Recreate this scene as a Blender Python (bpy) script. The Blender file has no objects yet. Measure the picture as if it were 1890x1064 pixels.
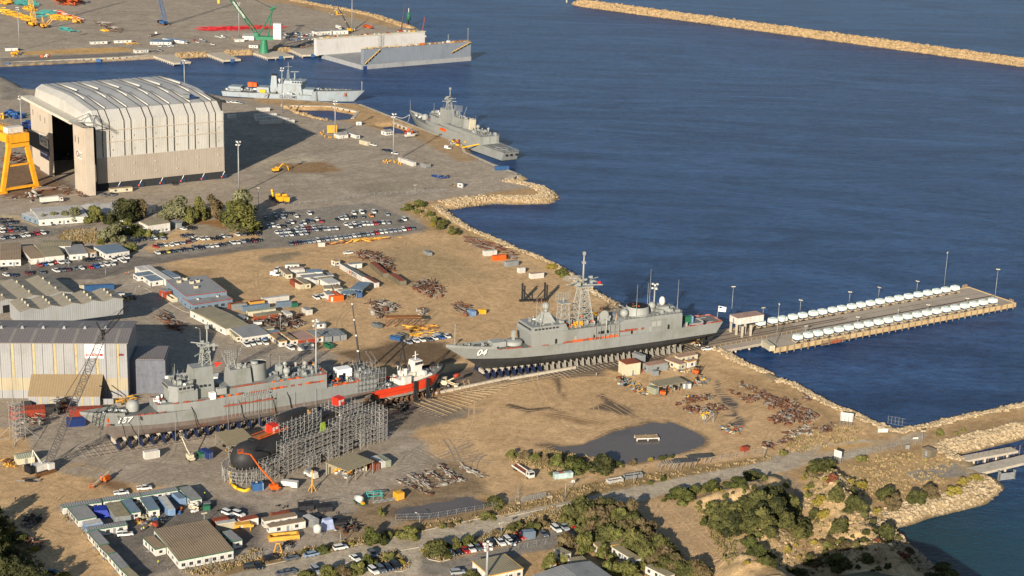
import bpy,math,random
import numpy as np
from math import sin,cos,pi,radians,hypot,atan2
from mathutils import Vector,Matrix
R=random.Random(7)
SC=bpy.context.scene
COL=SC.collection
F_PX=3150.0;PITCH=radians(16.5);ROLL=radians(1.84);HCAM=240.0
fw=Vector((0,cos(PITCH),-sin(PITCH)));rt0=Vector((1,0,0));up0=rt0.cross(fw)
rt=rt0*cos(ROLL)+up0*sin(ROLL);up=up0*cos(ROLL)-rt0*sin(ROLL)
cam=bpy.data.cameras.new('camera');cam.sensor_width=36;cam.lens=F_PX/1890*36
cam.clip_end=60000;cam.clip_start=1
co=bpy.data.objects.new('camera',cam);COL.objects.link(co)
M=Matrix((rt,up,-fw)).transposed().to_4x4();M.translation=Vector((0,0,HCAM));co.matrix_world=M
SC.camera=co
def G(px,py,z=0.0):
 """survey point: the place on the level z that the photograph shows at (px,py)"""
 d=fw+rt*((px-945)/F_PX)-up*((py-532)/F_PX)
 k=(HCAM-z)/-d.z
 return Vector((d.x*k,d.y*k,z))
def _t(ox,oy,s):
 return lambda x,y,z=None:(ox+x/s,oy+y/s)
S1=3.9375;S2=3.8833
A=_t(0,0,S1);B=_t(470,0,S1);C=_t(0,260,S1);D=_t(470,260,S1);E=_t(0,520,S1);F=_t(470,520,S1)
H=_t(470,790,S2);GG=_t(0,790,S2);I=_t(940,0,S1);J=_t(940,440,S1);K=_t(1410,440,S1);L=_t(940,700,S1);MM=_t(1410,700,S1)
N=_t(940,794,S1);O=_t(1410,794,S1)
def zj(r,g,b):
 f=lambda c:(c/255/12.92 if c/255<=.04045 else((c/255+.055)/1.055)**2.4)
 return(f(r),f(g),f(b))
MATS={}
def mat(name,c,rough=.7,metal=0,var=.25,scale=.6,bump=0,spec=.3,dirt=None,wet=0):
 if name in MATS:return MATS[name]
 m=bpy.data.materials.new(name);m.use_nodes=True;nt=m.node_tree;n=nt.nodes;l=nt.links
 b=n['Principled BSDF'];b.inputs['Roughness'].default_value=rough;b.inputs['Metallic'].default_value=metal
 b.inputs['Specular IOR Level'].default_value=spec
 tc=n.new('ShaderNodeTexCoord');no=n.new('ShaderNodeTexNoise');no.inputs['Scale'].default_value=scale;no.inputs['Detail'].default_value=6
 no.inputs['Roughness'].default_value=.65
 oi=n.new('ShaderNodeObjectInfo');ad=n.new('ShaderNodeVectorMath');ad.operation='ADD'
 mu=n.new('ShaderNodeVectorMath');mu.operation='SCALE';mu.inputs['Scale'].default_value=1
 cb=n.new('ShaderNodeCombineXYZ');mm=n.new('ShaderNodeMath');mm.operation='MULTIPLY';mm.inputs[1].default_value=97
 l.new(oi.outputs['Random'],mm.inputs[0]);l.new(mm.outputs[0],cb.inputs[0]);l.new(mm.outputs[0],cb.inputs[1])
 l.new(tc.outputs['Object'],ad.inputs[0]);l.new(cb.outputs[0],ad.inputs[1]);l.new(ad.outputs[0],no.inputs['Vector'])
 ra=n.new('ShaderNodeValToRGB');ra.color_ramp.elements[0].position=.3;ra.color_ramp.elements[1].position=.7
 d=dirt or tuple(x*(1-var)*.95 for x in c)
 lt=tuple(min(1,x*(1+var*.35))for x in c)
 ra.color_ramp.elements[0].color=(*d,1);ra.color_ramp.elements[1].color=(*lt,1)
 e=ra.color_ramp.elements.new(.48);e.color=(*c,1)
 l.new(no.outputs['Fac'],ra.inputs[0])
 mp=n.new('ShaderNodeMapping');mp.inputs['Scale'].default_value=(1,1,.1);l.new(ad.outputs[0],mp.inputs[0]);n2=n.new('ShaderNodeTexNoise');n2.inputs['Scale'].default_value=.9;n2.inputs['Detail'].default_value=5;l.new(mp.outputs[0],n2.inputs['Vector'])
 r2=n.new('ShaderNodeValToRGB');e=r2.color_ramp.elements;e[0].position=.36;e[1].position=.62;s=1-.5*min(var,.36);e[0].color=(s,s*.97,s*.93,1);e[1].color=(1,1,1,1);l.new(n2.outputs['Fac'],r2.inputs[0])
 mx=n.new('ShaderNodeMix');mx.data_type='RGBA';mx.blend_type='MULTIPLY';mx.inputs[0].default_value=1;l.new(ra.outputs[0],mx.inputs[6]);l.new(r2.outputs[0],mx.inputs[7]);l.new(mx.outputs[2],b.inputs['Base Color'])
 if wet:
  g=n.new('ShaderNodeSeparateXYZ');l.new(tc.outputs['Object'],g.inputs[0]);mr=n.new('ShaderNodeMapRange');mr.inputs[1].default_value=-2.5;mr.inputs[2].default_value=-1.6;mr.inputs[3].default_value=.35;l.new(g.outputs[2],mr.inputs[0])
  m3=n.new('ShaderNodeMix');m3.data_type='RGBA';m3.blend_type='MULTIPLY';m3.inputs[0].default_value=1;l.new(mx.outputs[2],m3.inputs[6]);l.new(mr.outputs[0],m3.inputs[7]);l.new(m3.outputs[2],b.inputs['Base Color'])
 if bump:
  bp=n.new('ShaderNodeBump');bp.inputs['Strength'].default_value=bump;bp.inputs['Distance'].default_value=.2
  l.new(no.outputs['Fac'],bp.inputs['Height']);l.new(bp.outputs[0],b.inputs['Normal'])
 MATS[name]=m;return m
def qw(name,c,axis=0,pitch=.9,depth=.35,rough=.55,var=.12,metal=0,scale=.15):
 """profiled sheet metal: ribs run across the given local axis"""
 if name in MATS:return MATS[name]
 m=mat(name,c,rough,metal,var,scale);nt=m.node_tree;n=nt.nodes;l=nt.links;b=n['Principled BSDF']
 tc=n.new('ShaderNodeTexCoord');w=n.new('ShaderNodeTexWave');w.bands_direction='XYZ'[axis];w.inputs['Scale'].default_value=1/pitch/3.2
 l.new(tc.outputs['Object'],w.inputs['Vector'])
 bp=n.new('ShaderNodeBump');bp.inputs['Strength'].default_value=depth;bp.inputs['Distance'].default_value=.15
 l.new(w.outputs['Fac'],bp.inputs['Height']);l.new(bp.outputs[0],b.inputs['Normal'])
 return m
class MB:
 def __init__(s):s.v=[];s.f=[];s.m=[];s.mats=[];s.sm=[]
 def mi(s,m):
  if m not in s.mats:s.mats.append(m)
  return s.mats.index(m)
 def add(s,vs,fs,m,smooth=False):
  k=len(s.v);i=s.mi(m)
  s.v+=[tuple(p)for p in vs]
  for f in fs:s.f.append([k+a for a in f]);s.m.append(i);s.sm.append(smooth)
  return s
 def box(s,x0,x1,y0,y1,z0,z1,m):
  return s.add([(x0,y0,z0),(x1,y0,z0),(x1,y1,z0),(x0,y1,z0),(x0,y0,z1),(x1,y0,z1),(x1,y1,z1),(x0,y1,z1)],[(0,3,2,1),(4,5,6,7),(0,1,5,4),(1,2,6,5),(2,3,7,6),(3,0,4,7)],m)
 def cb(s,cx,cy,z0,lx,ly,h,m,a=0,tx=1,ty=1,sx=0):
  """box on centre, turned by a, top scaled by tx,ty and shifted by sx"""
  vs=[]
  for z,kx,ky,o in((z0,1,1,0),(z0+h,tx,ty,sx)):
   for ax,ay in((-1,-1),(1,-1),(1,1),(-1,1)):
    x=ax*lx/2*kx+o;y=ay*ly/2*ky
    vs.append((cx+x*cos(a)-y*sin(a),cy+x*sin(a)+y*cos(a),z))
  return s.add(vs,[(0,3,2,1),(4,5,6,7),(0,1,5,4),(1,2,6,5),(2,3,7,6),(3,0,4,7)],m)
 def prism(s,poly,z0,z1,m,top=None,bottom=True):
  n=len(poly);ar=sum(poly[i][0]*poly[(i+1)%n][1]-poly[(i+1)%n][0]*poly[i][1]for i in range(n))
  if ar<0:poly=poly[::-1]
  vs=[(p[0],p[1],z0)for p in poly]+[(p[0],p[1],z1)for p in poly]
  fs=[(i,(i+1)%n,n+(i+1)%n,n+i)for i in range(n)]
  s.add(vs,fs+([tuple(range(n-1,-1,-1))]if bottom else[]),m)
  s.add([(p[0],p[1],z1)for p in poly],[tuple(range(n))],top or m);return s
 def profx(s,prof,x0,x1,m,cap=True,close=True):
  """profile of (y,z) pairs swept along x"""
  n=len(prof);vs=[(x0,y,z)for y,z in prof]+[(x1,y,z)for y,z in prof]
  fs=[(i,n+i,n+(i+1)%n,(i+1)%n)for i in range(n if close else n-1)]
  if cap:fs+=[tuple(range(n)),tuple(range(2*n-1,n-1,-1))]
  return s.add(vs,fs,m)
 def profy(s,prof,y0,y1,m,cap=True,close=True):
  """profile of (x,z) pairs swept along y"""
  n=len(prof);vs=[(x,y0,z)for x,z in prof]+[(x,y1,z)for x,z in prof]
  fs=[(i,(i+1)%n,n+(i+1)%n,n+i)for i in range(n if close else n-1)]
  if cap:fs+=[tuple(range(n-1,-1,-1)),tuple(range(n,2*n))]
  return s.add(vs,fs,m)
 def tube(s,p,q,r,m,n=6,r2=None,cap=True):
  p=Vector(p);q=Vector(q);d=(q-p)
  if d.length<1e-6:return s
  d.normalize();u=d.orthogonal().normalized();w=d.cross(u);r2=r if r2 is None else r2
  vs=[];
  for c,rr in((p,r),(q,r2)):
   for i in range(n):
    a=2*pi*i/n+pi/4;vs.append(c+u*(rr*cos(a))+w*(rr*sin(a)))
  fs=[(i,(i+1)%n,n+(i+1)%n,n+i)for i in range(n)]
  if cap:fs+=[tuple(range(n-1,-1,-1)),tuple(range(n,2*n))]
  return s.add(vs,fs,m,n>6)
 def bar(s,p,q,w,m):return s.tube(p,q,w*.7,m,4)
 def path(s,pts,r,m,n=6):
  for a,b in zip(pts,pts[1:]):s.tube(a,b,r,m,n)
  return s
 def loft(s,rings,m,smooth=False,cap=True,close=True):
  n=len(rings[0]);vs=[p for r in rings for p in r];fs=[]
  for k in range(len(rings)-1):
   for i in range(n if close else n-1):
    a=k*n+i;b=k*n+(i+1)%n;fs.append((a,b,b+n,a+n))
  s.add(vs,fs,m,smooth)
  if cap:s.add(rings[0],[tuple(range(n-1,-1,-1))],m);s.add(rings[-1],[tuple(range(n))],m)
  return s
 def lathe(s,cx,cy,prof,m,n=14,smooth=True,axis='z',cap=True):
  rings=[]
  for r,z in prof:
   ring=[]
   for i in range(n):
    a=2*pi*i/n
    if axis=='z':ring.append((cx+r*cos(a),cy+r*sin(a),z))
    elif axis=='x':ring.append((z,cx+r*cos(a),cy+r*sin(a)))
    else:ring.append((cx+r*cos(a),z,cy+r*sin(a)))
   rings.append(ring)
  return s.loft(rings,m,smooth,cap)
 def ball(s,c,r,m,n=10,zs=1,k=6):
  return s.lathe(c[0],c[1],[(max(r*sin(pi*i/k),.001),c[2]-r*zs*cos(pi*i/k))for i in range(k+1)],m,n)
 def lattice(s,p,q,w,m,bays=10,r=.09,w2=None,up=None):
  """four-chord lattice boom from p to q"""
  p=Vector(p);q=Vector(q);d=(q-p).normalized();u=(d.cross(Vector((0,0,1))));
  if u.length<1e-3:u=Vector((1,0,0))
  u.normalize();v=d.cross(u);w2=w if w2 is None else w2
  def C(k,i):
   t=k/bays;c=p.lerp(q,t);ww=w/2
   if k==0 or k==bays:ww=w2/2
   a,b=((-1,-1),(1,-1),(1,1),(-1,1))[i%4];return c+u*(ww*a)+v*(ww*b)
  for k in range(bays):
   for i in range(4):
    s.tube(C(k,i),C(k+1,i),r,m,4,cap=False)
    s.tube(C(k,i)if k%2 else C(k,i+1),C(k+1,i+1)if k%2 else C(k+1,i),r*.6,m,3,cap=False)
    if k:s.tube(C(k,i),C(k,i+1),r*.5,m,3,cap=False)
  return s
 def mesh(s,name):
  me=bpy.data.meshes.new(name);me.from_pydata(s.v,[],s.f)
  for m in s.mats:me.materials.append(m)
  me.polygons.foreach_set('material_index',s.m);me.polygons.foreach_set('use_smooth',s.sm);me.update()
  return me
def xy(x,y,a):return(x*cos(a)-y*sin(a),x*sin(a)+y*cos(a))
USED={}
def kv(o,label=None,cat=None,group=None,kind=None):
 if label:o['label']=label
 if cat:o['category']=cat
 if group:o['group']=group
 if kind:o['kind']=kind
 return o
def zg(name,label,cat,loc=(0,0,0),rz=0,group=None):
 o=bpy.data.objects.new(name,None);COL.objects.link(o);o.empty_display_size=.5
 o.location=loc;o.rotation_euler=(0,0,rz);return kv(o,label,cat,group)
def zq(name,mb,parent,label=None,kind=None,loc=None,rz=None):
 me=mb if isinstance(mb,bpy.types.Mesh)else mb.mesh(name)
 o=bpy.data.objects.new(name,me);COL.objects.link(o);o.parent=parent
 if loc:o.location=loc
 if rz is not None:o.rotation_euler=(0,0,rz)
 if label:o['label']=label
 if kind:o['kind']=kind
 return o
def qk(name,mb,label,cat,loc=(0,0,0),rz=0,group=None,kind=None):
 me=mb if isinstance(mb,bpy.types.Mesh)else mb.mesh(name)
 o=bpy.data.objects.new(name,me);COL.objects.link(o);o.location=loc;o.rotation_euler=(0,0,rz)
 return kv(o,label,cat,group,kind)
def qd(name,mb,kind='structure'):
 me=mb if isinstance(mb,bpy.types.Mesh)else mb.mesh(name)
 o=bpy.data.objects.new(name,me);COL.objects.link(o);o['kind']=kind;return o
def jg(o,parent=None,loc=None,rz=None,label=None,group=None):
 c=o.copy();COL.objects.link(c)
 if parent is not None:c.parent=parent
 if loc is not None:c.location=loc
 if rz is not None:c.rotation_euler=(0,0,rz)
 if label:c['label']=label
 if group:c['group']=group
 for ch in o.children:jg(ch,c)
 return c
def jk(a,b,c=None,z=0,w=None):
 """a,b: pixels of one straight edge at height z, c: pixel of the next corner after b.
    returns origin (z=0), angle, length, width with width along +90 deg"""
 pa=G(*a,z);pb=G(*b,z);d=pb-pa;an=atan2(d.y,d.x);Ln=d.length
 if c is not None:
  e=G(*c,z)-pb;w=-e.x*sin(an)+e.y*cos(an)
 if w<0:
  pa,pb=pb,pa;an+=pi;w=-w
 return Vector((pa.x,pa.y,0)),an,Ln,w
ORD=['first','second','third','fourth','fifth','sixth','seventh','eighth','ninth','tenth','eleventh','twelfth','thirteenth','fourteenth','fifteenth','sixteenth','seventeenth','eighteenth','nineteenth','twentieth']
def ordn(i):
 if i<20:return ORD[i]
 n=i+1;t=['','','twenty','thirty','forty','fifty','sixty','seventy','eighty','ninety'][n//10]
 return t+'-'+ORD[n%10-1]if n%10 else t[:-1]+'ieth'
def qq(name,txt,size,m,parent,loc,rot,extr=.03,align='LEFT',sx=1,shear=0,bold=0):
 cu=bpy.data.curves.new(name,'FONT');cu.body=txt;cu.size=size;cu.extrude=extr;cu.align_x=align;cu.shear=shear;cu.offset=bold
 o=bpy.data.objects.new(name,cu);COL.objects.link(o)
 dg=bpy.context.evaluated_depsgraph_get();me=bpy.data.meshes.new_from_object(o.evaluated_get(dg));bpy.data.objects.remove(o);bpy.data.curves.remove(cu)
 me.materials.clear();me.materials.append(m)
 o=bpy.data.objects.new(name,me);COL.objects.link(o);o.parent=parent;o.location=loc;o.rotation_euler=rot;o.scale=(sx,1,1)
 return o
_rs=np.random.RandomState(5);_P=_rs.rand(256,256)
def vd(x,y):
 xi=np.floor(x).astype(int);yi=np.floor(y).astype(int);u=x-xi;v=y-yi;u=u*u*(3-2*u);v=v*v*(3-2*v)
 g=lambda a,b:_P[a&255,b&255]
 return(g(xi,yi)*(1-u)+g(xi+1,yi)*u)*(1-v)+(g(xi,yi+1)*(1-u)+g(xi+1,yi+1)*u)*v
def fbm(x,y,o=4):
 s=0;a=.5
 for i in range(o):s=s+a*vd(x*2**i+i*17.3,y*2**i+i*9.1);a*=.5
 return s/(1-.5**o)
def jq(X,Y,poly):
 """signed distance to polygon, positive inside"""
 n=len(poly);d=np.full(X.shape,1e9);ins=np.zeros(X.shape,bool)
 for i in range(n):
  ax,ay=poly[i][0],poly[i][1];bx,by=poly[(i+1)%n][0],poly[(i+1)%n][1]
  ex,ey=bx-ax,by-ay;l2=ex*ex+ey*ey+1e-9
  t=np.clip(((X-ax)*ex+(Y-ay)*ey)/l2,0,1);d=np.minimum(d,(X-ax-t*ex)**2+(Y-ay-t*ey)**2)
  c=((ay>Y)!=(by>Y))&(X<(bx-ax)*(Y-ay)/(by-ay+1e-12)+ax);ins^=c
 d=np.sqrt(d);return np.where(ins,d,-d)
SUN_EL=radians(17.9);SUN_AZ=radians(254.5)
sd=Vector((cos(SUN_EL)*cos(SUN_AZ),cos(SUN_EL)*sin(SUN_AZ),sin(SUN_EL)))
W=bpy.data.worlds.new('World');SC.world=W;W.use_nodes=True;nt=W.node_tree
sk=nt.nodes.new('ShaderNodeTexSky');sk.sky_type='NISHITA';sk.sun_disc=False;sk.sun_elevation=SUN_EL
sk.sun_rotation=atan2(sd.x,sd.y);sk.altitude=200;sk.air_density=1.0;sk.dust_density=.6;sk.ozone_density=1.4
nt.links.new(sk.outputs[0],nt.nodes['Background'].inputs[0]);nt.nodes['Background'].inputs[1].default_value=.068
sl=bpy.data.lights.new('sun','SUN');sl.energy=5;sl.angle=radians(.53);sl.color=(1,.89,.74)
so=bpy.data.objects.new('sun',sl);COL.objects.link(so);so.rotation_euler=sd.to_track_quat('Z','Y').to_euler()
SC.view_settings.view_transform='Standard';SC.view_settings.look='None';SC.view_settings.exposure=.62;SC.view_settings.gamma=1
SC.cycles.max_bounces=5;SC.cycles.diffuse_bounces=3;SC.cycles.glossy_bounces=2;SC.cycles.transmission_bounces=2
SC.cycles.caustics_reflective=False;SC.cycles.caustics_refractive=False
WL=-2.6
def P2(l):return[tuple(G(*p)[:2])for p in l]
landA=P2([(-500,140),(-100,124),(0,117),A(1100,405),A(1285,402),A(1500,391),A(1830,377),B(150,362),B(260,356),B(500,385),(612,97),(640,84),(700,66),(768,55),B(1140,197),B(900,120),B(760,85),B(600,58),B(450,30),B(300,3),(480,-18),(300,-70),(-600,-70)])
landB=P2([(-500,148),(-60,139),A(0,558),A(70,590),A(150,637),A(240,650),(200,166),(376,171),(420,180),B(0,716),B(240,722),B(600,752),B(760,756),B(1000,850),B(1250,950),B(1500,1045),D(1540,85),D(1730,168),D(1895,232),(961,323),(930,327),(938,331),(985,340),(1010,349),(1019,358),(1006,366),(960,367),(905,366),(860,371),(822,377),D(1330,470),D(1400,530),D(1500,600),D(1600,650),D(1700,690),D(1890,780),J(150,108),J(350,195),J(450,265),J(600,375),J(780,475),J(850,525),J(1000,585),J(1180,650),J(1330,695),J(1420,712),J(1410,745),J(1470,778),J(1520,800),J(1600,845),J(1700,905),J(1890,978),MM(100,5),MM(230,32),MM(400,135),MM(560,212),MM(650,240),MM(750,292),MM(880,345),MM(960,382),MM(1050,355),MM(1200,330),MM(1400,280),MM(1600,240),MM(1890,175),(1960,730),(1980,772),MM(1890,345),MM(1750,385),MM(1600,420),MM(1500,445),MM(1400,470),MM(1300,480),MM(1350,548),MM(1460,582),MM(1500,640),MM(1620,690),MM(1655,730),MM(1600,775),MM(1540,828),MM(1400,865),MM(1330,880),MM(1250,900),MM(1100,935),MM(1000,975),MM(880,1008),O(840,655),O(900,715),O(950,785),O(1050,865),O(1180,975),O(1300,1055),(1800,1110),(1900,1180),(1900,1400),(-700,1400)])
pool1=P2([B(228,772),B(380,776),B(560,778),B(740,812),B(700,862),B(540,874),B(440,856),B(330,822)])
pool2=P2([B(860,908),B(1000,888),B(1090,920),B(1170,957),B(1140,972),B(1050,965),B(950,930)])
pondA=P2([L(215,478),L(300,468),L(400,478),L(520,470),L(600,440),L(720,395),L(860,345),L(960,325),L(990,300),L(1060,308),L(1150,325),L(1140,295),L(1220,320),L(1330,365),L(1440,430),L(1430,480),L(1330,510),L(1250,535),L(1100,575),L(900,615),L(760,600),L(560,560),L(400,530)])
pondB=P2([H(985,580),H(1080,560),H(1250,530),H(1450,498),H(1560,496),H(1640,530),H(1630,565),H(1450,600),H(1250,650),H(1150,662),H(1060,645),H(1000,610)])
hill=[P2([(1268,925),(1300,905),(1400,880),(1440,875),(1475,900),(1462,950),(1500,1000),(1480,1060),(1600,1200),(1330,1200),(1290,1064),(1330,990)]),P2([(1478,880),(1540,862),(1590,890),(1625,930),(1640,965),(1672,1000),(1712,1045),(1760,1110),(1700,1250),(1450,1200),(1500,1020),(1468,940)])]
def jh(X,Y,N):
 a=np.maximum(jq(X,Y,landA),jq(X,Y,landB)+0)
 wob=(fbm(X/9,Y/9,3)-.5)*2.2
 a=a+wob*np.clip((a+8)/6,0,1)*(np.abs(a)<9)
 h=np.where(a>0,0,np.maximum(a*.55,-7.5))
 for p in(pool1,pool2):
  d=jq(X,Y,p);h=np.where(d>-1,np.minimum(h,np.clip(-(d+1)*.9,-6,0)),h)
 for p,k in((pondA,.9),(pondB,1.3)):
  d=jq(X,Y,p)+(fbm(X/7,Y/7,4)-.5)*4*k;h=np.where(a>0,h-np.clip((d+2)*.09,0,.55)*np.clip((d+2)/2,0,1),h)
 for p,top in zip(hill,(8.5,7)):
  d=jq(X,Y,p);t=np.clip(d/16,0,1);t=t*t*(3-2*t)
  rid=1-np.abs(2*fbm(X/15+3,Y/11,4)-1)
  ter=top*(.25+.9*fbm(X/30,Y/30,3))*t+t*3.2*(rid-.4)
  st=1.3;ter2=np.floor(ter/st)*st+st*np.clip((ter/st-np.floor(ter/st))*2.6-.8,0,1)
  ter2=ter2+(fbm(X/5,Y/3.4,3)-.5)*4.2*t;h=np.where(d>0,np.maximum(h,0)+(ter*.2+ter2*.8)*np.clip((a-2)/8,0,1),h)
 d=np.abs(a-3.5);h=h+np.where((a>0)&(a<8)&(N>0),np.clip(1-d/3.5,0,1)*.7*fbm(X/5,Y/5,3),0)
 h=h+np.where(a>3,(fbm(X/25,Y/25,4)-.5)*.22*N,0)
 return h,a
sand=zj(199,168,128);sandd=zj(181,151,112);ochre=zj(196,160,108);asph=zj(166,154,139);asphd=zj(140,133,124);road=zj(182,170,151);rockc=zj(176,154,120);scrub=zj(150,128,92);mud=zj(118,101,82)
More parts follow.
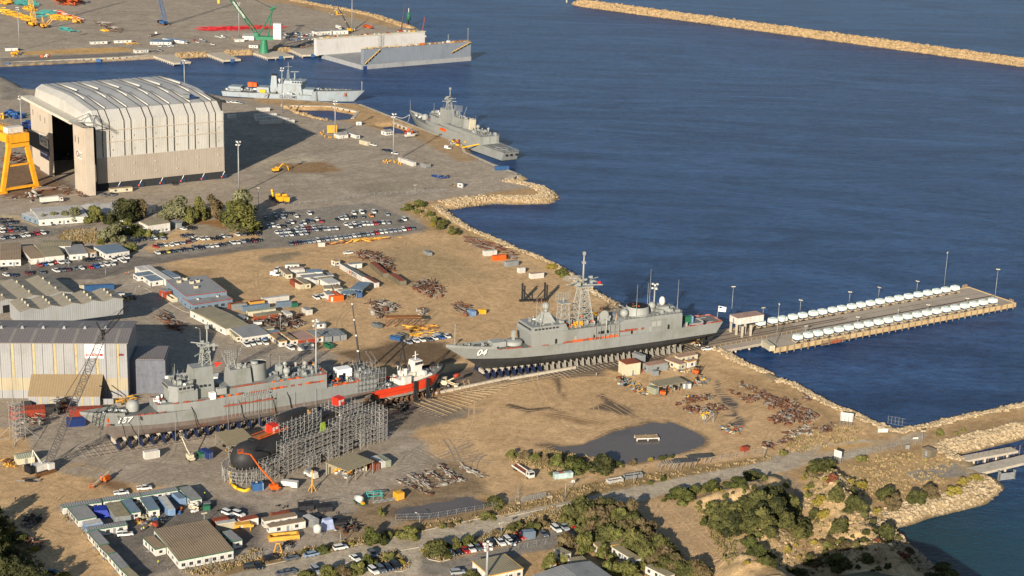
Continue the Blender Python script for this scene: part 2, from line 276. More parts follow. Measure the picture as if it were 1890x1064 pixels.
ZONES=[([(-200,1200),(-200,100),(60,150),(400,170),(1100,330),(800,372),(770,372),(745,388),(800,430),(640,452),(560,462),(440,455),(330,492),(250,500),(430,560),(480,600),(560,650),(700,700),(790,760),(830,830),(900,900),(780,945),(640,1010),(330,1064),(200,1200)],asph,5,6),([(-500,150),(-500,-80),(800,-80),(800,60),(600,105)],asph,3,2),([A(150,378),A(600,352),A(900,345),A(985,372),A(700,390),A(180,402)],ochre,1.5,1),([A(0,425),A(900,385),A(1090,400),A(0,475)],zj(128,122,116),2,2),([B(0,10),B(300,0),B(700,75),B(1130,195),B(1000,205),B(600,110),B(250,30)],sandd,5,4),([A(0,560),A(70,590),A(160,645),A(200,700),A(60,730),A(0,720)],asphd,2,3),([D(0,180),D(130,110),D(370,92),D(360,110),D(480,150),D(100,175),D(0,195)],zj(182,170,150),2,4),([D(0,120),D(200,105),D(340,100),D(200,125)],zj(175,163,145),2,3),([D(150,170),D(480,160),D(650,215),D(450,240),D(150,215)],zj(150,122,88),5,6),([C(0,200),C(250,150),C(420,260),C(560,330),C(560,360),C(250,420),C(0,420)],zj(126,104,84),3,3),([B(1100,940),B(1300,960),B(1700,1060),(905,290),(850,300),B(1180,1010)],zj(168,144,112),2,2),([D(700,330),D(900,300),D(1050,330),D(1120,380),D(900,400),D(760,400)],zj(150,140,124),4,5),([D(60,545),D(300,505),D(850,450),D(1290,640),D(1000,690),D(240,770),D(0,800),C(1100,860),C(1120,800),C(1700,720),D(60,600)],asphd,1.5,1),([C(0,560),C(240,590),C(400,640),C(700,600),C(660,640),C(340,700),C(0,740)],asphd,1.5,1),([C(0,900),C(700,840),C(960,840),C(1180,850),C(1890,755),C(1890,790),C(1100,900),C(900,960),C(700,1010),C(0,1010)],zj(126,119,112),1.5,1),([C(1040,780),C(1200,700),C(1280,640),C(1890,660),C(1890,720),C(1100,820)],sand,2,3),([C(1330,600),C(1500,560),C(1700,640),C(1620,700),C(1400,690)],zj(158,146,126),2,3),([C(1360,590),C(1660,560),C(1640,640),C(1500,610)],zj(152,116,78),2,3),([C(380,700),C(480,650),C(700,640),C(700,740),C(540,760),C(440,720)],scrub,2,3),([C(0,540),C(150,545),C(280,590),C(260,625),C(100,570),C(0,560)],zj(190,172,142),1,.5),([D(1075,475),D(1130,440),D(1300,440),D(1500,600),D(1890,790),D(1890,830),D(1500,690),D(1390,660),D(1250,600)],zj(178,150,108),2,2),([C(1080,905),C(1300,870),C(1890,790),D(240,775),D(620,720),D(1050,690),D(1290,640),D(1480,690),D(1890,800),J(0,70),J(450,290),J(780,490),J(1100,620),J(1440,770),J(1890,990),MM(560,260),MM(700,320),MM(900,400),MM(700,440),MM(0,600),L(1400,600),L(700,690),L(300,840),L(0,920),L(-100,860),H(1450,330),H(1250,150),H(1150,60),F(1500,830),F(900,560),F(500,520),F(0,480),E(1890,440),E(1650,190),E(1560,60),C(1560,930)],sand,3,5),([D(60,840),D(300,800),D(370,815),D(330,850),D(150,890),D(50,880)],zj(150,134,110),4,5),([D(560,960),D(900,800),D(1200,740),D(1500,860),D(1700,1000),D(1200,1050),D(800,1060)],zj(176,152,116),12,8),([F(600,520),F(1000,430),F(1400,440),F(1500,560),F(1350,600),F(800,600)],zj(120,100,78),4,4),([F(0,440),F(300,470),F(600,540),F(560,640),F(0,640)],asph,4,4),([F(1300,680),F(1890,560),J(400,900),J(900,860),J(1500,740),J(1460,800),J(1100,870),J(700,920),J(700,1000),J(0,1040),F(1890,720),F(1500,780),F(1250,800)],zj(116,104,92),3,2),([F(800,900),F(1300,840),F(1640,930),F(1480,1000),F(1100,1063),F(900,1063)],zj(140,128,112),4,5),([J(640,930),J(790,880),J(1000,830),J(1180,760),J(1330,780),J(1100,900),J(780,970)],zj(104,92,80),2,2),([L(330,0),L(370,0),L(380,90),L(420,150),L(340,205),L(320,200),L(400,150),L(345,80)],mud,1.2,1.5),([L(0,185),L(120,215),L(300,200),L(420,240),L(400,252),L(280,222),L(140,250),L(0,195)],mud,1.2,2),([L(595,105),L(690,95),L(740,150),L(870,205),L(905,225),L(890,262),L(800,258),L(730,240),L(540,220),L(700,170)],zj(108,95,82),2,3),([L(895,262),L(990,296),L(970,300),L(880,268)],mud,1,1),([L(1480,0),L(1530,0),L(1540,80),L(1660,190),L(1640,215),L(1560,180),L(1500,80)],zj(98,92,90),1.5,2),([L(1600,220),L(1620,215),L(1700,300),L(1690,330),L(1610,335),L(1600,320),L(1670,305)],zj(98,92,90),1,2),([L(1560,262),L(1620,258),L(1640,270),L(1570,274)],zj(98,92,90),1,1),([L(200,250),L(400,230),L(560,300),L(740,300),L(700,330),L(500,340),L(400,290)],zj(160,132,98),3,3),([GG(-400,-20),GG(120,0),GG(200,150),GG(180,300),GG(480,330),GG(900,400),GG(1300,430),GG(1000,460),GG(440,560),GG(470,640),GG(640,780),GG(960,1064),GG(960,1400),GG(-600,1400)],sand,3,4),([GG(620,380),GG(820,380),GG(920,400),GG(900,460),GG(780,440)],zj(140,112,84),3,3),([GG(480,590),GG(740,520),GG(1350,470),GG(1800,560),GG(1890,640),GG(1850,860),GG(1700,880),GG(1280,1010),GG(1000,1064),GG(900,1000),GG(640,740)],zj(124,117,110),1.5,1),([H(540,690),H(800,560),H(980,590),H(1000,650),H(880,760),H(620,790),H(560,740)],zj(150,130,104),3,3),([H(700,560),H(950,420),H(1250,330),H(1300,240),H(1500,250),H(1600,330),H(1660,470),H(1400,490),H(1000,570),H(880,620)],zj(146,126,100),5,5),([GG(1650,1000),H(0,930),H(400,850),H(760,780),H(1200,700),H(1890,545),L(0,880),L(400,800),L(900,700),L(1300,650),L(1890,560),MM(0,560),MM(0,600),L(1890,610),L(1100,760),L(500,870),L(0,1000),H(1890,640),H(1200,770),H(700,900),H(0,1010),GG(1600,1064)],scrub,2,3),([H(80,1064),H(0,1075),H(-100,1090),H(-200,1064),H(0,1010),H(200,965),H(470,900),H(750,840),H(1200,745),H(1560,665),H(1890,610),L(0,985),L(300,915),L(600,850),L(850,795),L(1100,745),L(1300,705),L(1890,595),MM(0,580),MM(400,470),MM(640,440),MM(900,440),MM(1100,395),MM(1190,400),MM(1130,440),MM(900,500),MM(700,560),MM(560,590),MM(350,610),MM(200,660),L(1890,690),L(1600,730),L(1300,790),L(1170,830),L(900,900),L(400,985),L(0,1040),H(1890,740),H(1500,830),H(1190,860),H(1170,880),H(1300,970),H(1420,1000),H(1300,1064)],road,1,.8),([MM(400,500),MM(660,455),MM(860,450),MM(760,500),MM(560,520),MM(400,530)],ochre,2,2),([H(1200,1064),H(1190,880),H(1330,960),H(1450,930),H(1890,830),N(330,720),N(560,690),N(650,780),N(400,850),N(100,900),N(0,990),N(0,1063)],asphd,1,.8),([H(0,930),H(60,950),H(80,985),H(0,1000)],ochre,1,1),([N(830,590),N(1150,490),N(1300,520),N(1500,640),N(1640,800),N(1700,1063),N(1480,1063),N(1100,780),N(900,640)],sand,3,3),([MM(150,690),MM(250,770),MM(290,860),MM(270,980),MM(200,980),MM(240,880),MM(200,780),MM(100,720)],zj(150,138,122),1,1),([MM(1020,680),MM(1360,605),MM(1590,690),MM(1180,735),MM(1140,740)],zj(148,140,128),1,1.2),([MM(560,640),MM(740,570),MM(1150,520),MM(1360,600),MM(1020,680),MM(1140,745),MM(1000,770),MM(780,780),MM(600,700)],zj(180,152,112),2,2),([MM(330,60),MM(500,150),MM(560,240),MM(540,340),MM(300,400),MM(250,340),MM(380,240),MM(0,150),MM(-300,100),MM(-300,-60),MM(0,-20)],sandd,6,6),]
def xq(X,Y,h,a):
 col=np.zeros(X.shape+(3,));col[:]=sandd
 w1=(fbm(X/14,Y/14,4)-.5)*2;w2=(fbm(X/14+50,Y/14+31,4)-.5)*2
 bb=(X.min(),X.max(),Y.min(),Y.max())
 for poly,c,soft,wob in ZONES:
  p=P2(poly);px=[q[0]for q in p];py=[q[1]for q in p]
  m=(X>min(px)-15)&(X<max(px)+15)&(Y>min(py)-15)&(Y<max(py)+15)
  if not m.any():continue
  d=jq(X[m],Y[m],p)+w1[m]*wob
  t=np.clip(d/soft+.5,0,1)[:,None];col[m]=col[m]*(1-t)+np.array(c)*t
 t=np.clip((5.5-a+w2*3)/3,0,1)*(a>-20)
 quay=(X<130)&(Y>960)&(a>-3)
 t=np.where(quay,0,t)[...,None];col=col*(1-t)+np.array(rockc)*t
 for p in hill:
  d=jq(X,Y,p)+w1*4;t=np.clip(d/4,0,1)*np.clip(.75+w2*.8,.2,1);t=t[...,None]
  col=col*(1-t)+np.array(zj(208,178,134))*t
 for p in(pondA,pondB):
  d=jq(X,Y,p)+w1*2;t=(np.clip((d+2.2)/2,0,1)*.85)[...,None];col=col*(1-t)+np.array(mud)*t
 t=np.clip((-h-1.9)*2,0,1)[...,None];col=col*(1-.55*t)
 g=(.93+.14*fbm(X/40+9,Y/40,5))[...,None]*(1+.10*(w1*w2))[...,None]
 return np.clip(col*g*1.14,0,1)
def xp():
 m=bpy.data.materials.new('ground');m.use_nodes=True;nt=m.node_tree;n=nt.nodes;l=nt.links;b=n['Principled BSDF']
 b.inputs['Roughness'].default_value=.95;b.inputs['Specular IOR Level'].default_value=.15
 at=n.new('ShaderNodeAttribute');at.attribute_name='Col'
 tc=n.new('ShaderNodeTexCoord')
 def noise(sc,det,dist=0,rough=.6):
  x=n.new('ShaderNodeTexNoise');x.inputs['Scale'].default_value=sc;x.inputs['Detail'].default_value=det;x.inputs['Distortion'].default_value=dist;x.inputs['Roughness'].default_value=rough
  l.new(tc.outputs['Object'],x.inputs['Vector']);return x
 def ramp(src,p0,c0,p1,c1):
  r=n.new('ShaderNodeValToRGB');r.color_ramp.elements[0].position=p0;r.color_ramp.elements[1].position=p1
  r.color_ramp.elements[0].color=(*c0,1);r.color_ramp.elements[1].color=(*c1,1);l.new(src,r.inputs[0]);return r.outputs[0]
 def mul(a,bb):
  x=n.new('ShaderNodeMix');x.data_type='RGBA';x.blend_type='MULTIPLY';x.inputs[0].default_value=1;l.new(a,x.inputs[6]);l.new(bb,x.inputs[7]);return x.outputs[2]
 c=at.outputs['Color']
 c=mul(c,ramp(noise(.9,8,0,.7).outputs[0],.3,(.80,.79,.77),.72,(1.14,1.13,1.1)))
 c=mul(c,ramp(noise(.045,9,1.5,.68).outputs[0],.32,(.80,.79,.78),.66,(1.1,1.1,1.1)))
 c=mul(c,ramp(noise(.3,6,.8,.75).outputs[0],.36,(.74,.73,.70),.62,(1.14,1.14,1.14)))
 c=mul(c,ramp(noise(2.2,4,0,.85).outputs[0],.38,(.70,.69,.67),.64,(1.18,1.18,1.18)))
 c=mul(c,ramp(noise(.16,4,2).outputs[0],.70,(1,1,1),.80,(.72,.71,.70)))
 l.new(c,b.inputs['Base Color'])
 bp=n.new('ShaderNodeBump');bp.inputs['Strength'].default_value=.55;bp.inputs['Distance'].default_value=.35
 l.new(noise(1.3,8,0,.7).outputs[0],bp.inputs['Height']);l.new(bp.outputs[0],b.inputs['Normal'])
 return m
def kj(x0,x1,y0,y1,st,zoff=0,join=None):
 xs=np.arange(x0,x1+st/2,st);ys=np.arange(y0,y1+st/2,st);X,Y=np.meshgrid(xs,ys)
 h,a=jh(X,Y,np.ones_like(X));c=xq(X,Y,h,a);ny,nx=X.shape
 V=np.stack([X,Y,h+zoff],-1).reshape(-1,3);C_=c.reshape(-1,3)
 i=np.arange(nx*ny).reshape(ny,nx);q=np.stack([i[:-1,:-1],i[:-1,1:],i[1:,1:],i[1:,:-1]],-1).reshape(-1,4)
 hq=h.reshape(-1)[q].max(1);q=q[hq>-6.5]
 return V,C_,q
def jb():
 Vs=[];Cs=[];Qs=[];k=0
 for g in(kj(-440,400,330,1000,1.6),kj(-800,480,1000,1960,3.2)):
  Vs.append(g[0]);Cs.append(g[1]);Qs.append(g[2]+k);k+=len(g[0])
 V=np.concatenate(Vs);C_=np.concatenate(Cs);Q=np.concatenate(Qs)
 us=np.unique(Q);mp=np.full(len(V),-1);mp[us]=np.arange(len(us));V=V[us];C_=C_[us];Q=mp[Q]
 me=bpy.data.meshes.new('ground');me.vertices.add(len(V));me.vertices.foreach_set('co',V.ravel())
 me.loops.add(Q.size);me.loops.foreach_set('vertex_index',Q.ravel().astype(np.int32))
 me.polygons.add(len(Q));me.polygons.foreach_set('loop_start',np.arange(0,Q.size,4,dtype=np.int32));me.polygons.foreach_set('loop_total',np.full(len(Q),4,np.int32))
 me.update(calc_edges=True);me.polygons.foreach_set('use_smooth',np.ones(len(Q),bool))
 ca=me.color_attributes.new('Col','FLOAT_COLOR','POINT');ca.data.foreach_set('color',np.concatenate([C_,np.ones((len(C_),1))],1).ravel().astype(np.float32))
 me.materials.append(xp());qd('ground',me)
jb()
def jz(x,y):
 h,a=jh(np.array([[x]]),np.array([[y]]),np.ones((1,1)));return float(h[0,0])
def yv(name,deep,shallow=None,centre=None,rad=100,rough=.3,bumpd=1.0,sc=.35):
 m=bpy.data.materials.new(name);m.use_nodes=True;nt=m.node_tree;n=nt.nodes;l=nt.links;b=n['Principled BSDF']
 b.inputs['Roughness'].default_value=rough;b.inputs['IOR'].default_value=1.33;b.inputs['Specular IOR Level'].default_value=.09
 tc=n.new('ShaderNodeTexCoord')
 def noise(sc,det,s=(1,1,1),rot=0,dist=0,rough=.6):
  mp=n.new('ShaderNodeMapping');mp.inputs['Scale'].default_value=s;mp.inputs['Rotation'].default_value=(0,0,rot);l.new(tc.outputs['Object'],mp.inputs[0])
  x=n.new('ShaderNodeTexNoise');x.inputs['Scale'].default_value=sc;x.inputs['Detail'].default_value=det;x.inputs['Distortion'].default_value=dist;x.inputs['Roughness'].default_value=rough
  l.new(mp.outputs[0],x.inputs['Vector']);return x.outputs[0]
 ra=n.new('ShaderNodeValToRGB');e=ra.color_ramp.elements;e[0].position=.35;e[1].position=.68
 e[0].color=(*[x*.66 for x in deep],1);e[1].color=(deep[0]*2.0,deep[1]*1.6,deep[2]*1.35,1)
 l.new(noise(.005,9,(1,4.0,1),.22,2.2,.66),ra.inputs[0]);c=ra.outputs[0]
 rb=n.new('ShaderNodeValToRGB');rb.color_ramp.elements[0].position=.36;rb.color_ramp.elements[1].position=.66;rb.color_ramp.elements[0].color=(.58,.6,.66,1);rb.color_ramp.elements[1].color=(1.5,1.45,1.36,1)  # light and dark of the ripples put into the water colour
 l.new(noise(.16,6,(1,2.6,1),.25,.4,.72),rb.inputs[0]);mx=n.new('ShaderNodeMix');mx.data_type='RGBA';mx.blend_type='MULTIPLY';mx.inputs[0].default_value=1;l.new(c,mx.inputs[6]);l.new(rb.outputs[0],mx.inputs[7]);c=mx.outputs[2]
 if shallow:
  v=n.new('ShaderNodeVectorMath');v.operation='DISTANCE';v.inputs[1].default_value=centre;l.new(tc.outputs['Object'],v.inputs[0])
  mr=n.new('ShaderNodeMapRange');mr.inputs[1].default_value=rad*.15;mr.inputs[2].default_value=rad;mr.inputs[3].default_value=1;mr.inputs[4].default_value=0;l.new(v.outputs['Value'],mr.inputs[0])
  x=n.new('ShaderNodeMix');x.data_type='RGBA';l.new(mr.outputs[0],x.inputs[0]);l.new(c,x.inputs[6]);x.inputs[7].default_value=(*shallow,1);c=x.outputs[2]
 l.new(c,b.inputs['Base Color'])
 ad=n.new('ShaderNodeMath');ad.operation='ADD'
 m2=n.new('ShaderNodeMath');m2.operation='MULTIPLY';m2.inputs[1].default_value=.5
 l.new(noise(sc,5,(1,2.2,1),.25,.3,.62),ad.inputs[0]);l.new(noise(sc*.16,3,(1,2.5,1),.3,.5),m2.inputs[0]);l.new(m2.outputs[0],ad.inputs[1])
 bp=n.new('ShaderNodeBump');bp.inputs['Strength'].default_value=1;bp.inputs['Distance'].default_value=bumpd;l.new(ad.outputs[0],bp.inputs['Height']);l.new(bp.outputs[0],b.inputs['Normal'])
 return m
w=MB();cc=G(1720,1000);w.add([(-5000,300,WL),(7000,300,WL),(7000,12000,WL),(-5000,12000,WL)],[(0,1,2,3)],yv('sea_water',(.018,.058,.165),(.015,.056,.082),(cc.x,cc.y,WL),95))
qd('harbour_water',w)
pm=mat('pond_water',(.13,.115,.105),.2,0,.15,.05,spec=.1)
for nm,p,z in(('pond_water',pondA,-.22),('pond_water',pondB,-.22)):
 cx=sum(q[0]for q in p)/len(p);cy=sum(q[1]for q in p)/len(p)
 pp=[(cx+(q[0]-cx)*1.12,cy+(q[1]-cy)*1.12)for q in p];k=MB();k.add([(q[0],q[1],z)for q in pp],[tuple(range(len(pp)))[::-1]],pm)
 qd(nm,k)
Q1=_t(500,475,9.45);Q2=_t(420,535,7.875);Q3=_t(230,480,8.514);Q4=_t(1120,640,9.45)
CC={'white':zj(205,202,194),'cream':zj(196,188,162),'grey':zj(136,140,140),'dgrey':zj(104,108,108),'roofg':zj(142,142,140),'brown':zj(150,130,104),'sage':zj(150,155,135),'khaki':zj(150,140,112),'rust':zj(142,74,48),'red':zj(150,62,42),'orange':zj(214,98,30),'blue':zj(52,92,140),'bluegrey':zj(112,130,146),'lblue':zj(120,150,185),'green':zj(44,104,78),'ochre':zj(212,160,66),'black':(.02,.02,.022),'dark':(.05,.05,.055),'olive':zj(112,106,88),'rw':zj(190,188,182),'navy':zj(32,54,110),'pink':zj(168,136,118),'yellow':zj(224,166,40)}
def wm(c):return mat('wall_'+c,CC[c],.6,0,.16,.5,dirt=tuple(x*.72 for x in CC[c]))
def rm(c):return qw('roof_'+c,CC[c],0,.8,.5,.5,.18)
def rmy(c):return qw('roofy_'+c,CC[c],1,.8,.5,.5,.18)
def sm(c):return qw('steel_'+c,CC[c],0,.28,.8,.55,.2)
glass=mat('window_glass',(.03,.035,.045),.12,0,.3,1,spec=.6)
zv=mat('dark_opening',(.012,.012,.014),.9,0,.1)
steel=mat('galvanised_steel',zj(150,152,152),.5,.3,.2,.8)
qy=mat('concrete',zj(186,176,158),.9,0,.22,.25,.4)
zh=mat('black_rubber',(.018,.018,.02),.8)
def xh(L,w,h,m,y0=0):
 d=MB()
 d.box(L-.02,L+.05,.12,w/2-.03,.25,h-.15,m);d.box(L-.02,L+.05,w/2+.03,w-.12,.25,h-.15,m)
 for y in(w*.22,w*.38,w*.62,w*.78):d.tube((L+.09,y,.2),(L+.09,y,h-.12),.035,steel,4)
 return d
def zw(a,b,c,col,label,roof=None,h=2.6,z0=0,cat='shipping container',name='shipping_container',group=None,open_top=False,stripes=0,door=1):
 """container from its near long top edge a-b and depth c (metres) or next corner"""
 if isinstance(c,(int,float)):o,an,Ln,w=jk(a,b,z=h+z0,w=c)
 else:o,an,Ln,w=jk(a,b,c,z=h+z0)
 t=zg(name,label,cat,(o.x,o.y,z0),an,group);m=MB();s=sm(col)
 if open_top:
  e=.12
  m.box(0,Ln,0,e,.15,h,s);m.box(0,Ln,w-e,w,.15,h,s);m.box(0,e,e,w-e,.15,h,s);m.box(Ln-e,Ln,e,w-e,.15,h,s);m.box(e,Ln-e,e,w-e,.15,h*.5,mat('scrap_fill',zj(96,66,44),.9,0,.6,2))
  for i in range(int(Ln/1.2)):m.box(.4+i*1.2,.5+i*1.2,-.08,0,.2,h-.05,s)
 else:
  m.box(.03,Ln-.03,.03,w-.03,.15,h-.04,s)
 for x in(0,Ln-.16):
  for y in(0,w-.16):m.box(x,x+.16,y,y+.16,0,h+.01,wm(col))
 for y in(0,w-.12):
  m.box(.16,Ln-.16,y,y+.12,.02,.16,wm(col));m.box(.16,Ln-.16,y,y+.12,h-.14,h,wm(col))
 zq('steel_shell',m,t)
 if not open_top:
  r=MB();r.box(.1,Ln-.1,.1,w-.1,h-.04,h+.03,qw('roofc_'+(roof or col),CC[roof or col],0,.5,.6,.6,.35,0,.5));zq('roof_panel',r,t)
  if door:zq('door',xh(Ln,w,h,wm(col)),t)
 return t
def hut(a,b,c,label,wall='white',roof='roofg',h=2.8,wins=3,door=1,fas=None,cat='site hut',name='site_hut',group=None,ov=.12,rise=0,axis='x',side=1,winh=1.0,winw=1.1,z0=0,vents=0,skirt=1):
 if isinstance(c,(int,float)):o,an,Ln,w=jk(a,b,z=h+z0,w=c)
 else:o,an,Ln,w=jk(a,b,c,z=h+z0)
 t=zg(name,label,cat,(o.x,o.y,z0),an,group);m=MB()
 m.box(0,Ln,0,w,.0 if skirt==0 else .25,h-.1-(rise>0)*.02,wm(wall))
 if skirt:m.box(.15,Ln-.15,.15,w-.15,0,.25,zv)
 k=int(Ln/2.4)
 for i in range(1,k):m.box(i*Ln/k-.03,i*Ln/k+.03,-.025,0,.27,h-.12,steel)
 k=int(w/2.4)
 for i in range(1,k):
  m.box(-.025,0,i*w/k-.03,i*w/k+.03,.27,h-.12,steel);m.box(Ln,Ln+.025,i*w/k-.03,i*w/k+.03,.27,h-.12,steel)
 zq('wall',m,t)
 r=MB();q=rm(roof)if axis=='x' else rmy(roof)
 if rise:
  if axis=='x':r.profx([(-ov,h-.1),(w+ov,h-.1),(w+ov,h),(w/2,h+rise),(-ov,h)],-ov,Ln+ov,q)
  else:r.profy([(-ov,h-.1),(Ln+ov,h-.1),(Ln+ov,h),(Ln/2,h+rise),(-ov,h)],-ov,w+ov,q)
 else:r.box(-ov,Ln+ov,-ov,w+ov,h-.1,h+.04,q)
 if fas:
  f=wm(fas)
  r.box(-ov-.05,Ln+ov+.05,-ov-.06,-ov-.003,h-.22,h+.09,f);r.box(Ln+ov+.003,Ln+ov+.06,-ov,w+ov,h-.22,h+.09,f);r.box(-ov-.06,-ov-.003,-ov,w+ov,h-.22,h+.09,f)
 zq('roof',r,t)
 for i in range(vents):
  v=MB();x=Ln*(i+.5)/vents;v.cb(x,w*.5,h+rise*.8,.9,.9,.8,wm('white'));v.cb(x,w*.5,h+rise*.8+.8,.6,.6,.12,zh);zq('roof_vent',v,t)
 dx=Ln*.5 if wins%2==0 else Ln*(.5+.5/max(wins,1))
 for i in range(wins):
  x=Ln*(i+.5)/wins;g=MB()
  g.box(x-winw/2-.07,x+winw/2+.07,-.05,.0,1.02,1.09+winh+.06,steel);g.box(x-winw/2,x+winw/2,-.07,-.052,1.09,1.09+winh,glass);g.box(x-.03,x+.03,-.085,-.072,1.09,1.09+winh,steel)
  zq('window',g,t)
 if side:
  n=max(1,int(w/4))
  for sx,x in((1,Ln),(-1,0)):
   for i in range(n):
    y=w*(i+.5)/n;g=MB();x0,x1=(x,x+.05)if sx>0 else(x-.05,x);g.box(x0,x1,y-.55,y+.55,1.05,2.0,steel)
    x0,x1=(x+.052,x+.07)if sx>0 else(x-.07,x-.052);g.box(x0,x1,y-.5,y+.5,1.1,1.95,glass);zq('window',g,t)
 if door:
  g=MB();g.box(dx-.45,dx+.45,-.06,0,.27,2.25,wm('grey'));g.box(dx-.55,dx+.55,-1.0,-.02,.0,.25,steel);zq('door',g,t)
 return t
def qb(a,b,c,label,roof='khaki',h=5,bays=4,post='steel',cat='open shed',name='open_shed',walls=0,wallm='cream',thick=.25):
 o,an,Ln,w=jk(a,b,c,z=h)if not isinstance(c,(int,float))else jk(a,b,z=h,w=c)
 t=zg(name,label,cat,o,an);r=MB();r.box(-.3,Ln+.3,-.3,w+.3,h-thick,h,rm(roof));zq('roof',r,t)
 for i in range(bays+1):
  for y in(.15,w-.15):
   p=MB();x=.15+(Ln-.3)*i/bays;p.box(x-.12,x+.12,y-.12,y+.12,0,h-thick,steel);zq('post',p,t)
 if walls:
  p=MB();p.box(0,Ln,w-.02,w+.08,0,h-thick,wm(wallm));
  if walls>1:p.box(Ln-.05,Ln+.05,w*.3,w-.03,0,h-thick,wm(wallm))
  zq('back_wall',p,t)
 return t
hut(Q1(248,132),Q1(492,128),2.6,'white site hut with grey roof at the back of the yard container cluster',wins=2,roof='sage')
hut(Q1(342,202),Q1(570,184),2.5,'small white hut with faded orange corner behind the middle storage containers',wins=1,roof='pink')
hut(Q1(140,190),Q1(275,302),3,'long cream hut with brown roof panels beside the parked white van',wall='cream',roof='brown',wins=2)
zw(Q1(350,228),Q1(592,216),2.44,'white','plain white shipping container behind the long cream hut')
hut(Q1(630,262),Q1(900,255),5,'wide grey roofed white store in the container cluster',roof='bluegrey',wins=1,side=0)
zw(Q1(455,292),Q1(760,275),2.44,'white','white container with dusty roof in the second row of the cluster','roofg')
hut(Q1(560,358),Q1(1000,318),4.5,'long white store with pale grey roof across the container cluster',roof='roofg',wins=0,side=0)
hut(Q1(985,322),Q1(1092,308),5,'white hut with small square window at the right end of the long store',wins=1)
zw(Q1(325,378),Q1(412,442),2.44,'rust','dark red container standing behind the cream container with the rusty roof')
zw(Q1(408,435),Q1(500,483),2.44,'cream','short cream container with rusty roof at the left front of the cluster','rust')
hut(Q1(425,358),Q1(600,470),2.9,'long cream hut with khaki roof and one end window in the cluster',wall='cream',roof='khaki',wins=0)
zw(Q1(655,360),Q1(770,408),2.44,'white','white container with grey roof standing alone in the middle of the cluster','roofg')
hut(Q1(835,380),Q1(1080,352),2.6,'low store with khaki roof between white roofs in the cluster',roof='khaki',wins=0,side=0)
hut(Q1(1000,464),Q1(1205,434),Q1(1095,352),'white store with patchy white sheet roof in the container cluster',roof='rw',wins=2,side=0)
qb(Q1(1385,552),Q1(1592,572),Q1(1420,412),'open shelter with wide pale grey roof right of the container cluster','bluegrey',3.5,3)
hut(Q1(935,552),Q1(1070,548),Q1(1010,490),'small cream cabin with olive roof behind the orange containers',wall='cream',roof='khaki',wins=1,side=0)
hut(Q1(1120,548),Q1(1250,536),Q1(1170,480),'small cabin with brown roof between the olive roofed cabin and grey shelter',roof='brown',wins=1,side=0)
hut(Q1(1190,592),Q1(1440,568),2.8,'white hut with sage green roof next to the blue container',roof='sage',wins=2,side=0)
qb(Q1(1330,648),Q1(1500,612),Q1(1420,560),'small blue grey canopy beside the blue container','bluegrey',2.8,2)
hut(Q1(915,595),Q1(985,655),Q1(1105,645),'white hut with grey roof backing on the orange containers',wins=0,door=0,roof='roofg')
zw(Q1(1025,592),Q1(1112,655),2.44,'orange','orange container standing behind the orange container with the white door')
t=zw(Q1(1030,690),Q1(1270,670),2.44,'orange','bright orange container with white door beside two white cars',door=0)
d=MB();d.box(.5,1.5,-.06,0,.15,2.3,wm('white'));zq('door',d,t)
zw(Q1(1440,572),Q1(1512,627),2.44,'blue','blue shipping container at the right end of the cluster')
hut(Q1(1055,47),Q1(1125,77),Q1(1200,62),'small white gatehouse with ochre roof edge beyond the lettered container wall',fas='ochre',wins=1)
t=zw(Q1(1200,112),Q1(1600,347),2.44,'white','long white lettered container wall with dark ribbed top','dgrey',door=0)
red=mat('red_paint',zj(200,40,30),.5);ink=mat('dark_lettering',zj(60,50,52),.6)
qq('lettering','EPTEC',2.6,ink,t,(13.2,-.06,.35),(pi/2,0,0),.02)
l_=MB();l_.lathe(12.0,1.3,[(.01,-.08),(.85,-.08),(.85,-.03),(.01,-.03)],red,12,False,'y');zq('logo_disc',l_,t)
zw(Q1(1617,342),Q1(1812,452),2.44,'white','white container with brown ribbed top in line after the lettered wall','rust')
hut(Q1(1380,128),Q1(1590,106),3,'white hut behind the lettered container wall',wins=0)
zw(D(836,882),D(934,966),D(968,955),'olive','long olive brown container block with rust red end','rust')
zw(D(975,968),D(1056,1022),D(1088,1006),'olive','olive brown container in front of the scrap heaps','rust')
zw(D(1225,795),D(1264,817),2.2,'grey','small grey tank container alone on the upper sand yard',h=1.7)
zw(D(1670,806),D(1762,798),2.44,'white','white container with red mark by the shore scrap heaps','rw')
zw(D(1737,840),D(1830,831),2.44,'orange','orange shipping container by the shore scrap heaps')
zw(D(1830,885),J(70,165),2.44,'grey','pale grey open fronted container on the shore side of the yard')
zw(J(72,222),J(118,216),2.2,'white','small white cube container near the shore')
zw(J(158,262),J(253,252),2.44,'white','white container with brown roof nearest the tall frigate mast','pink')
zw(D(464,746),D(512,744),2.2,'white','white tank box at the end of the rusty plates by the car park fence',h=2)
zw(Q2(515,136),Q2(895,90),2.44,'white','long white container behind the grey and orange ones by the yard road','rw')
zw(Q2(36,214),Q2(240,182),2.44,'rust','rusty red container half hidden behind a grey one near the office block')
zw(Q2(62,222),Q2(282,204),2.44,'grey','grey container in front of the rusty one near the office block','khaki')
zw(Q2(330,186),Q2(540,158),2.44,'ochre','orange brown container with rusty roof by the yard road','rust')
zw(Q2(222,256),Q2(612,208),2.44,'bluegrey','long blue grey container in the row by the yard road')
zw(Q2(725,194),Q2(932,172),2.44,'bluegrey','blue grey container below the long white one')
zw(Q2(935,208),Q2(1022,202),2,'green','small green bin container right of the blue grey container',h=1.8)
hut(Q2(303,324),Q2(700,274),2.8,'long cream hut with sage roof above the rusty store',wall='cream',roof='sage',wins=0)
hut(Q2(425,388),Q2(785,337),4.2,'rust red store with khaki roof facing the scrap tangle',wall='rust',roof='khaki',wins=0,side=0)
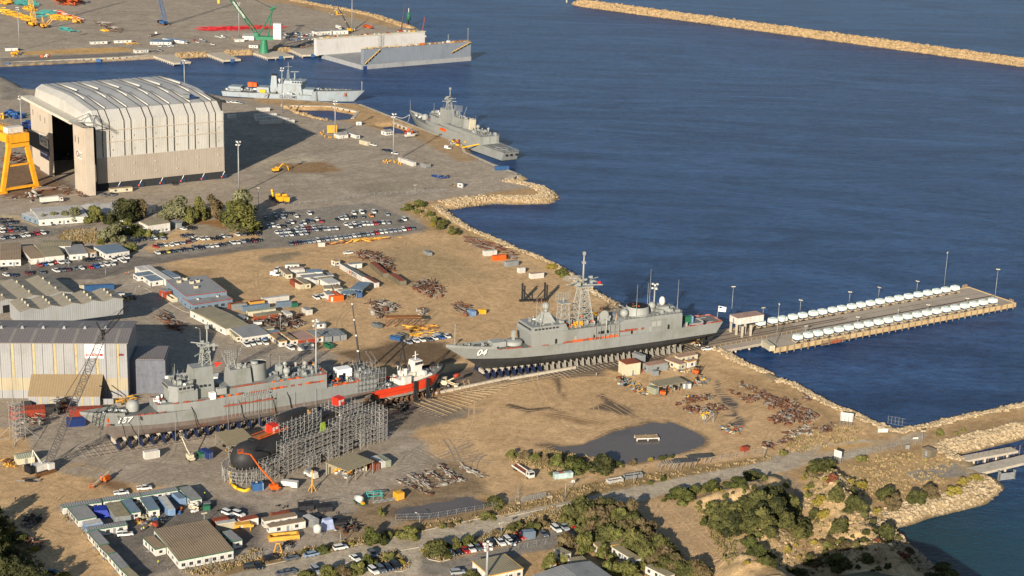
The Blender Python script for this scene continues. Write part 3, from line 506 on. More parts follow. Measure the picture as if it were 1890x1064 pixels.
zw(Q2(780,304),Q2(862,357),Q2(943,346),'white','white box container beside the scrap tangle','rw')
zw(Q2(1078,258),Q2(1150,302),Q2(1240,292),'white','white hut sized container with red barrel beside it','roofg')
hut(Q2(130,362),Q2(226,413),Q2(292,396),'narrow white caravan roof beside the long curved shed',h=2.1,wins=0,door=0)
hut(Q2(375,474),Q2(500,470),2,'low white crate hut at the left edge of the scrap tangle',h=1.5,wins=0,door=0,side=0)
hut(Q2(540,580),Q2(675,552),3,'cream hut below the scrap tangle',wall='cream',roof='khaki',wins=1)
hut(Q2(630,628),Q2(765,606),3,'dark red hut with grey roof behind the lamp post',wall='rust',roof='bluegrey',wins=1)
hut(Q2(615,652),Q2(760,757),Q2(866,745),'white hut with brown roof and ochre edge nearest the white workshop',roof='brown',fas='ochre',wins=3)
hut(Q2(775,622),Q2(930,737),Q2(1030,722),'white hut with brown roof and ochre edge, second from the white workshop',roof='brown',fas='ochre',wins=3)
hut(Q2(1040,737),Q2(1272,702),Q2(1110,587),'wide low store with patchwork red, tan and green roof',wall='red',roof='pink',wins=0,side=0)
hut(Q2(1120,592),Q2(1290,697),Q2(1396,682),'white hut with striped grey roof and ochre edge beside the grey containers',roof='roofg',fas='ochre',wins=3)
GRP='grey containers side by side behind the green skip'
for q,lab in(((Q2(1290,587),Q2(1430,692)),'left one of three grey containers behind the green skip'),((Q2(1395,572),Q2(1545,682)),'middle one of three grey containers behind the green skip'),((Q2(1495,562),Q2(1645,667)),'right one of three grey containers behind the green skip')):
 zw(*q,2.9,'grey',lab,group=GRP)
hut(Q2(1290,504),Q2(1420,492),3,'small white hut just behind the three grey containers',wins=1,h=2.4)
t=hut(Q2(1030,812),Q2(1252,792),2.6,'white hut with sage roof and blue sign facing the slipway',roof='sage',wins=0)
s=MB();s.box(2.6,4.3,-.1,0,1.2,2.1,wm('navy'));s.box(2.9,4.0,-.12,-.102,1.5,1.75,wm('white'));zq('sign',s,t)
zw(Q2(1385,768),Q2(1490,812),Q2(1557,802),'green','green open topped skip with rusty load',h=1.7,open_top=True,cat='skip',name='skip_bin')
t=hut(Q2(228,698),Q2(612,642),Q2(348,502),'large white workshop hut with plain grey roof by four white utes',roof='roofg',wins=4,h=3.2)
hut(Q2(0,560),Q2(120,690),Q2(200,680),'cream lean-to with tan awning at the left of the white workshop',wall='cream',roof='khaki',h=2.6,wins=0)
t=hut(E(1380,208),E(1640,344),E(1805,310),'long curved tan roofed shed behind the row of young trees',wall='white',roof='khaki',h=3.4,wins=4,rise=.7,axis='y')
t=hut(Q3(965,568),Q3(1605,492),Q3(1170,252),'blue grey office block with red trim and flat roof plant',wall='bluegrey',roof='roofg',h=6,wins=0,fas='red',cat='office building',name='office_building',winh=1.2)
for x,y in((.2,.75),(.45,.62),(.62,.66),(.42,.35),(.4,.85)):
 v=MB();fr=jk(Q3(965,568),Q3(1605,492),Q3(1170,252),6);v.cb(fr[2]*x,fr[3]*y,6.05,1.8,1.5,1.2,wm('cream'));v.cb(fr[2]*x,fr[3]*y,7.25,1.2,1,.1,zh);zq('roof_plant',v,t)
t=hut(Q3(1075,702),Q3(1695,612),Q3(1560,505),'lower wing of the office block with shaded windows',wall='bluegrey',roof='roofg',h=4,wins=6,fas='red',cat='office building',name='office_wing',winw=1.8,winh=1.3,vents=2)
hut(Q3(160,107),Q3(250,170),Q3(400,152),'white walkway roof at the gatehouse end of the office annexes',roof='rw',h=3.4,wins=0,side=0)
hut(Q3(290,92),Q3(645,307),Q3(742,296),'long white covered walkway roof leading to the office block',roof='rw',h=3.6,wins=0,side=0)
hut(Q3(565,172),Q3(770,277),Q3(885,263),'annex with blue grey roof on the far side of the white walkway',roof='bluegrey',h=3,wins=2)
hut(Q3(135,212),Q3(210,257),Q3(470,222),'white annex with blue grey roof and wide windows at the gate',roof='bluegrey',h=3,wins=2)
hut(Q3(290,257),Q3(410,337),Q3(600,306),'white annex with grey roof joining the office block',roof='bluegrey',h=3,wins=1)
hut(Q3(540,462),Q3(640,502),3.5,'brick red entrance porch of the office block',wall='red',roof='roofg',h=3.6,wins=0)
m=MB();o,an,Ln,w=jk(Q3(655,552),Q3(752,612),Q3(830,597),1.8);mc=wm('cream')
for q in((0,Ln,0,.12),(0,Ln,w-.12,w),(0,.12,.12,w-.12),(Ln-.12,Ln,.12,w-.12)):m.box(q[0],q[1],q[2],q[3],0,1.8,mc)
qk('screen_wall',m,'pale yellow screen wall round the bins beside the office block','wall',o,an)
hut(Q4(340,312),Q4(592,274),Q4(470,197),'two storey cream store with rusty roof beside the slipway cradles',wall='cream',roof='rust',h=5.4,wins=0,side=0,skirt=0)
zw(Q4(450,105),Q4(600,167),2.6,'grey','grey container stacked high beside the cream slipway store',h=5.4,name='stacked_container')
hut(Q4(725,338),Q4(1065,278),Q4(985,226),'grey steel workshop with brown roof and dark doorway beside the slipway',wall='grey',roof='pink',h=3.4,wins=1,skirt=0)
zw(Q4(770,410),Q4(835,441),2.3,'grey','small grey cube container in front of the brown roofed workshop',h=2.2)
hut(Q4(1010,217),Q4(1270,312),Q4(1390,282),'cream cabin with tan roof right of the grey workshop',wall='cream',roof='pink',h=3,wins=1)
hut(Q4(1260,192),Q4(1590,132),Q4(1510,97),'long cream cabin with tan roof nearest the trestle',wall='cream',roof='pink',h=3,wins=2)
hut(Q4(1420,272),Q4(1560,237),Q4(1500,207),'white walled cabin with ochre edge beside the orange forklift',roof='pink',fas='ochre',h=3,wins=1)
qb(Q4(905,692),Q4(1388,607),Q4(1240,522),'open shed with tan roof full of gear between slipway and pond','khaki',3.8,4,walls=1)
zw(Q4(700,690),Q4(852,742),2.44,'sage','pale green container at the left end of the open shed')
hut(Q4(1340,650),Q4(1475,648),2.2,'small white cupboard hut at the right end of the open shed',h=2.4,wins=0,side=0)
gr='site huts round the near compound'
for a,b,c,l,kw in((GG(450,572),GG(728,532),3,'long white hut with green trim at the back left corner of the near compound',{}),(GG(742,526),GG(1010,489),3,'long white hut with green trim in the middle of the compound back row',{}),(GG(1015,487),GG(1275,445),3,'long white hut with green trim at the right of the compound back row',{}),(GG(487,575),GG(562,662),GG(697,643),'wide hut with grey ribbed roof at the left front of the compound back row',{'wins':4}),(GG(868,520),GG(940,610),GG(1010,600),'narrow hut with blue grey roof right of the two joined grey containers',{'roof':'bluegrey'}),(GG(1005,502),GG(1068,592),GG(1146,584),'narrow hut with blue grey roof next to the open blue container',{'roof':'bluegrey'}),(GG(1285,430),GG(1370,520),GG(1446,506),'last hut with grey roof at the right end of the compound back row',{}),(GG(632,737),GG(912,695),3,'white hut with green trim behind the two parked white utes',{'wins':3}),(GG(628,747),GG(712,840),GG(784,830),'first grey roofed hut down the left fence of the compound',{}),(GG(712,848),GG(770,902),GG(826,890),'brown roofed hut in the row down the left fence of the compound',{'roof':'brown'}),(GG(775,908),GG(862,1008),GG(926,997),'grey roofed hut low on the left fence of the compound',{}),(GG(865,1012),GG(935,1075),GG(995,1063),'khaki roofed hut lowest on the left fence of the compound',{'roof':'khaki'}),(GG(1285,952),GG(1673,877),GG(1457,662),'large white office hut with wide brown ribbed roof in the near compound',{'wins':7,'h':3.3,'roof':'brown','rise':.35,'axis':'x'}),(GG(1025,787),GG(1115,870),GG(1188,853),'small white hut with rusty brown roof joined to the large brown roofed office',{'roof':'brown','wins':2}),(GG(1590,747),GG(1672,817),GG(1736,802),'white hut with pale roof right of the large brown roofed office',{})):
 k=dict(fas='green',group=gr);k.update(kw);hut(a,b,c,l,**k)
zw(GG(750,542),GG(828,642),2.6,'grey','left one of two joined grey containers in the compound','khaki')
zw(GG(806,533),GG(884,636),2.6,'grey','right one of two joined grey containers in the compound','khaki')
zw(GG(1135,492),GG(1202,588),2.6,'lblue','pale blue container with open front in the compound','rw')
zw(GG(1230,467),GG(1285,512),2.6,'lblue','bright blue container at the right of the compound back row','bluegrey')
zw(GG(590,670),GG(615,702),GG(740,680),'lblue','pale blue roofed container between two white huts of the compound','rw')
zw(GG(1555,692),GG(1695,672),2.44,'cream','cream container behind the stacked timber beams','rw')
zw(GG(1535,668),GG(1640,646),2.44,'rust','rust red container behind the cream one by the timber beams')
hut(GG(1725,668),GG(1852,642),2.6,'white hut with rusty roof right of the timber beams',roof='rust',wins=0)
hut(H(70,670),H(305,630),3,'long white hut in the back row by the black cage bins',roof='brown',wins=2)
hut(H(108,714),H(365,668),3,'long white hut in the front row above the yellow lifting frame',roof='brown',wins=2)
zw(H(128,628),H(262,607),2.44,'rust','rust red container behind the long white huts')
zw(H(345,628),H(420,668),H(458,652),'grey','pale grey container beside the black cage bins','rw')
qb(H(665,307),H(850,237),H(690,182),'open fronted tan roofed store full of bundles beside the scaffold','khaki',5,3,walls=2)
zw(H(800,232),H(862,264),2.4,'rust','rust red container at the corner of the tan roofed store')
zw(H(830,207),H(905,247),2.4,'white','white container right of the tan roofed store')
zw(H(868,198),H(938,241),2.44,'sage','pale green container at the outer end beside the tan roofed store')
zw(H(992,456),H(1025,476),H(1074,463),'yellow','bright yellow cube container beside the small pond')
hut((905,1063),(965.1,1049.4),(929,1023.5),'white building with tan roof and ochre edge at the bottom edge',roof='khaki',fas='ochre',wins=4,h=3.3)
hut(N(350,1186),N(770,1080),N(570,957),'large grey roofed hall at the bottom edge among trees',wall='white',roof='roofg',h=5,wins=4,rise=1.0,axis='y',cat='hall',name='hall')
hut(N(325,867),N(400,907),N(453,892),'small white hut beside round bushes at the lower car park',roof='khaki',wins=1)
hut(N(455,960),N(560,942),3,'low hut with pale roof behind the grey roofed hall',roof='khaki',wins=1)
hut(N(745,848),N(905,947),N(962,933),'long white hut with khaki roof under the dark trees',roof='khaki',wins=4)
hut(N(990,988),N(1150,1066),N(1216,1052),'second long hut with khaki roof lower under the dark trees',roof='khaki',wins=3)
hut(N(645,852),N(825,828),4,'cabin with yellow roof corner at the head of the long hut',roof='khaki',fas='ochre',wins=1)
zw(N(108,747),N(193,737),2.44,'bluegrey','blue grey container between the parked cars of the lower car park')
t=hut(MM(1150,502),MM(1215,527),MM(1266,516),'weathered timber shed at the foot of the breakwater',wall='olive',roof='brown',h=2.8,wins=0,side=0)
for a,b,c,l,kw in((B(738,886),B(777,886),2.4,'small white cabin beside the inner dock basin',{'wins':0,'side':0}),(B(955,962),B(1005,956),6,'white marquee with arched windows near the frigate bow',{'rise':1.2,'wins':3,'door':0}),(B(612,985),B(680,978),7,'white pitched tent shelter next to the orange screen',{'rise':1.4,'wins':0,'side':0}),(B(650,955),B(742,985),2.6,'long white hut behind the pitched tent',{'wins':1}),(D(1475,308),D(1512,312),D(1538,306),'small white guard hut at the end of the apron fence',{'wins':1})):
 hut(a,b,c,l,**kw)
zw(B(760,1018),B(822,1035),2.4,'cream','cream container by the apron fence near the mast')
zw(D(1040,122),D(1090,140),2.6,'white','first white container beside the yellow bollards')
zw(D(1097,142),D(1150,160),2.6,'white','second white container beside the yellow bollards')
zw(D(1205,162),D(1243,172),D(1276,164),'grey','grey container with tan roof standing on the apron','brown')
zw(D(1752,190),D(1850,186),2.44,'blue','blue container beside the quay steps')
g='white containers in the shadow of the big hangar'
for i,(x,y)in enumerate(((0,838),(8,860),(42,884),(140,845))):
 zw(B(x,y-4),B(x+(160 if i<3 else 92),y-12 if i<3 else y+18),2.6,'white',['back','second','front','right hand'][i]+' white container in the dark shadow of the big hangar',group=g)
zw(B(232,876),B(290,872),2.6,'white','short white container just right of the shaded container rows')
zw(B(22,790),B(110,784),3,'white','white container at the far side of the shaded rows by the wharf ramp')
zw(A(1662,838),A(1718,834),2.6,'white','lone white container in the shadow beside the hangar corner')
zw(E(612,36),E(828,24),2.44,'blue','long blue container beyond the fabrication sheds','blue')
zw(E(700,98),E(905,86),2.44,'white','white container with blue roof below the long blue one','blue')
zw(E(578,30),E(700,22),2.44,'cream','cream container half behind the long blue one','khaki')
zw(E(530,118),E(600,112),3,'white','small white box hut against the fabrication shed',h=2.6)
def pj(v):
 d=Vector(v)-Vector((0,0,HCAM));k=d.dot(fw);return(945+F_PX*d.dot(rt)/k,532-F_PX*d.dot(up)/k)
def Hz(base,topy,z0=0):
 b=G(*base,z0);lo,hi=z0,150
 for _ in range(40):
  m=(lo+hi)/2
  if pj((b.x,b.y,m))[1]>topy:lo=m
  else:hi=m
 return lo
def vb():
 FL=G(40+90/4.433,130+742/4.433);t=zg('assembly_hangar','giant white and taupe ship assembly hangar with curved roof and open sliding doors','hangar',FL,radians(-56.5))
 Wd,y0,y1=96.7,8.0,88.8
 whit=qw('hangar_white',zj(184,182,175),1,1.1,.3,.55,.14,0,.05);taupe=qw('hangar_taupe',zj(160,150,138),1,1.1,.3,.6,.12,0,.05);roofw=qw('hangar_roof',zj(180,179,175),0,1.3,.3,.55,.16,0,.05)
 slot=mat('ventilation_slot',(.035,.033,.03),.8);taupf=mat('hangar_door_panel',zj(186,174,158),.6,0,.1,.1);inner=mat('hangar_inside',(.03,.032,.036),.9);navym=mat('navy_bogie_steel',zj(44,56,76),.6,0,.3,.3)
 m=MB()
 for x0,x1 in((Wd-.4,Wd),(0,.4)):
  m.box(x0,x1,y0,y1,20,41.3 if x0>1 else 48.5,whit)
 m.add([(Wd,y0,41.3),(Wd,y1,41.3),(Wd-7.2,y1,47.2),(Wd-7.2,y0,47.2)],[(0,1,2,3)],whit)
 m.box(0,Wd,y1-.4,y1,5,41.3,whit);zq('upper_wall',m,t)
 m=MB();m.box(Wd-.45,Wd+.08,y0,y1,4.6,20,taupe);zq('lower_wall',m,t)
 m=MB();pf=[(0,48.6),(Wd/2-8,50.0),(Wd/2+8,50.0),(Wd-7.2,47.2),(Wd-7.2,46.9),(Wd/2+8,49.6),(Wd/2-8,49.6),(0,48.3)]
 m.profy(pf[::-1],y0,y1,roofw);m.profy([(.5,41.2),(.5,48.2),(Wd/2-8,49.3),(Wd/2+8,49.3),(Wd-7.6,46.7),(Wd-.5,41.2)][::-1],y1-.9,y1-.45,whit);zq('roof',m,t)
 P=[(Wd,20.2),(Wd,41.3),(Wd-7.2,47.2),(Wd/2+8,50.0),(Wd/2-8,50.0),(0,48.6)]
 for i in range(6):
  ya=y0+3.6+i*13.45
  for yy in(ya,ya+4.3):
   s=MB()
   for(xa,za),(xb,zb)in zip(P,P[1:]):
    d=Vector((xb-xa,zb-za)).normalized();nx,nz=d.y,-d.x
    o=.13
    s.add([(xa+nx*o,yy,za+nz*o),(xa+nx*o,yy+.6,za+nz*o),(xb+nx*o,yy+.6,zb+nz*o),(xb+nx*o,yy,zb+nz*o)],[(0,1,2,3)],slot)
   zq('ventilation_slot',s,t)
  s=MB()
  s.tube((Wd-9,ya+5.6,47.7),(Wd/2+9,ya+5.6,50.3),.4,whit,8);s.tube((Wd-34,ya+1.9,49.5),(Wd/2-6,ya+1.9,50.7),.55,whit,8);s.tube((Wd/2-9,ya+5.6,50.5),(4,ya+5.6,49.3),.55,whit,8)
  zq('roof_duct',s,t)
 g=MB()
 for z in(29,36):
  g.box(Wd+.1,Wd+.45,y0,y1,z,z+.35,taupf)
 zq('gutter',g,t)
 for y in range(6):
  for z in(9,15,24,32):
   s=MB();s.cb(Wd+.3,y0+9.5+y*13.45,z,.5,.7,.7,taupf);zq('wall_light',s,t)
 m=MB();yb=y0
 top=[(0,41.3),(0,48.7),(Wd/2-8,50.2),(Wd/2+8,50.2),(Wd-7.2,47.4),(Wd,41.6)]
 fr=[(0,yb-5,40.2),(1,yb-4,46.5),(Wd/2-8,yb-4,47.6),(Wd/2+8,yb-4,47.6),(Wd-10,yb-4,45.2),(Wd-3,yb-5,40.2)]
 vs=[(x,yb,z)for x,z in top]+fr;m.add(vs,[(i,i+1,6+i+1,6+i)for i in range(5)]+[(6,7,8,9,10,11)],whit)
 m.add([(-.05,yb,41.3),(-.05,yb,38.8),(-.05,yb-5,38.8),(-.05,yb-5,40.2)],[(0,1,2,3)],whit);m.add([(Wd,yb,41.6),(Wd,yb,38.8),(Wd-3,yb-5,38.8),(Wd-3,yb-5,40.2)],[(3,2,1,0)],whit)
 zq('gable_fascia',m,t)
 m=MB();m.box(-5,87,-4,3,39.6,41.2,mat('hangar_canopy',zj(206,200,184),.6));zq('canopy',m,t)
 for x0,x1,yy,lab in((7.5,27.5,-1,1),(27.5,47.5,-3,2)):
  d=MB();d.box(x0,x1,yy-1.2,yy+1.2,0.3,39.6,taupf);dr=zq('sliding_door',d,t)
  for k in range(2):
   w=MB();xx=x0+5+k*9;w.box(xx-.45,xx+.45,yy-1.26,yy-1.2,32,35.5,slot);zq('slit_window',w,dr)
 d=MB();d.box(7.45,47.55,-4.3,-4.21,12.6,22.6,mat('dark_banner',zj(58,60,66),.7));zq('banner',d,t)
 s=MB();s.box(30,46,-4.42,-4.32,16.9,24.4,wm('white'));sg=zq('sign_board',s,t,'white sign board with blue emblem')
 s=MB();s.lathe(34,21.0,[(.01,-4.6),(2.3,-4.6),(2.3,-4.44),(.01,-4.44)],wm('blue'),18,False,'y');s.lathe(34.7,21.3,[(.01,-4.66),(1.1,-4.66),(1.1,-4.62),(.01,-4.62)],wm('white'),14,False,'y');zq('emblem',s,sg)
 for i,l in enumerate(('AUSTRALIAN','MARINE','COMPLEX')):qq('lettering',l,1.7,ink,sg,(37.2,-4.46,21.9-i*1.9),(pi/2,0,0),.02)
 s=MB();s.box(30,46,-4.42,-4.32,9.5,16.6,mat('night_navy_banner',zj(30,34,58),.6));s=zq('banner',s,t,'navy banner under the white sign board');qq('lettering','Common User Facility',1.3,wm('grey'),s,(31,-4.46,12),(pi/2,0,0),.02)
 for x0,x1,yy in((88.5,103.5,-1.5),):
  d=MB();d.box(x0,x1,yy-1.4,yy+1.4,0.3,41.2,taupf);d.box(x1+.35,x1+1.1,yy-1.2,yy+3,0.3,40.6,taupf);d.box(x1+1.5,x1+3.0,yy-.5,yy+4.6,0.3,40.4,taupf);dr=zq('sliding_door',d,t,'open right hand sliding door standing clear of the side wall')
  for xx in(92,97.5):
   w=MB();w.box(xx-.45,xx+.45,yy-1.46,yy-1.4,30,33.8,slot);zq('slit_window',w,dr)
  w=MB();w.box(94,102.5,yy-1.55,yy-1.42,21.2,26,wm('white'));sg=zq('sign_board',w,dr,'white sign board lettered ACC')
  qq('lettering','ACC',3.0,wm('green'),sg,(96.3,yy-1.58,22.4),(pi/2,0,0),.02,shear=.2,bold=.06)
  w=MB();w.lathe(95.6,23.6,[(1.3,yy-1.62),(1.9,yy-1.62),(1.9,yy-1.57),(1.3,yy-1.57)],mat('maroon_paint',zj(110,30,50),.5),14,False,'y',False);zq('emblem',w,sg)
 s=MB()
 q=[(88,-5,41.5),(106,-4,41.5),(106,5,41.5),(97,6,41.5)];apx=(98,4,47.5)
 for a,b in zip(q,q[1:]+q[:1]):s.bar(a,b,.45,steel);s.bar(a,apx,.35,steel)
 s.lattice((98,4,47),(113,3,41.6),1.2,steel,8,.1);zq('roof_truss',s,t)
 for xx in(Wd-3,3):
  for i in range(6):
   b=MB();ya=y0+2+i*13.4;b.box(xx-2.5,xx+2.4,ya,ya+8.5,0.2,4.2,navym);b.box(xx-2.9,xx+2.9,ya+8.5,ya+13.3,0,2.6,navym);b.bar((xx+2.6,ya+10,1),(xx+3.0,ya+12,4.5),.35,steel);b.ball((xx+3.1,ya+10,1.2),.55,mat('signal_orange',zj(226,96,40),.5),8)
   zq('bogie',b,t)
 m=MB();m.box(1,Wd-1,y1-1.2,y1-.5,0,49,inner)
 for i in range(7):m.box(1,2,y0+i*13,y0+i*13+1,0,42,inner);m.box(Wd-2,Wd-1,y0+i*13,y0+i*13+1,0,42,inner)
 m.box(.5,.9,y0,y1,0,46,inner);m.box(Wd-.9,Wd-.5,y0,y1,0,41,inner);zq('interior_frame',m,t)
 s=MB();s.cb(Wd-13,70,49.3,3.5,3.2,2.2,wm('grey'));s.cb(Wd-13,73.5,49.3,3,2,1.8,wm('navy'));zq('roof_plant',s,t)
 r=MB();
 for yy in(-4.6,-2.2,-.2):r.box(-30,112,yy-.15,yy+.15,.02,.12,steel)
 qk('door_rail',r,'steel door rails running in front of the open hangar','rail',FL,radians(-56.5))
vb()
def yg():
 C0=G(935/3.9375,520+850/3.9375);t=zg('slipway_shed','large grey shed with yellow wall stripes and red lettered white sign','shed',C0,radians(5))
 gr=qw('shed_wall_grey',zj(148,149,150),0,.9,.35,.55,.14,0,.08);cr=qw('shed_wall_cream',zj(164,154,130),0,.9,.35,.6,.2,0,.08);rf=qw('shed_roof_grey',zj(122,116,114),0,1.0,.4,.6,.12,0,.04)
 yl=mat('yellow_stripe',zj(172,158,116),.6);kh=qw('lean_to_roof',zj(142,124,96),0,1.0,.4,.6,.12,0,.06);sky=mat('roof_light_strip',zj(140,136,128),.5,0,.15)
 L0=-82;h=23.2;Wd=28;rz=24.7
 m=MB();m.box(L0,0,0,.3,8.6,h,gr);m.box(L0,-.02,-.05,.28,3.4,8.6,cr);m.box(L0,0,0,.3,0,3.4,gr);m.box(L0,0,Wd-.3,Wd,0,h,gr);m.profx([(.3,0),(Wd-.3,0),(Wd-.3,h),(Wd/2,rz-.15),(.3,h)],-.3,-.02,gr);zq('wall',m,t)
 m=MB();m.profx([(-.6,h-.15),(Wd/2,rz),(Wd/2,rz+.25),(-.6,h+.15)],L0,.5,rf,True);m.profx([(Wd/2,rz),(Wd+.6,h-.15),(Wd+.6,h+.15),(Wd/2,rz+.25)],L0,.5,rf,True)
 for i in range(10):
  x=-4.4-i*8.15
  m.add([(x-.6,-.2,h+.2),(x+.6,-.2,h+.2),(x+.6,Wd/2-1,rz+.19),(x-.6,Wd/2-1,rz+.19)],[(0,1,2,3)],sky);m.add([(x-.6,Wd/2+1,rz+.2),(x+.6,Wd/2+1,rz+.2),(x+.6,Wd-.4,h+.24),(x-.6,Wd-.4,h+.24)],[(0,1,2,3)],sky)
 zq('roof',m,t)
 for i in range(9):
  s=MB();s.box(-4-i*8.15,-3.1-i*8.15,-.12,-.06,8.8,h-.2,yl);zq('yellow_stripe',s,t)
 for i in range(20):
  s=MB();s.box(-.05-i*4.1,.05-i*4.1,-.1,-.055,0,h-.3,zv);zq('wall_joint',s,t)
 for i in range(8):
  v=MB();v.cb(-10-i*8.2,Wd/2-.5,rz,1.5,1.5,1.2,wm('grey'),0,.3,.3);zq('roof_vent',v,t)
 m=MB();m.profx([(-9.2,4.3),(-.1,10.2),(-.1,9.9),(-9.2,4.0)],-37.5,-9.6,kh);m.box(-37.3,-9.8,-9,-8.8,0,4.0,gr);m.profx([(-8.8,0),(-.1,0),(-.1,9.8),(-8.8,4.0)],-37.3,-37.1,gr)
 zq('lean_to',m,t)
 for x in(-33,-29,-17,-13):
  s=MB();s.box(x,x+.8,-9.06,-9.01,.2,3.9,yl);zq('yellow_stripe',s,t)
 m=MB();m.box(-9.5,-2,.31,.6,0,8.4,zv);m.box(-9.6,-5,-6.5,-6.2,0,2.2,gr);m.bar((-9.7,-8.9,8.6),(-2,-3,2),.3,zv);zq('doorway',m,t)
 s=MB();s.box(-16.4,-9,-.25,-.13,17,22.8,mat('sign_white',(.8,.8,.8),.5));sg=zq('sign',s,t,'white sign with a red lettered band')
 s=MB();s.box(-16,-9.4,-.32,-.26,17.9,18.9,red);rb=zq('red_band',s,sg);qq('lettering','BAE SYSTEMS',.86,mat('sign_white',(.8,.8,.8)),sg,(-15.6,-.36,18.1),(pi/2,0,0),.01,bold=.03)
 s=MB();s.box(-3.2,-1.4,-.2,-.1,18.0,18.8,mat('maroon_paint',zj(110,30,50),.5));zq('name_plate',s,t)
 s=MB();s.box(.02,14,6,24,0,14,mat('annex_blue_grey',zj(104,108,118),.6));s.box(1,13.5,6.5,23.5,14,14.3,rf);zq('side_annex',s,t)
 s=MB();s.box(14.02,34,14,19,3,4.2,wm('white'));s.box(15,33,14.5,18.5,0,3,zv);zq('covered_store',s,t)
yg()
def yp(name,o,az,n,bw,dep,h,rz,label,left=None,doors=(),strip=True):
 """n parallel gabled bays growing to local -x from the right front corner o"""
 t=zg(name,label,'shed',o,radians(az));w_=qw('shed_wall_pale',zj(150,152,152),0,.9,.3,.6,.16,0,.08);r1=qw('shed_roof_tan',zj(150,142,124),1,1,.35,.6,.16,0,.06)
 for i in range(n):
  x1=-i*bw;x0=x1-bw
  m=MB();m.profy([(x0,0),(x1,0),(x1,h),((x0+x1)/2,rz),(x0,h)],0,.25,w_);m.profy([(x0,0),(x1,0),(x1,h),((x0+x1)/2,rz),(x0,h)],dep-.25,dep,w_)
  if i==0:m.box(x1-.25,x1,.25,dep-.25,0,h,w_)
  if i==n-1:m.box(x0,x0+.25,.25,dep-.25,0,h,w_)
  zq('wall',m,t)
  m=MB();xm=(x0+x1)/2;m.profy([(x0,h),(xm,rz),(xm,rz+.2),(x0-.0,h+.2)][::-1],-.3,dep+.3,r1);m.profy([(xm,rz),(x1+(.4 if i==0 else 0),h-(.03 if i==0 else 0)),(x1+(.4 if i==0 else 0),h+.2),(xm,rz+.2)][::-1],-.3,dep+.3,r1)
  if strip:
   for k in range(3):
    y=dep*(k+.5)/3;m.add([(x0+.6,y,h+.28),(xm-.3,y,rz+.26),(xm-.3,y+1.1,rz+.26),(x0+.6,y+1.1,h+.28)],[(0,1,2,3)],mat('roof_light_strip',zj(140,136,128)))
  zq('roof',m,t)
  for k in range(3):
   v=MB();y=dep*(k+.6)/3.4;v.cb(xm,y,rz+.1,.7,.7,1.0,wm('cream'),0,.6,.6);zq('roof_vent',v,t)
 for x,w2,hh in doors:
  d=MB();d.box(x,x+w2,-.06,-.01,0,hh,zv);zq('doorway',d,t)
 return t
yp('fabrication_shed',G(1020/7.56,500+455/7.56),33.9,5,12.6,30,5.2,6.6,'pale fabrication shed with two tan gables and an open dark doorway beside blue containers',doors=((-18.2,1.4,3.6),(-33,3.2,3.6)))
yp('plate_workshop',G(1722/7.56,500+605/7.56,7),31,5,9.2,16,7,8.2,'multi gabled tan roofed workshop just behind the yellow striped shed')
hut(C(0,868),C(150,862),C(110,742),'long white workshop with tan and green striped roof at the left edge',roof='brown',wins=3,rise=.6,h=3.6)
hut(C(225,858),C(322,848),C(240,760),'white gabled workshop with brown roof between two wider ones',roof='brown',wins=0,rise=.4,h=3.4)
hut(C(325,845),C(468,832),C(330,745),'wide white workshop with striped brown roof',roof='khaki',wins=0,rise=.5,h=3.6)
hut(C(300,770),C(515,765),C(430,722),'tan roofed workshop at the back of the white workshop row',roof='khaki',wins=0,rise=.5,h=3.8)
hut(C(505,828),C(640,818),C(545,755),'white workshop with grey roof and two small windows',roof='roofg',wins=2,h=3.4)
hut(C(650,815),C(698,806),C(630,755),'narrow white workshop with ochre roof edge',roof='brown',fas='ochre',wins=1,h=3.2)
hut(C(770,823),C(940,800),C(850,748),'white workshop with flat blue grey roof at the end of the row',roof='bluegrey',wins=3,h=3.4)
hut(C(1075,618),C(1235,595),C(1130,570),'two storey white canteen with tan roof behind green bushes',roof='khaki',wins=3,h=5,rise=.3,winh=.8)
hut(C(922,612),C(1000,640),C(1080,618),'low white wing of the canteen',roof='khaki',wins=2,h=3.4)
hut(C(1240,600),C(1320,602),6,'shaded grey shed right of the canteen',wall='dgrey',roof='grey',wins=0,h=3)
hut(C(158,530),C(275,568),C(340,520),'blue walled reception with white curved roof at the car park',wall='bluegrey',roof='rw',wins=3,h=3.6,rise=.5)
hut(C(285,575),C(640,548),C(540,468),'long white roofed office behind the young trees',roof='rw',wins=6,h=3.8,rise=.8)
hut(C(560,480),C(700,520),C(800,470),'white roofed office wing with curved canopy',roof='rw',wins=2,h=3.8,rise=.6)
hut(C(640,500),C(900,545),C(960,445),'wide pale roofed office behind the tall dark trees',roof='rw',wins=4,h=4,rise=.5)
hut(C(800,352),C(962,338),3,'cream site hut standing beside the hangar door',wall='cream',roof='brown',wins=2,door=0)
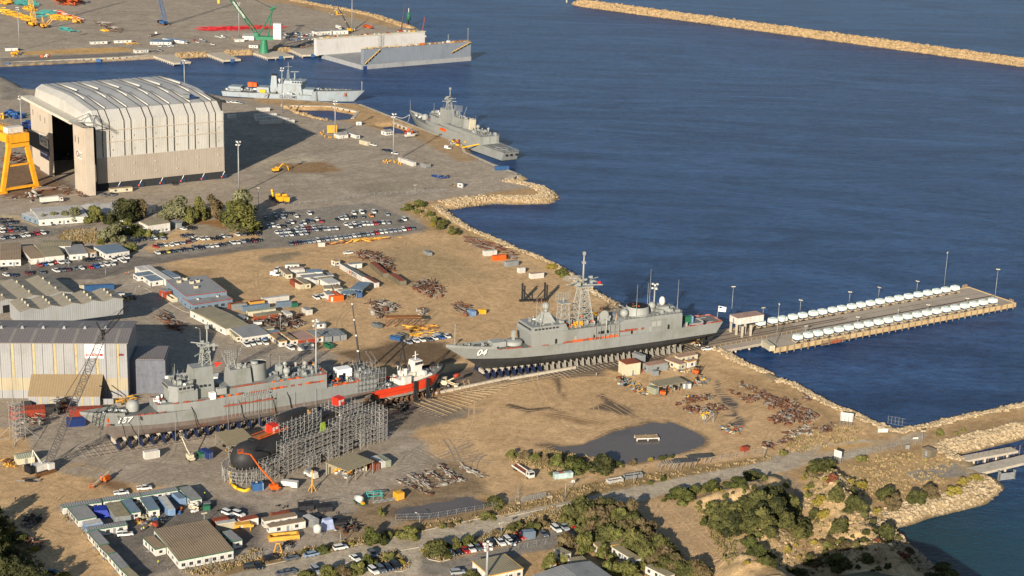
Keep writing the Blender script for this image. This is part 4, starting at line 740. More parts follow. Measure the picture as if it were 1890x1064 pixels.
for a,b,c,l,kw in((A(38,352),A(128,350),5,'white hut under the left mast across the basin',{'wins':0}),(A(660,305),A(780,300),4,'long white hut across the basin with a tank at its left',{'wins':2}),(A(832,296),A(955,292),4,'low grey roofed hut in the middle of the far yard',{'wins':2}),(A(1090,305),A(1245,308),A(1200,288),'wide white office with blue grey roof on the far yard',{'roof':'bluegrey','wins':4}),(A(1180,280),A(1335,300),5,'white office with bright blue roof edge on the far yard',{'roof':'lblue','wins':3}),(A(985,368),A(1078,362),5,'white arched shelter with dark openings on the far quay',{'wins':3,'rise':1}),(A(1762,262),A(1845,266),10,'white tent with pitched roof near the green crane',{'rise':2,'wins':0,'h':4}),(A(1712,288),A(1775,286),5,'small white tent beside the pitched tent',{'rise':1,'wins':0}),(A(1808,328),A(1875,332),5,'white cabin under the green crane boom',{'wins':2}),(B(440,232),B(560,226),8,'white cabin with long grey roof beside the floating dock',{'wins':3,'h':4}),(B(570,225),B(680,222),8,'white crew cabins behind the floating dock wall',{'wins':2,'h':4})):
 hut(a,b,c,l,**kw)
def yw():
 W_=_t(590,30,6.3);o=G(*W_(490,625),WL);t=zg('floating_dock','long grey floating dock with pale inner wall moored across the basin','floating dock',(o.x,o.y,WL),radians(36.8))
 L_=115.5;B_=69
 g=mat('dock_grey',zj(122,130,140),.6,0,.12,.08);pg=mat('dock_pontoon_grey',zj(146,148,150),.7,0,.2,.1);pale=mat('dock_pale_wall',zj(190,188,186),.7,0,.1,.08);rail=mat('yellow_rail',zj(206,166,76),.6)
 m=MB();m.box(0,L_,0,B_,-4,3.9,pg);zq('pontoon',m,t)
 m=MB();m.box(2,L_-.5,.15,5,3.9,17.2,g);zq('side_wall',m,t,'dark grey near side wall')
 m=MB();m.box(-8,L_-8,B_-5,B_-.5,3.9,18.2,pale);m.box(-8.5,L_-7.5,B_-5.6,B_,18.2,18.9,wm('cream'));zq('side_wall',m,t,'pale far side wall')
 r=MB()
 for y in(.2,4.9):
  for z in(17.8,18.3):r.box(2,L_-.5,y-.05,y+.05,z,z+.08,rail)
  for i in range(39):r.box(2+i*2.9,2.1+i*2.9,y-.05,y+.05,17.2,18.3,rail)
 zq('railing',r,t)
 RR=random.Random(3)
 for i in range(60):
  k=MB();x=RR.uniform(4,L_-3);k.cb(x,RR.uniform(1,4.2),17.2,RR.uniform(.6,2.4),RR.uniform(.6,1.6),RR.uniform(.5,1.5),wm(RR.choice(['cream','grey','ochre','white','rust','dgrey'])));zq('deck_fitting',k,t)
 for i in range(26):
  k=MB();x=RR.uniform(-5,L_-12);k.cb(x,B_-3,18.9,RR.uniform(.6,3),1.5,RR.uniform(.5,1.5),wm(RR.choice(['cream','grey','ochre','white','rust'])));zq('deck_fitting',k,t)
 for x0,z0,x1,z1 in((3,5,19,16.8),(94,9,L_-1,17)):
  s=MB();n=5
  for k in range(n):
   a,b=k/n,(k+.75)/n;s.bar((x0+(x1-x0)*a,-.7,z0+(z1-z0)*a),(x0+(x1-x0)*b,-.7,z0+(z1-z0)*(b+.06)),.5,rail);s.box(x0+(x1-x0)*b,x0+(x1-x0)*(k+1)/n,-1.3,.1,z0+(z1-z0)*(k+1)/n-.3,z0+(z1-z0)*(k+1)/n,rail)
   s.bar((x0+(x1-x0)*a+.8,-.1,z0+(z1-z0)*a-1),(x0+(x1-x0)*b+.8,-.1,z0+(z1-z0)*b-1),.5,zv)
  zq('stairway',s,t)
 s=MB();s.box(12,40,7,14,3.9,5,pg);s.cb(26,30,3.9,12,7,3.5,wm('blue'));s.cb(36,25,3.9,5,4,2,wm('orange'));s.cb(20,20,3.9,3,3,1.8,wm('dgrey'));zq('deck_gear',s,t)
 s=MB();s.cb(92,2.5,17.2,4,2.5,2.2,wm('white'),0,.5,.9);s.cb(64,2.5,17.2,4.5,2.2,1.6,wm('orange'));zq('deckhouse',s,t)
 s=MB();s.lattice((58,B_-6,4),(58,B_-6,19),3,steel,7,.15);zq('stair_tower',s,t)
 for x in(92,L_-2):
  s=MB();s.tube((x,3,17.2),(x,3,24 if x<100 else 29),.25,steel,6);s.cb(x,3,24 if x<100 else 28.6,1.6,.4,.5,steel);zq('lamp_mast',s,t)
 s=MB();s.box(1.4,5.2,-.12,.0,-.1,3,wm('navy'));zq('draught_marks',s,t)
yw()
def quay(pts,label,w=3,piles=True,side=1,h=1.0,sp=3.2,name='quay_edge'):
 P=[G(*p)for p in pts];m=MB();pm=MB()
 for a,b in zip(P,P[1:]):
  d=(b-a);L_=d.length;d.normalize();n=Vector((-d.y,d.x,0))*side
  q=[a+d*-.3,b+d*.3,b+d*.3+n*w,a+d*-.3+n*w];m.prism([(v.x,v.y)for v in q],-h,.25,qy)
  for e in range(int(L_/sp)):
   c=a+d*(e*sp)-n*.05
   if piles:pm.prism([((c+u).x,(c+u).y)for u in(n*-.25-d*.5,n*-.25+d*.5,n*.3+d*.5,n*.3-d*.5)],WL-1.5,-.1,qy if e%2 else zv)
  if piles:q=[a+n*.5,b+n*.5,b+n*.9,a+n*.9];pm.prism([(v.x,v.y)for v in q],WL-1.5,-h,zv)
 t=qd(name,m)
 if piles:o=zq('pile',pm,t,kind='stuff')
 return t
quay([A(-200,474),A(0,458),A(870,420),A(1100,402)],'',4,side=1,h=1.6)
quay([A(-300,520),A(0,548)],'',2,side=-1)
quay([B(0,716),B(240,722),B(600,752),B(760,756),B(1000,850),B(1250,950),B(1500,1045),D(1540,85),D(1730,168),D(1895,232)],'',2.5,side=-1)
quay([D(1895,232),(961,323),(938,331)],'',2.5,side=-1)
quay([B(230,770),B(560,776),B(742,812),B(700,862)],'',2.5,side=1)
quay([B(1000,888),B(1170,957)],'',2,side=1)
def vj(a,b,wd,label,z=.2,name='pier',fend=0,thick=1.4,cat='pier',pil=4.0,side=1,roadm=None):
 pa,pb=G(*a),G(*b);d=pb-pa;an=atan2(d.y,d.x);L_=d.length;t=zg(name,label,cat,(pa.x,pa.y,0),an)
 m=MB();m.box(0,L_,0,wd*side,-thick,z,qy)if side>0 else m.box(0,L_,wd*side,0,-thick,z,qy);zq('deck',m,t)
 p=MB();n=int(L_/pil)
 for i in range(n+1):
  for y in np.linspace(.6,wd-.6,max(2,int(wd/6))):
   p.tube((min(L_-.5,i*pil+.5),y*side,-7),(min(L_-.5,i*pil+.5),y*side,-thick),.45,qy,7)
 zq('piles',p,t,kind='stuff')
 for i in range(fend):
  f=MB();f.cb(L_+.4,wd*side*(i+.5)/max(fend,1)-0,-2.2,.8,3.4,2.8,wm('blue'));zq('fender',f,t)
 return t
vj(A(1180,410),A(1350,455),-1,'',)if False else None
for i,(a,b,wd,l)in enumerate(((A(1115,408),A(1262,460),16,'first concrete pier with blue fender on the far quay'),(A(1500,392),A(1625,440),16,'second concrete pier with blue fender on the far quay'),(B(-10,385),B(90,420),26,'concrete pier carrying the green crane'),(B(258,362),B(345,402),20,'concrete pier ending at the floating dock'))):
 vj(a,b,wd,l,fend=1,side=1)
for q in(A(55,472),A(718,442)):
 f=MB();f.cb(0,0,-2.6,4,1.2,2.7,wm('blue'));p=G(*q,-1.5);qk('quay_fender',f,'blue quay fender '+('near the left edge' if q[0]<60 else 'halfway along')+' of the far quay','fender',(p.x,p.y-1,0),.1)
JO=G(*K(98,800));JA=radians(32.8)
def Jl(x,y,z=0):X,Y=xy(x,y,JA);return(JO.x+X,JO.y+Y,z)
def vf(px,z=0.0):
 g=G(*px,z);dx,dy=g.x-JO.x,g.y-JO.y;return xy(dx,dy,-JA)
def jetty():
 fl=vf(K(0,605));L_=vf(K(1808,478))[0]+2;Wd=vf(K(1440,368))[1]
 t=zg('finger_jetty','long concrete finger jetty on piles reaching into the harbour','jetty',JO,JA)
 jm=mat('jetty_deck',zj(170,158,142),.9,0,.22,.06,.2);tim=mat('jetty_edge_beam',zj(190,166,124),.9,0,.3,.3,.3);wood=mat('timber_pile',zj(132,112,94),.9,0,.4,.8)
 m=MB();m.box(-2,L_,0,Wd,-1.2,0,jm);m.box(-30,-2.01,9,Wd+3,-1.2,-.01,jm);zq('deck',m,t)
 s=MB();s.box(6,L_,Wd*.46,Wd*.46+.9,.004,.05,mat('tar_joint',(.045,.042,.04),.9,0,.4,.2));s.box(6,L_,Wd*.46+6.5,Wd*.46+6.7,.004,.03,mat('tar_joint',(.05,.05,.05)));zq('deck_joint',s,t)
 m=MB()
 for y in(-.45,Wd):m.box(-2,L_+.5,y,y+.45,-1.6,.35,tim);m.box(-2,L_+.5,y,y+.45,-1.9,-1.62,tim)
 m.box(L_,L_+.5,0,Wd,-1.6,.3,tim);zq('edge_beam',m,t)
 n=int(L_/4.2)
 for i in range(n+1):
  x=1+i*4.2;big=i%3==1
  p=MB();p.tube((x,-.8,-7),(x,-.8,.1 if not big else .6),.28 if not big else .42,wood,7);zq('pile',p,t)
  if i%2==0:p=MB();p.tube((x,Wd+.8,-7),(x,Wd+.8,.7),.3,wood,6);zq('pile',p,t)
 p=MB()
 for i in range(0,n*2):
  for y in(3,9,16,23,29):p.tube((i*2.1,y,-7),(i*2.1,y,-1.2),.22,wood,5,cap=False)
 p.box(0,L_,2.4,2.7,-2.2,-1.2,wood);p.box(0,L_,Wd-3,Wd-2.7,-2.2,-1.2,wood);zq('inner_piles',p,t,kind='stuff')
 p=MB()
 for z in(-2.2,-1.3,-.5):p.box(25,40,-1.5,-1.2,z,z+.3,wood)
 for i in range(6):p.tube((31+i,-1.7,-2.0),(31.6+i,-1.7,-.6),.35,wm('rust'),6)
 zq('ladder_rack',p,t)
 s=MB()
 for i in range(5):s.tube((L_-1-i*.8,Wd+.6,-4),(L_-1-i*.8,Wd+.6,1.6+.3*(i%2)),.3,wood,6)
 for i in range(3):s.tube((L_+.9,2+i,-7),(L_+.9,2+i,1.2),.35,wood,6)
 zq('dolphin_piles',s,t)
 return L_,Wd
JL,JW=jetty()
def yf():
 t=zg('hooded_barge','','hooded barge',(0,0,0),0,'white hooded barges in two rows on the finger jetty')
 wh=mat('hood_white',zj(206,216,208),.55,0,.08,1);bl=mat('barge_blue',zj(40,74,128),.5,0,.2,1);wood=mat('cradle_timber',zj(176,160,132),.9,0,.3,2)
 def oct_(w,l,z,c=.25):
  return[(-l/2,-w/2+w*c,z),(-l/2+l*c*.8,-w/2,z),(l/2-l*c*.8,-w/2,z),(l/2,-w/2+w*c,z),(l/2,w/2-w*c,z),(l/2-l*c*.8,w/2,z),(-l/2+l*c*.8,w/2,z),(-l/2,w/2-w*c,z)]
 m=MB();m.loft([oct_(3.6,4.3,1.35),oct_(4.0,4.7,1.6),oct_(4.0,4.7,2.7),oct_(3.5,4.2,3.3),oct_(1.6,2.2,3.5)],wh);zq('hood',m,t)
 m=MB();m.box(-.9,.9,-.05,.05,3.5,3.56,wh);m.box(-.05,.05,-.9,.9,3.5,3.57,wh);zq('hood_seam',m,t)
 m=MB();m.loft([oct_(1.8,2.6,.55),oct_(3.7,4.6,1.1),oct_(3.9,4.8,1.34)],bl);zq('hull',m,t)
 m=MB();
 for x in(-1.5,1.5):
  m.box(x-.25,x+.25,-2,2,0,.5,wood)
  for y in(-1.6,1.6):m.cb(x,y,.5,.5,.5,.45,wood)
 zq('cradle',m,t)
 m=MB()
 for x in(-2.1,-1.0):m.lathe(x,.4,[(.01,-2.35),(.4,-2.35),(.4,-2.1),(.01,-2.1)],zh,8,False,'y')
 zq('tyre_fender',m,t)
 return t
hb=yf();first=True
rows=[[(240,722),(318,709),(392,696),(467,682),(542,668),(615,655),(690,642),(763,629),(837,616),(910,604),(983,592),(1055,580),(1127,567),(1198,554),(1269,541),(1341,529),(1411,518),(1482,505),(1551,493),(1621,482),(1690,469)],[(-68,602),(10,582),(77,568),(152,555),(225,543),(300,528),(371,519),(443,505),(514,495),(585,482),(657,472),(728,460),(798,448),(868,436),(938,425),(1008,413),(1078,400),(1148,388),(1215,377),(1283,367),(1351,355)]]
for r,row in enumerate(rows):
 for i,q in enumerate(row):
  g=G(*K(*q),1.8);lx,ly=xy(g.x-JO.x,g.y-JO.y,-JA);ly=(3.2 if r==0 else JW-2.6);p=Jl(lx,ly,.02)
  lab=f"{ordn(i)} white hooded barge from the shore end of the {'near' if r==0 else 'far'} row on the finger jetty"
  if first:hb.location=p;hb.rotation_euler=(0,0,JA);hb['label']=lab;first=False
  else:jg(hb,None,p,JA+R.uniform(-.03,.03),lab)
t=hut((1347,581),(1362,588),(1395,574),'white control house on concrete legs at the root of the jetty',wall='white',roof='pink',h=3.2,wins=0,z0=5.2,cat='control house',name='control_house',side=0,skirt=0)
for x in(.6,5,9.4):
 for y in(.6,5.4):p=MB();p.box(x-.4,x+.4,y-.4,y+.4,-5.2,.2,qy);zq('leg',p,t)
t=zw((1405.5,628),(1421,639),2.6,'cream','cream container at the near corner of the jetty root')
SA=G(1478,609);SB=G(1296,640)
def strip(name,pts,w,z,m,label=None,kind='structure',th=.0):
 P=[G(*p)for p in pts];k=MB()
 for a,b in zip(P,P[1:]):
  d=(b-a).normalized();n=Vector((-d.y,d.x,0))*w/2;q=[a-n,b-n,b+n,a+n]
  if th:k.prism([(v.x,v.y)for v in q],z-th,z,m)
  else:k.add([(v.x,v.y,z)for v in q],[(0,1,2,3)],m)
 return qd(name,k,kind)if not label else qk(name,k,label,label.split()[-1])
tm=mat('trestle_deck',zj(150,136,118),.9,0,.25,.15,.3)
def vv():
 a=G(1290,634);b=G(1442,606);d=b-a;an=atan2(d.y,d.x);L_=d.length+8;t=zg('trestle_bridge','wide concrete slipway trestle over the water between shore and jetty','bridge',a,an)
 m=MB();m.box(-4,L_,-8,8,-1.0,.06,tm);zq('deck',m,t)
 for y in(-3.6,3.6,-1.2):
  r=MB();r.box(-60,L_+30,y-.18,y+.18,.07,.22,mat('rusty_rail',(.08,.055,.045),.7));zq('rail',r,t)
 tim=mat('jetty_edge_beam',zj(190,166,124))
 m=MB();m.box(2,L_-6,-12.4,-8.02,-.9,-.05,tim)
 for x in range(4,int(L_)-8,5):m.box(x,x+.7,-12.2,8,-1.8,-1.0,qy)
 zq('side_walkway',m,t)
 for sgn in(-1,1):
  f=MB()
  for x in range(0,int(L_)-2,3):f.box(x,x+.12,sgn*8-.06,sgn*8+.06,0,1.1,tim)
  f.box(0,L_-3,sgn*8-.05,sgn*8+.05,1.0,1.1,tim);zq('handrail',f,t)
 p=MB()
 for x in range(4,int(L_),8):
  for y in(-11.5,-6,0,6):p.tube((x,y,-7),(x,y,-1.0),.5,qy,8)
 zq('piles',p,t,kind='stuff')
vv()
vj(MM(1445,600),MM(1850,525),4.5,'short timber topped mooring jetty on rusty piles',pil=5.5,side=1,thick=.7)
vj(MM(1560,690),MM(1990,588),6,'flat concrete landing walkway beside the mooring jetty',pil=14,side=1,thick=.8)
s=MB()
for i in range(14):s.tube((i*2.6,0,-3),(i*2.6,0,1.2+.5*(i%2)),.14,mat('timber_pile',zj(132,112,94)),5)
p0=G(*MM(1520,575));p1=G(*MM(1830,515));qk('mooring_post_row',s,'row of thin mooring posts along the short jetty','mooring posts',(p0.x,p0.y,0),atan2(p1.y-p0.y,p1.x-p0.x))
s=MB();s.box(0,7,0,.3,-2.4,.3,steel);s.box(0,.4,0,1.2,-2.6,1,steel);s.box(6.6,7,0,1.2,-2.6,1,steel);p0=G(*MM(1712,690),0);qk('landing_frame',s,'steel landing frame hanging on the concrete walkway','frame',(p0.x,p0.y-.6,0),.35)
def vh():
 a=G(5,358);b=G(68,348);d=b-a;an=atan2(d.y,d.x);t=zg('gantry_crane','tall yellow gantry crane with A shaped leg at the left edge','gantry crane',a,an)
 yl=mat('crane_yellow',zj(226,160,40),.5,0,.15,.3);L_=d.length;top=Hz((37,353),262)
 m=MB()
 for s,x in((1,0),(-1,L_)):
  m.loft([[(x-1.2,-1,1.2),(x+1.2,-1,1.2),(x+1.2,1,1.2),(x-1.2,1,1.2)],[(L_/2-s*5.2-1.2,-1.1,top),(L_/2-s*5.2+1.2,-1.1,top),(L_/2-s*5.2+1.2,1.1,top),(L_/2-s*5.2-1.2,1.1,top)]],yl)
  m.cb(x,0,0,5,2.2,1.3,yl)
 zq('leg',m,t)
 m=MB();m.box(1,L_-1,-.7,.7,1.6,3.0,yl);m.box(L_*.22,L_*.78,-.5,.5,top*.52,top*.52+1,yl);m.box(L_/2-7,L_/2+7,-1.3,1.3,top-3,top-.2,yl);zq('cross_beam',m,t)
 m=MB()
 for x in(L_/2-5.2,L_/2+5.2):m.box(x-1.2,x+1.2,-2.5,118,top,top+5,yl)
 zq('girder',m,t)
 m=MB();m.box(L_/2-6.4,L_/2+6.4,-2.4,1.2,top,top+4.8,yl);zq('end_box',m,t)
 m=MB();m.box(L_/2-5,L_/2+5,1.5,6.5,top+5,top+8.4,wm('white'));zq('machine_house',m,t)
 m=MB()
 for x in(L_/2-6.6,L_/2+6.6):
  for y in range(0,116,4):m.box(x-.05,x+.05,y,y+.1,top+5,top+6.1,yl)
  m.box(x-.05,x+.05,0,116,top+6,top+6.1,yl)
 zq('walkway_rail',m,t)
vh()
sg_=mat('warship_grey',zj(134,137,135),.5,0,.14,.12,dirt=tuple(x*.8 for x in zj(134,138,130)))
sgd=mat('warship_deck',zj(112,114,112),.85,0,.2,.3)
fog=mat('warship_pale_grey',zj(150,153,149),.55,0,.1,.2)
bilge=mat('bare_hull_bottom',zj(112,104,98),.75,0,.35,.12,dirt=zj(124,88,74))
blackh=mat('black_hull_bottom',zj(52,52,52),.7,0,.4,.1)
rdm=mat('red_rail_cover',zj(150,74,52),.7,0,.35,1.5);orm=mat('orange_gear',zj(216,92,30),.6,0,.3,1)
wtm=mat('white_number',(.82,.82,.8),.6,0,.03);shm=mat('number_shadow',(.02,.02,.02),.8)
def vx(L_,B,zk,zd,split,mu,ml,rb=.1,rs=.03,full=.8,rev=False,bl=.36,tr=.82,flare=1.0,n=26,bil=.5):
 """returns (upper, lower, deck) builders; zd(t) is the deck line, split the paint line"""
 up_,lo,dk=MB(),MB(),MB();T=[(i/n)**1.15 for i in range(n+1)]
 def hb(t,k):
  f=min(1,t/bl);d=(1-(1-f)**2.0)**.9 if f<1 else 1
  w=(1-(1-min(1,t/(bl*1.35)))**1.7)
  s=1-(1-tr)*max(0,(t-.6)/.4)**1.6;a=max(0,min(1,k));sec=(bil+(1-bil)*min(1,a/.32)**.55)if a<.32 else 1
  ww=(w*(1-a)+d*a)*s*B/2*sec;return max(ww,.04)
 def X(t,k):x=L_*(t+rb*(1-k)*(1-t)**3-rs*(1-k)*t**3);return L_-x if rev else x
 def Zs(t):
  z1=zd(t);zs=split(t)if callable(split)else split
  lows=[zk+(zs-zk)*q for q in(0,.12,.3,.6,1)];ups=[zs+(z1-zs)*q for q in(0,.33,.66,1)];return lows,ups,z1
 for ks,mb,m in((0,lo,ml),(1,up_,mu)):
  for sgn in(-1,1):
   rings=[]
   for t in T:
    lows,ups,z1=Zs(t);zz=lows if ks==0 else ups;ring=[]
    for z in zz:
     k=(z-zk)/(z1-zk);ring.append((X(t,k),sgn*hb(t,k),z+(max(0,(t-.75))*10*(1-k)**3 if ks==0 else 0)))
    rings.append(ring)
   fl=(sgn>0)!=rev
   rr=[r[::-1]if fl else r for r in rings];mb.loft(rr,m,False,False,False)
  lows,ups,z1=Zs(1);zz=lows if ks==0 else ups
  a=[(X(1,(z-zk)/(z1-zk)),-hb(1,(z-zk)/(z1-zk)),z)for z in zz];b=[(X(1,(z-zk)/(z1-zk)),hb(1,(z-zk)/(z1-zk)),z)for z in zz]
  mb.add(a+b[::-1],[tuple(range(len(a)+len(b)))],m)
 bot=[]
 for sgn in(-1,1):
  q=[(X(t,0),sgn*hb(t,0),zk+max(0,(t-.75))*10)for t in T];bot.append(q)
 lo.loft(bot,ml,False,False,False)
 ed=[[(X(t,1),s*hb(t,1),zd(t)-.02)for t in T]for s in(-1,1)];dk.loft(ed,sgd,False,False,False)
 def hb1(t,k=1):return hb(t,k)
 return up_,lo,dk,hb1,X
def rail(m,pts,h=1.05,mt=None,sp=2.0,fill=None):
 mt=mt or fog
 for a,b in zip(pts,pts[1:]):
  a=Vector(a);b=Vector(b);L_=(b-a).length;n=max(1,int(L_/sp))
  m.tube(a+Vector((0,0,h)),b+Vector((0,0,h)),.06,mt,4,cap=False);m.tube(a+Vector((0,0,h*.5)),b+Vector((0,0,h*.5)),.05,mt,4,cap=False)
  for i in range(n+1):
   p=a.lerp(b,i/n);m.tube(p,p+Vector((0,0,h)),.06,mt,4,cap=False)
  if fill:m.add([a,b,b+Vector((0,0,h*.9)),a+Vector((0,0,h*.9))],[(0,1,2,3)],fill);
def qz(m,pts,rng,cols,h=.95,seg=2.2,skip=.25):
 for a,b in zip(pts,pts[1:]):
  a=Vector(a);b=Vector(b);n=max(1,int((b-a).length/seg))
  for i in range(n):
   if rng.random()<skip:continue
   p=a.lerp(b,i/n);q=a.lerp(b,(i+.88)/n);hh=h*rng.uniform(.35,.7);d=(q-p).normalized();nn=Vector((-d.y,d.x,0))*.06
   m.add([p-nn,q-nn,q-nn+Vector((0,0,hh)),p-nn+Vector((0,0,hh)),p+nn,q+nn,q+nn+Vector((0,0,hh)),p+nn+Vector((0,0,hh))],[(0,1,2,3),(7,6,5,4),(3,2,6,7),(0,3,7,4),(1,5,6,2)],rng.choice(cols))
def xk(m,x,y,z0,z1,w0,w1,mt,n=6,r=.14):
 """tapering four-legged lattice mast"""
 def C(k,i):
  t=k/n;w=(w0*(1-t)+w1*t)/2;a,b=((-1,-1),(1,-1),(1,1),(-1,1))[i%4];return Vector((x+a*w,y+b*w,z0+(z1-z0)*t))
 for k in range(n):
  for i in range(4):
   m.tube(C(k,i),C(k+1,i),r,mt,5,cap=False);m.tube(C(k,i),C(k+1,i+1),r*.6,mt,4,cap=False);m.tube(C(k,i+1),C(k+1,i),r*.6,mt,4,cap=False);m.tube(C(k+1,i),C(k+1,i+1),r*.7,mt,4,cap=False)
def zy(t,rng,x0,x1,y0,y1,z,n,mats,s=(.5,1.8),name='deck_fitting',grp=5):
 """small deck gear, a few fittings to each part"""
 for g in range(max(1,n//grp)):
  m=MB()
  for i in range(grp):
   x=rng.uniform(x0,x1);y=rng.uniform(y0,y1);a=rng.uniform(*s);mt=rng.choice(mats);k=rng.random()
   if k<.5:m.cb(x,y,z,a*rng.uniform(.6,1.6),a*rng.uniform(.5,1.2),a*rng.uniform(.5,1.2),mt,rng.uniform(-.3,.3),rng.uniform(.6,1),rng.uniform(.6,1))
   elif k<.75:m.tube((x,y,z),(x,y,z+a*1.2),a*.3,mt,8)
   elif k<.9:m.tube((x-a,y,z+.3),(x+a,y,z+.3),.3,mt,6)
   else:m.tube((x,y,z),(x+rng.uniform(-1,1),y,z+a*2.2),.08,mt,4)
  zq(name,m,t,kind='stuff')
def vw(m,x,y,z,w,h,mt,a=.5):
 """curved mesh antenna"""
 n=8;P=[]
 for i in range(n+1):
  u=(i/n-.5)*w;d=.18*w*(1-(2*i/n-1)**2)
  P.append((u,-d))
 for k in range(6):
  zz=z-h/2+h*k/5;q=[Vector((x+u*cos(a)-d*sin(a),y+u*sin(a)+d*cos(a),zz))for u,d in P]
  for p0,p1 in zip(q,q[1:]):m.tube(p0,p1,.07,mt,4,cap=False)
 for u,d in P:
  m.tube((x+u*cos(a)-d*sin(a),y+u*sin(a)+d*cos(a),z-h/2),(x+u*cos(a)-d*sin(a),y+u*sin(a)+d*cos(a),z+h/2),.07,mt,4,cap=False)
def vk(name,label,a,b,za,zb,cat):
 pa=G(*a,za);pb=G(*b,zb);d=pb-pa;an=atan2(d.y,d.x);L_=hypot(d.x,d.y);t=zg(name,label,cat,(pa.x,pa.y,0),an);return t,L_
def jv(x0,x1,n,t0,L_,B,zk,col,label,grp,hgt=1,side=-1,up=0):
 """keel cradles under a slipped ship, each a thing"""
 first=None
 for i in range(n):
  x=x0+(x1-x0)*(i+.5)/n
  if first is None:
   m=MB();w=B*.5
   m.box(-.25,.25,-w,w,.2,.7,col);m.box(-.5,.5,-2,2,.9,zk,qy)
   for s in(-1,1):
    m.add([(-.16,s*w,.7),(.16,s*w,.7),(.16,s*w*.62,.7),(-.16,s*w*.62,.7),(-.16,s*w*.86,zk+hgt*.7),(.16,s*w*.86,zk+hgt*.7),(.16,s*w*.78,zk+hgt*.7),(-.16,s*w*.78,zk+hgt*.7)],[(0,1,5,4),(1,2,6,5),(2,3,7,6),(3,0,4,7),(4,5,6,7)],col)
    m.bar((0,s*w*.7,.7),(0,s*w*.3,zk),.3,col)
   me=m.mesh('ship_cradle');first=me
  X,Y=xy(x,0,t0.rotation_euler.z);qk('ship_cradle',first,f"{ordn(i)} {label}",'cradle',(t0.location.x+X,t0.location.y+Y,0),t0.rotation_euler.z,grp)
def kq(t,pts,mt=None):
 for x,y,z,h in pts:
  m=MB();m.tube((x,y,z),(x,y,z+h),.13,mt or fog,5,.05);zq('whip_aerial',m,t)
def yz(t,l,mt):
 for x,y,z,r in l:
  m=MB();r*=.72;m.ball((x,y,z+r*.9),r,mt,14,1,8);m.tube((x,y,z-1.2),(x,y,z+.2),r*.5,mt,8);zq('radome',m,t)
def yd(t,txt,hb,X,u0,u1,k,size,z):
 for nm,mt,o,dz,dx in(('hull_number',wtm,.5,0,0),('hull_number_shadow',shm,.4,-.22,.28)):
  ob=qq(nm,txt,size,mt,t,(0,0,0),(0,0,0),.02,'LEFT',1,.25,.1)
  for v in ob.data.vertices:
   xx=X(u0,k)+dx+v.co.x;zz=z+dz+v.co.y;kk=(zz-2.5)/10.4;u=u0
   for _ in range(12):u+=(xx-X(u,kk))/X(1,1)
   v.co=(xx,-hb(u,kk)-o*.6+v.co.z*-.5,zz)
def kf(t,txt,x,y,z,size,lean=.25,tilt=0,dx=.3):
 o=qq('hull_number',txt,size,wtm,t,(x,y,z),(pi/2+tilt,0,0),.03,'LEFT',1,lean,.12)
 o2=qq('hull_number_shadow',txt,size,shm,t,(x+dx,y+.06,z-.22),(pi/2+tilt,0,0),.01,'LEFT',1,lean,.12)
 return o
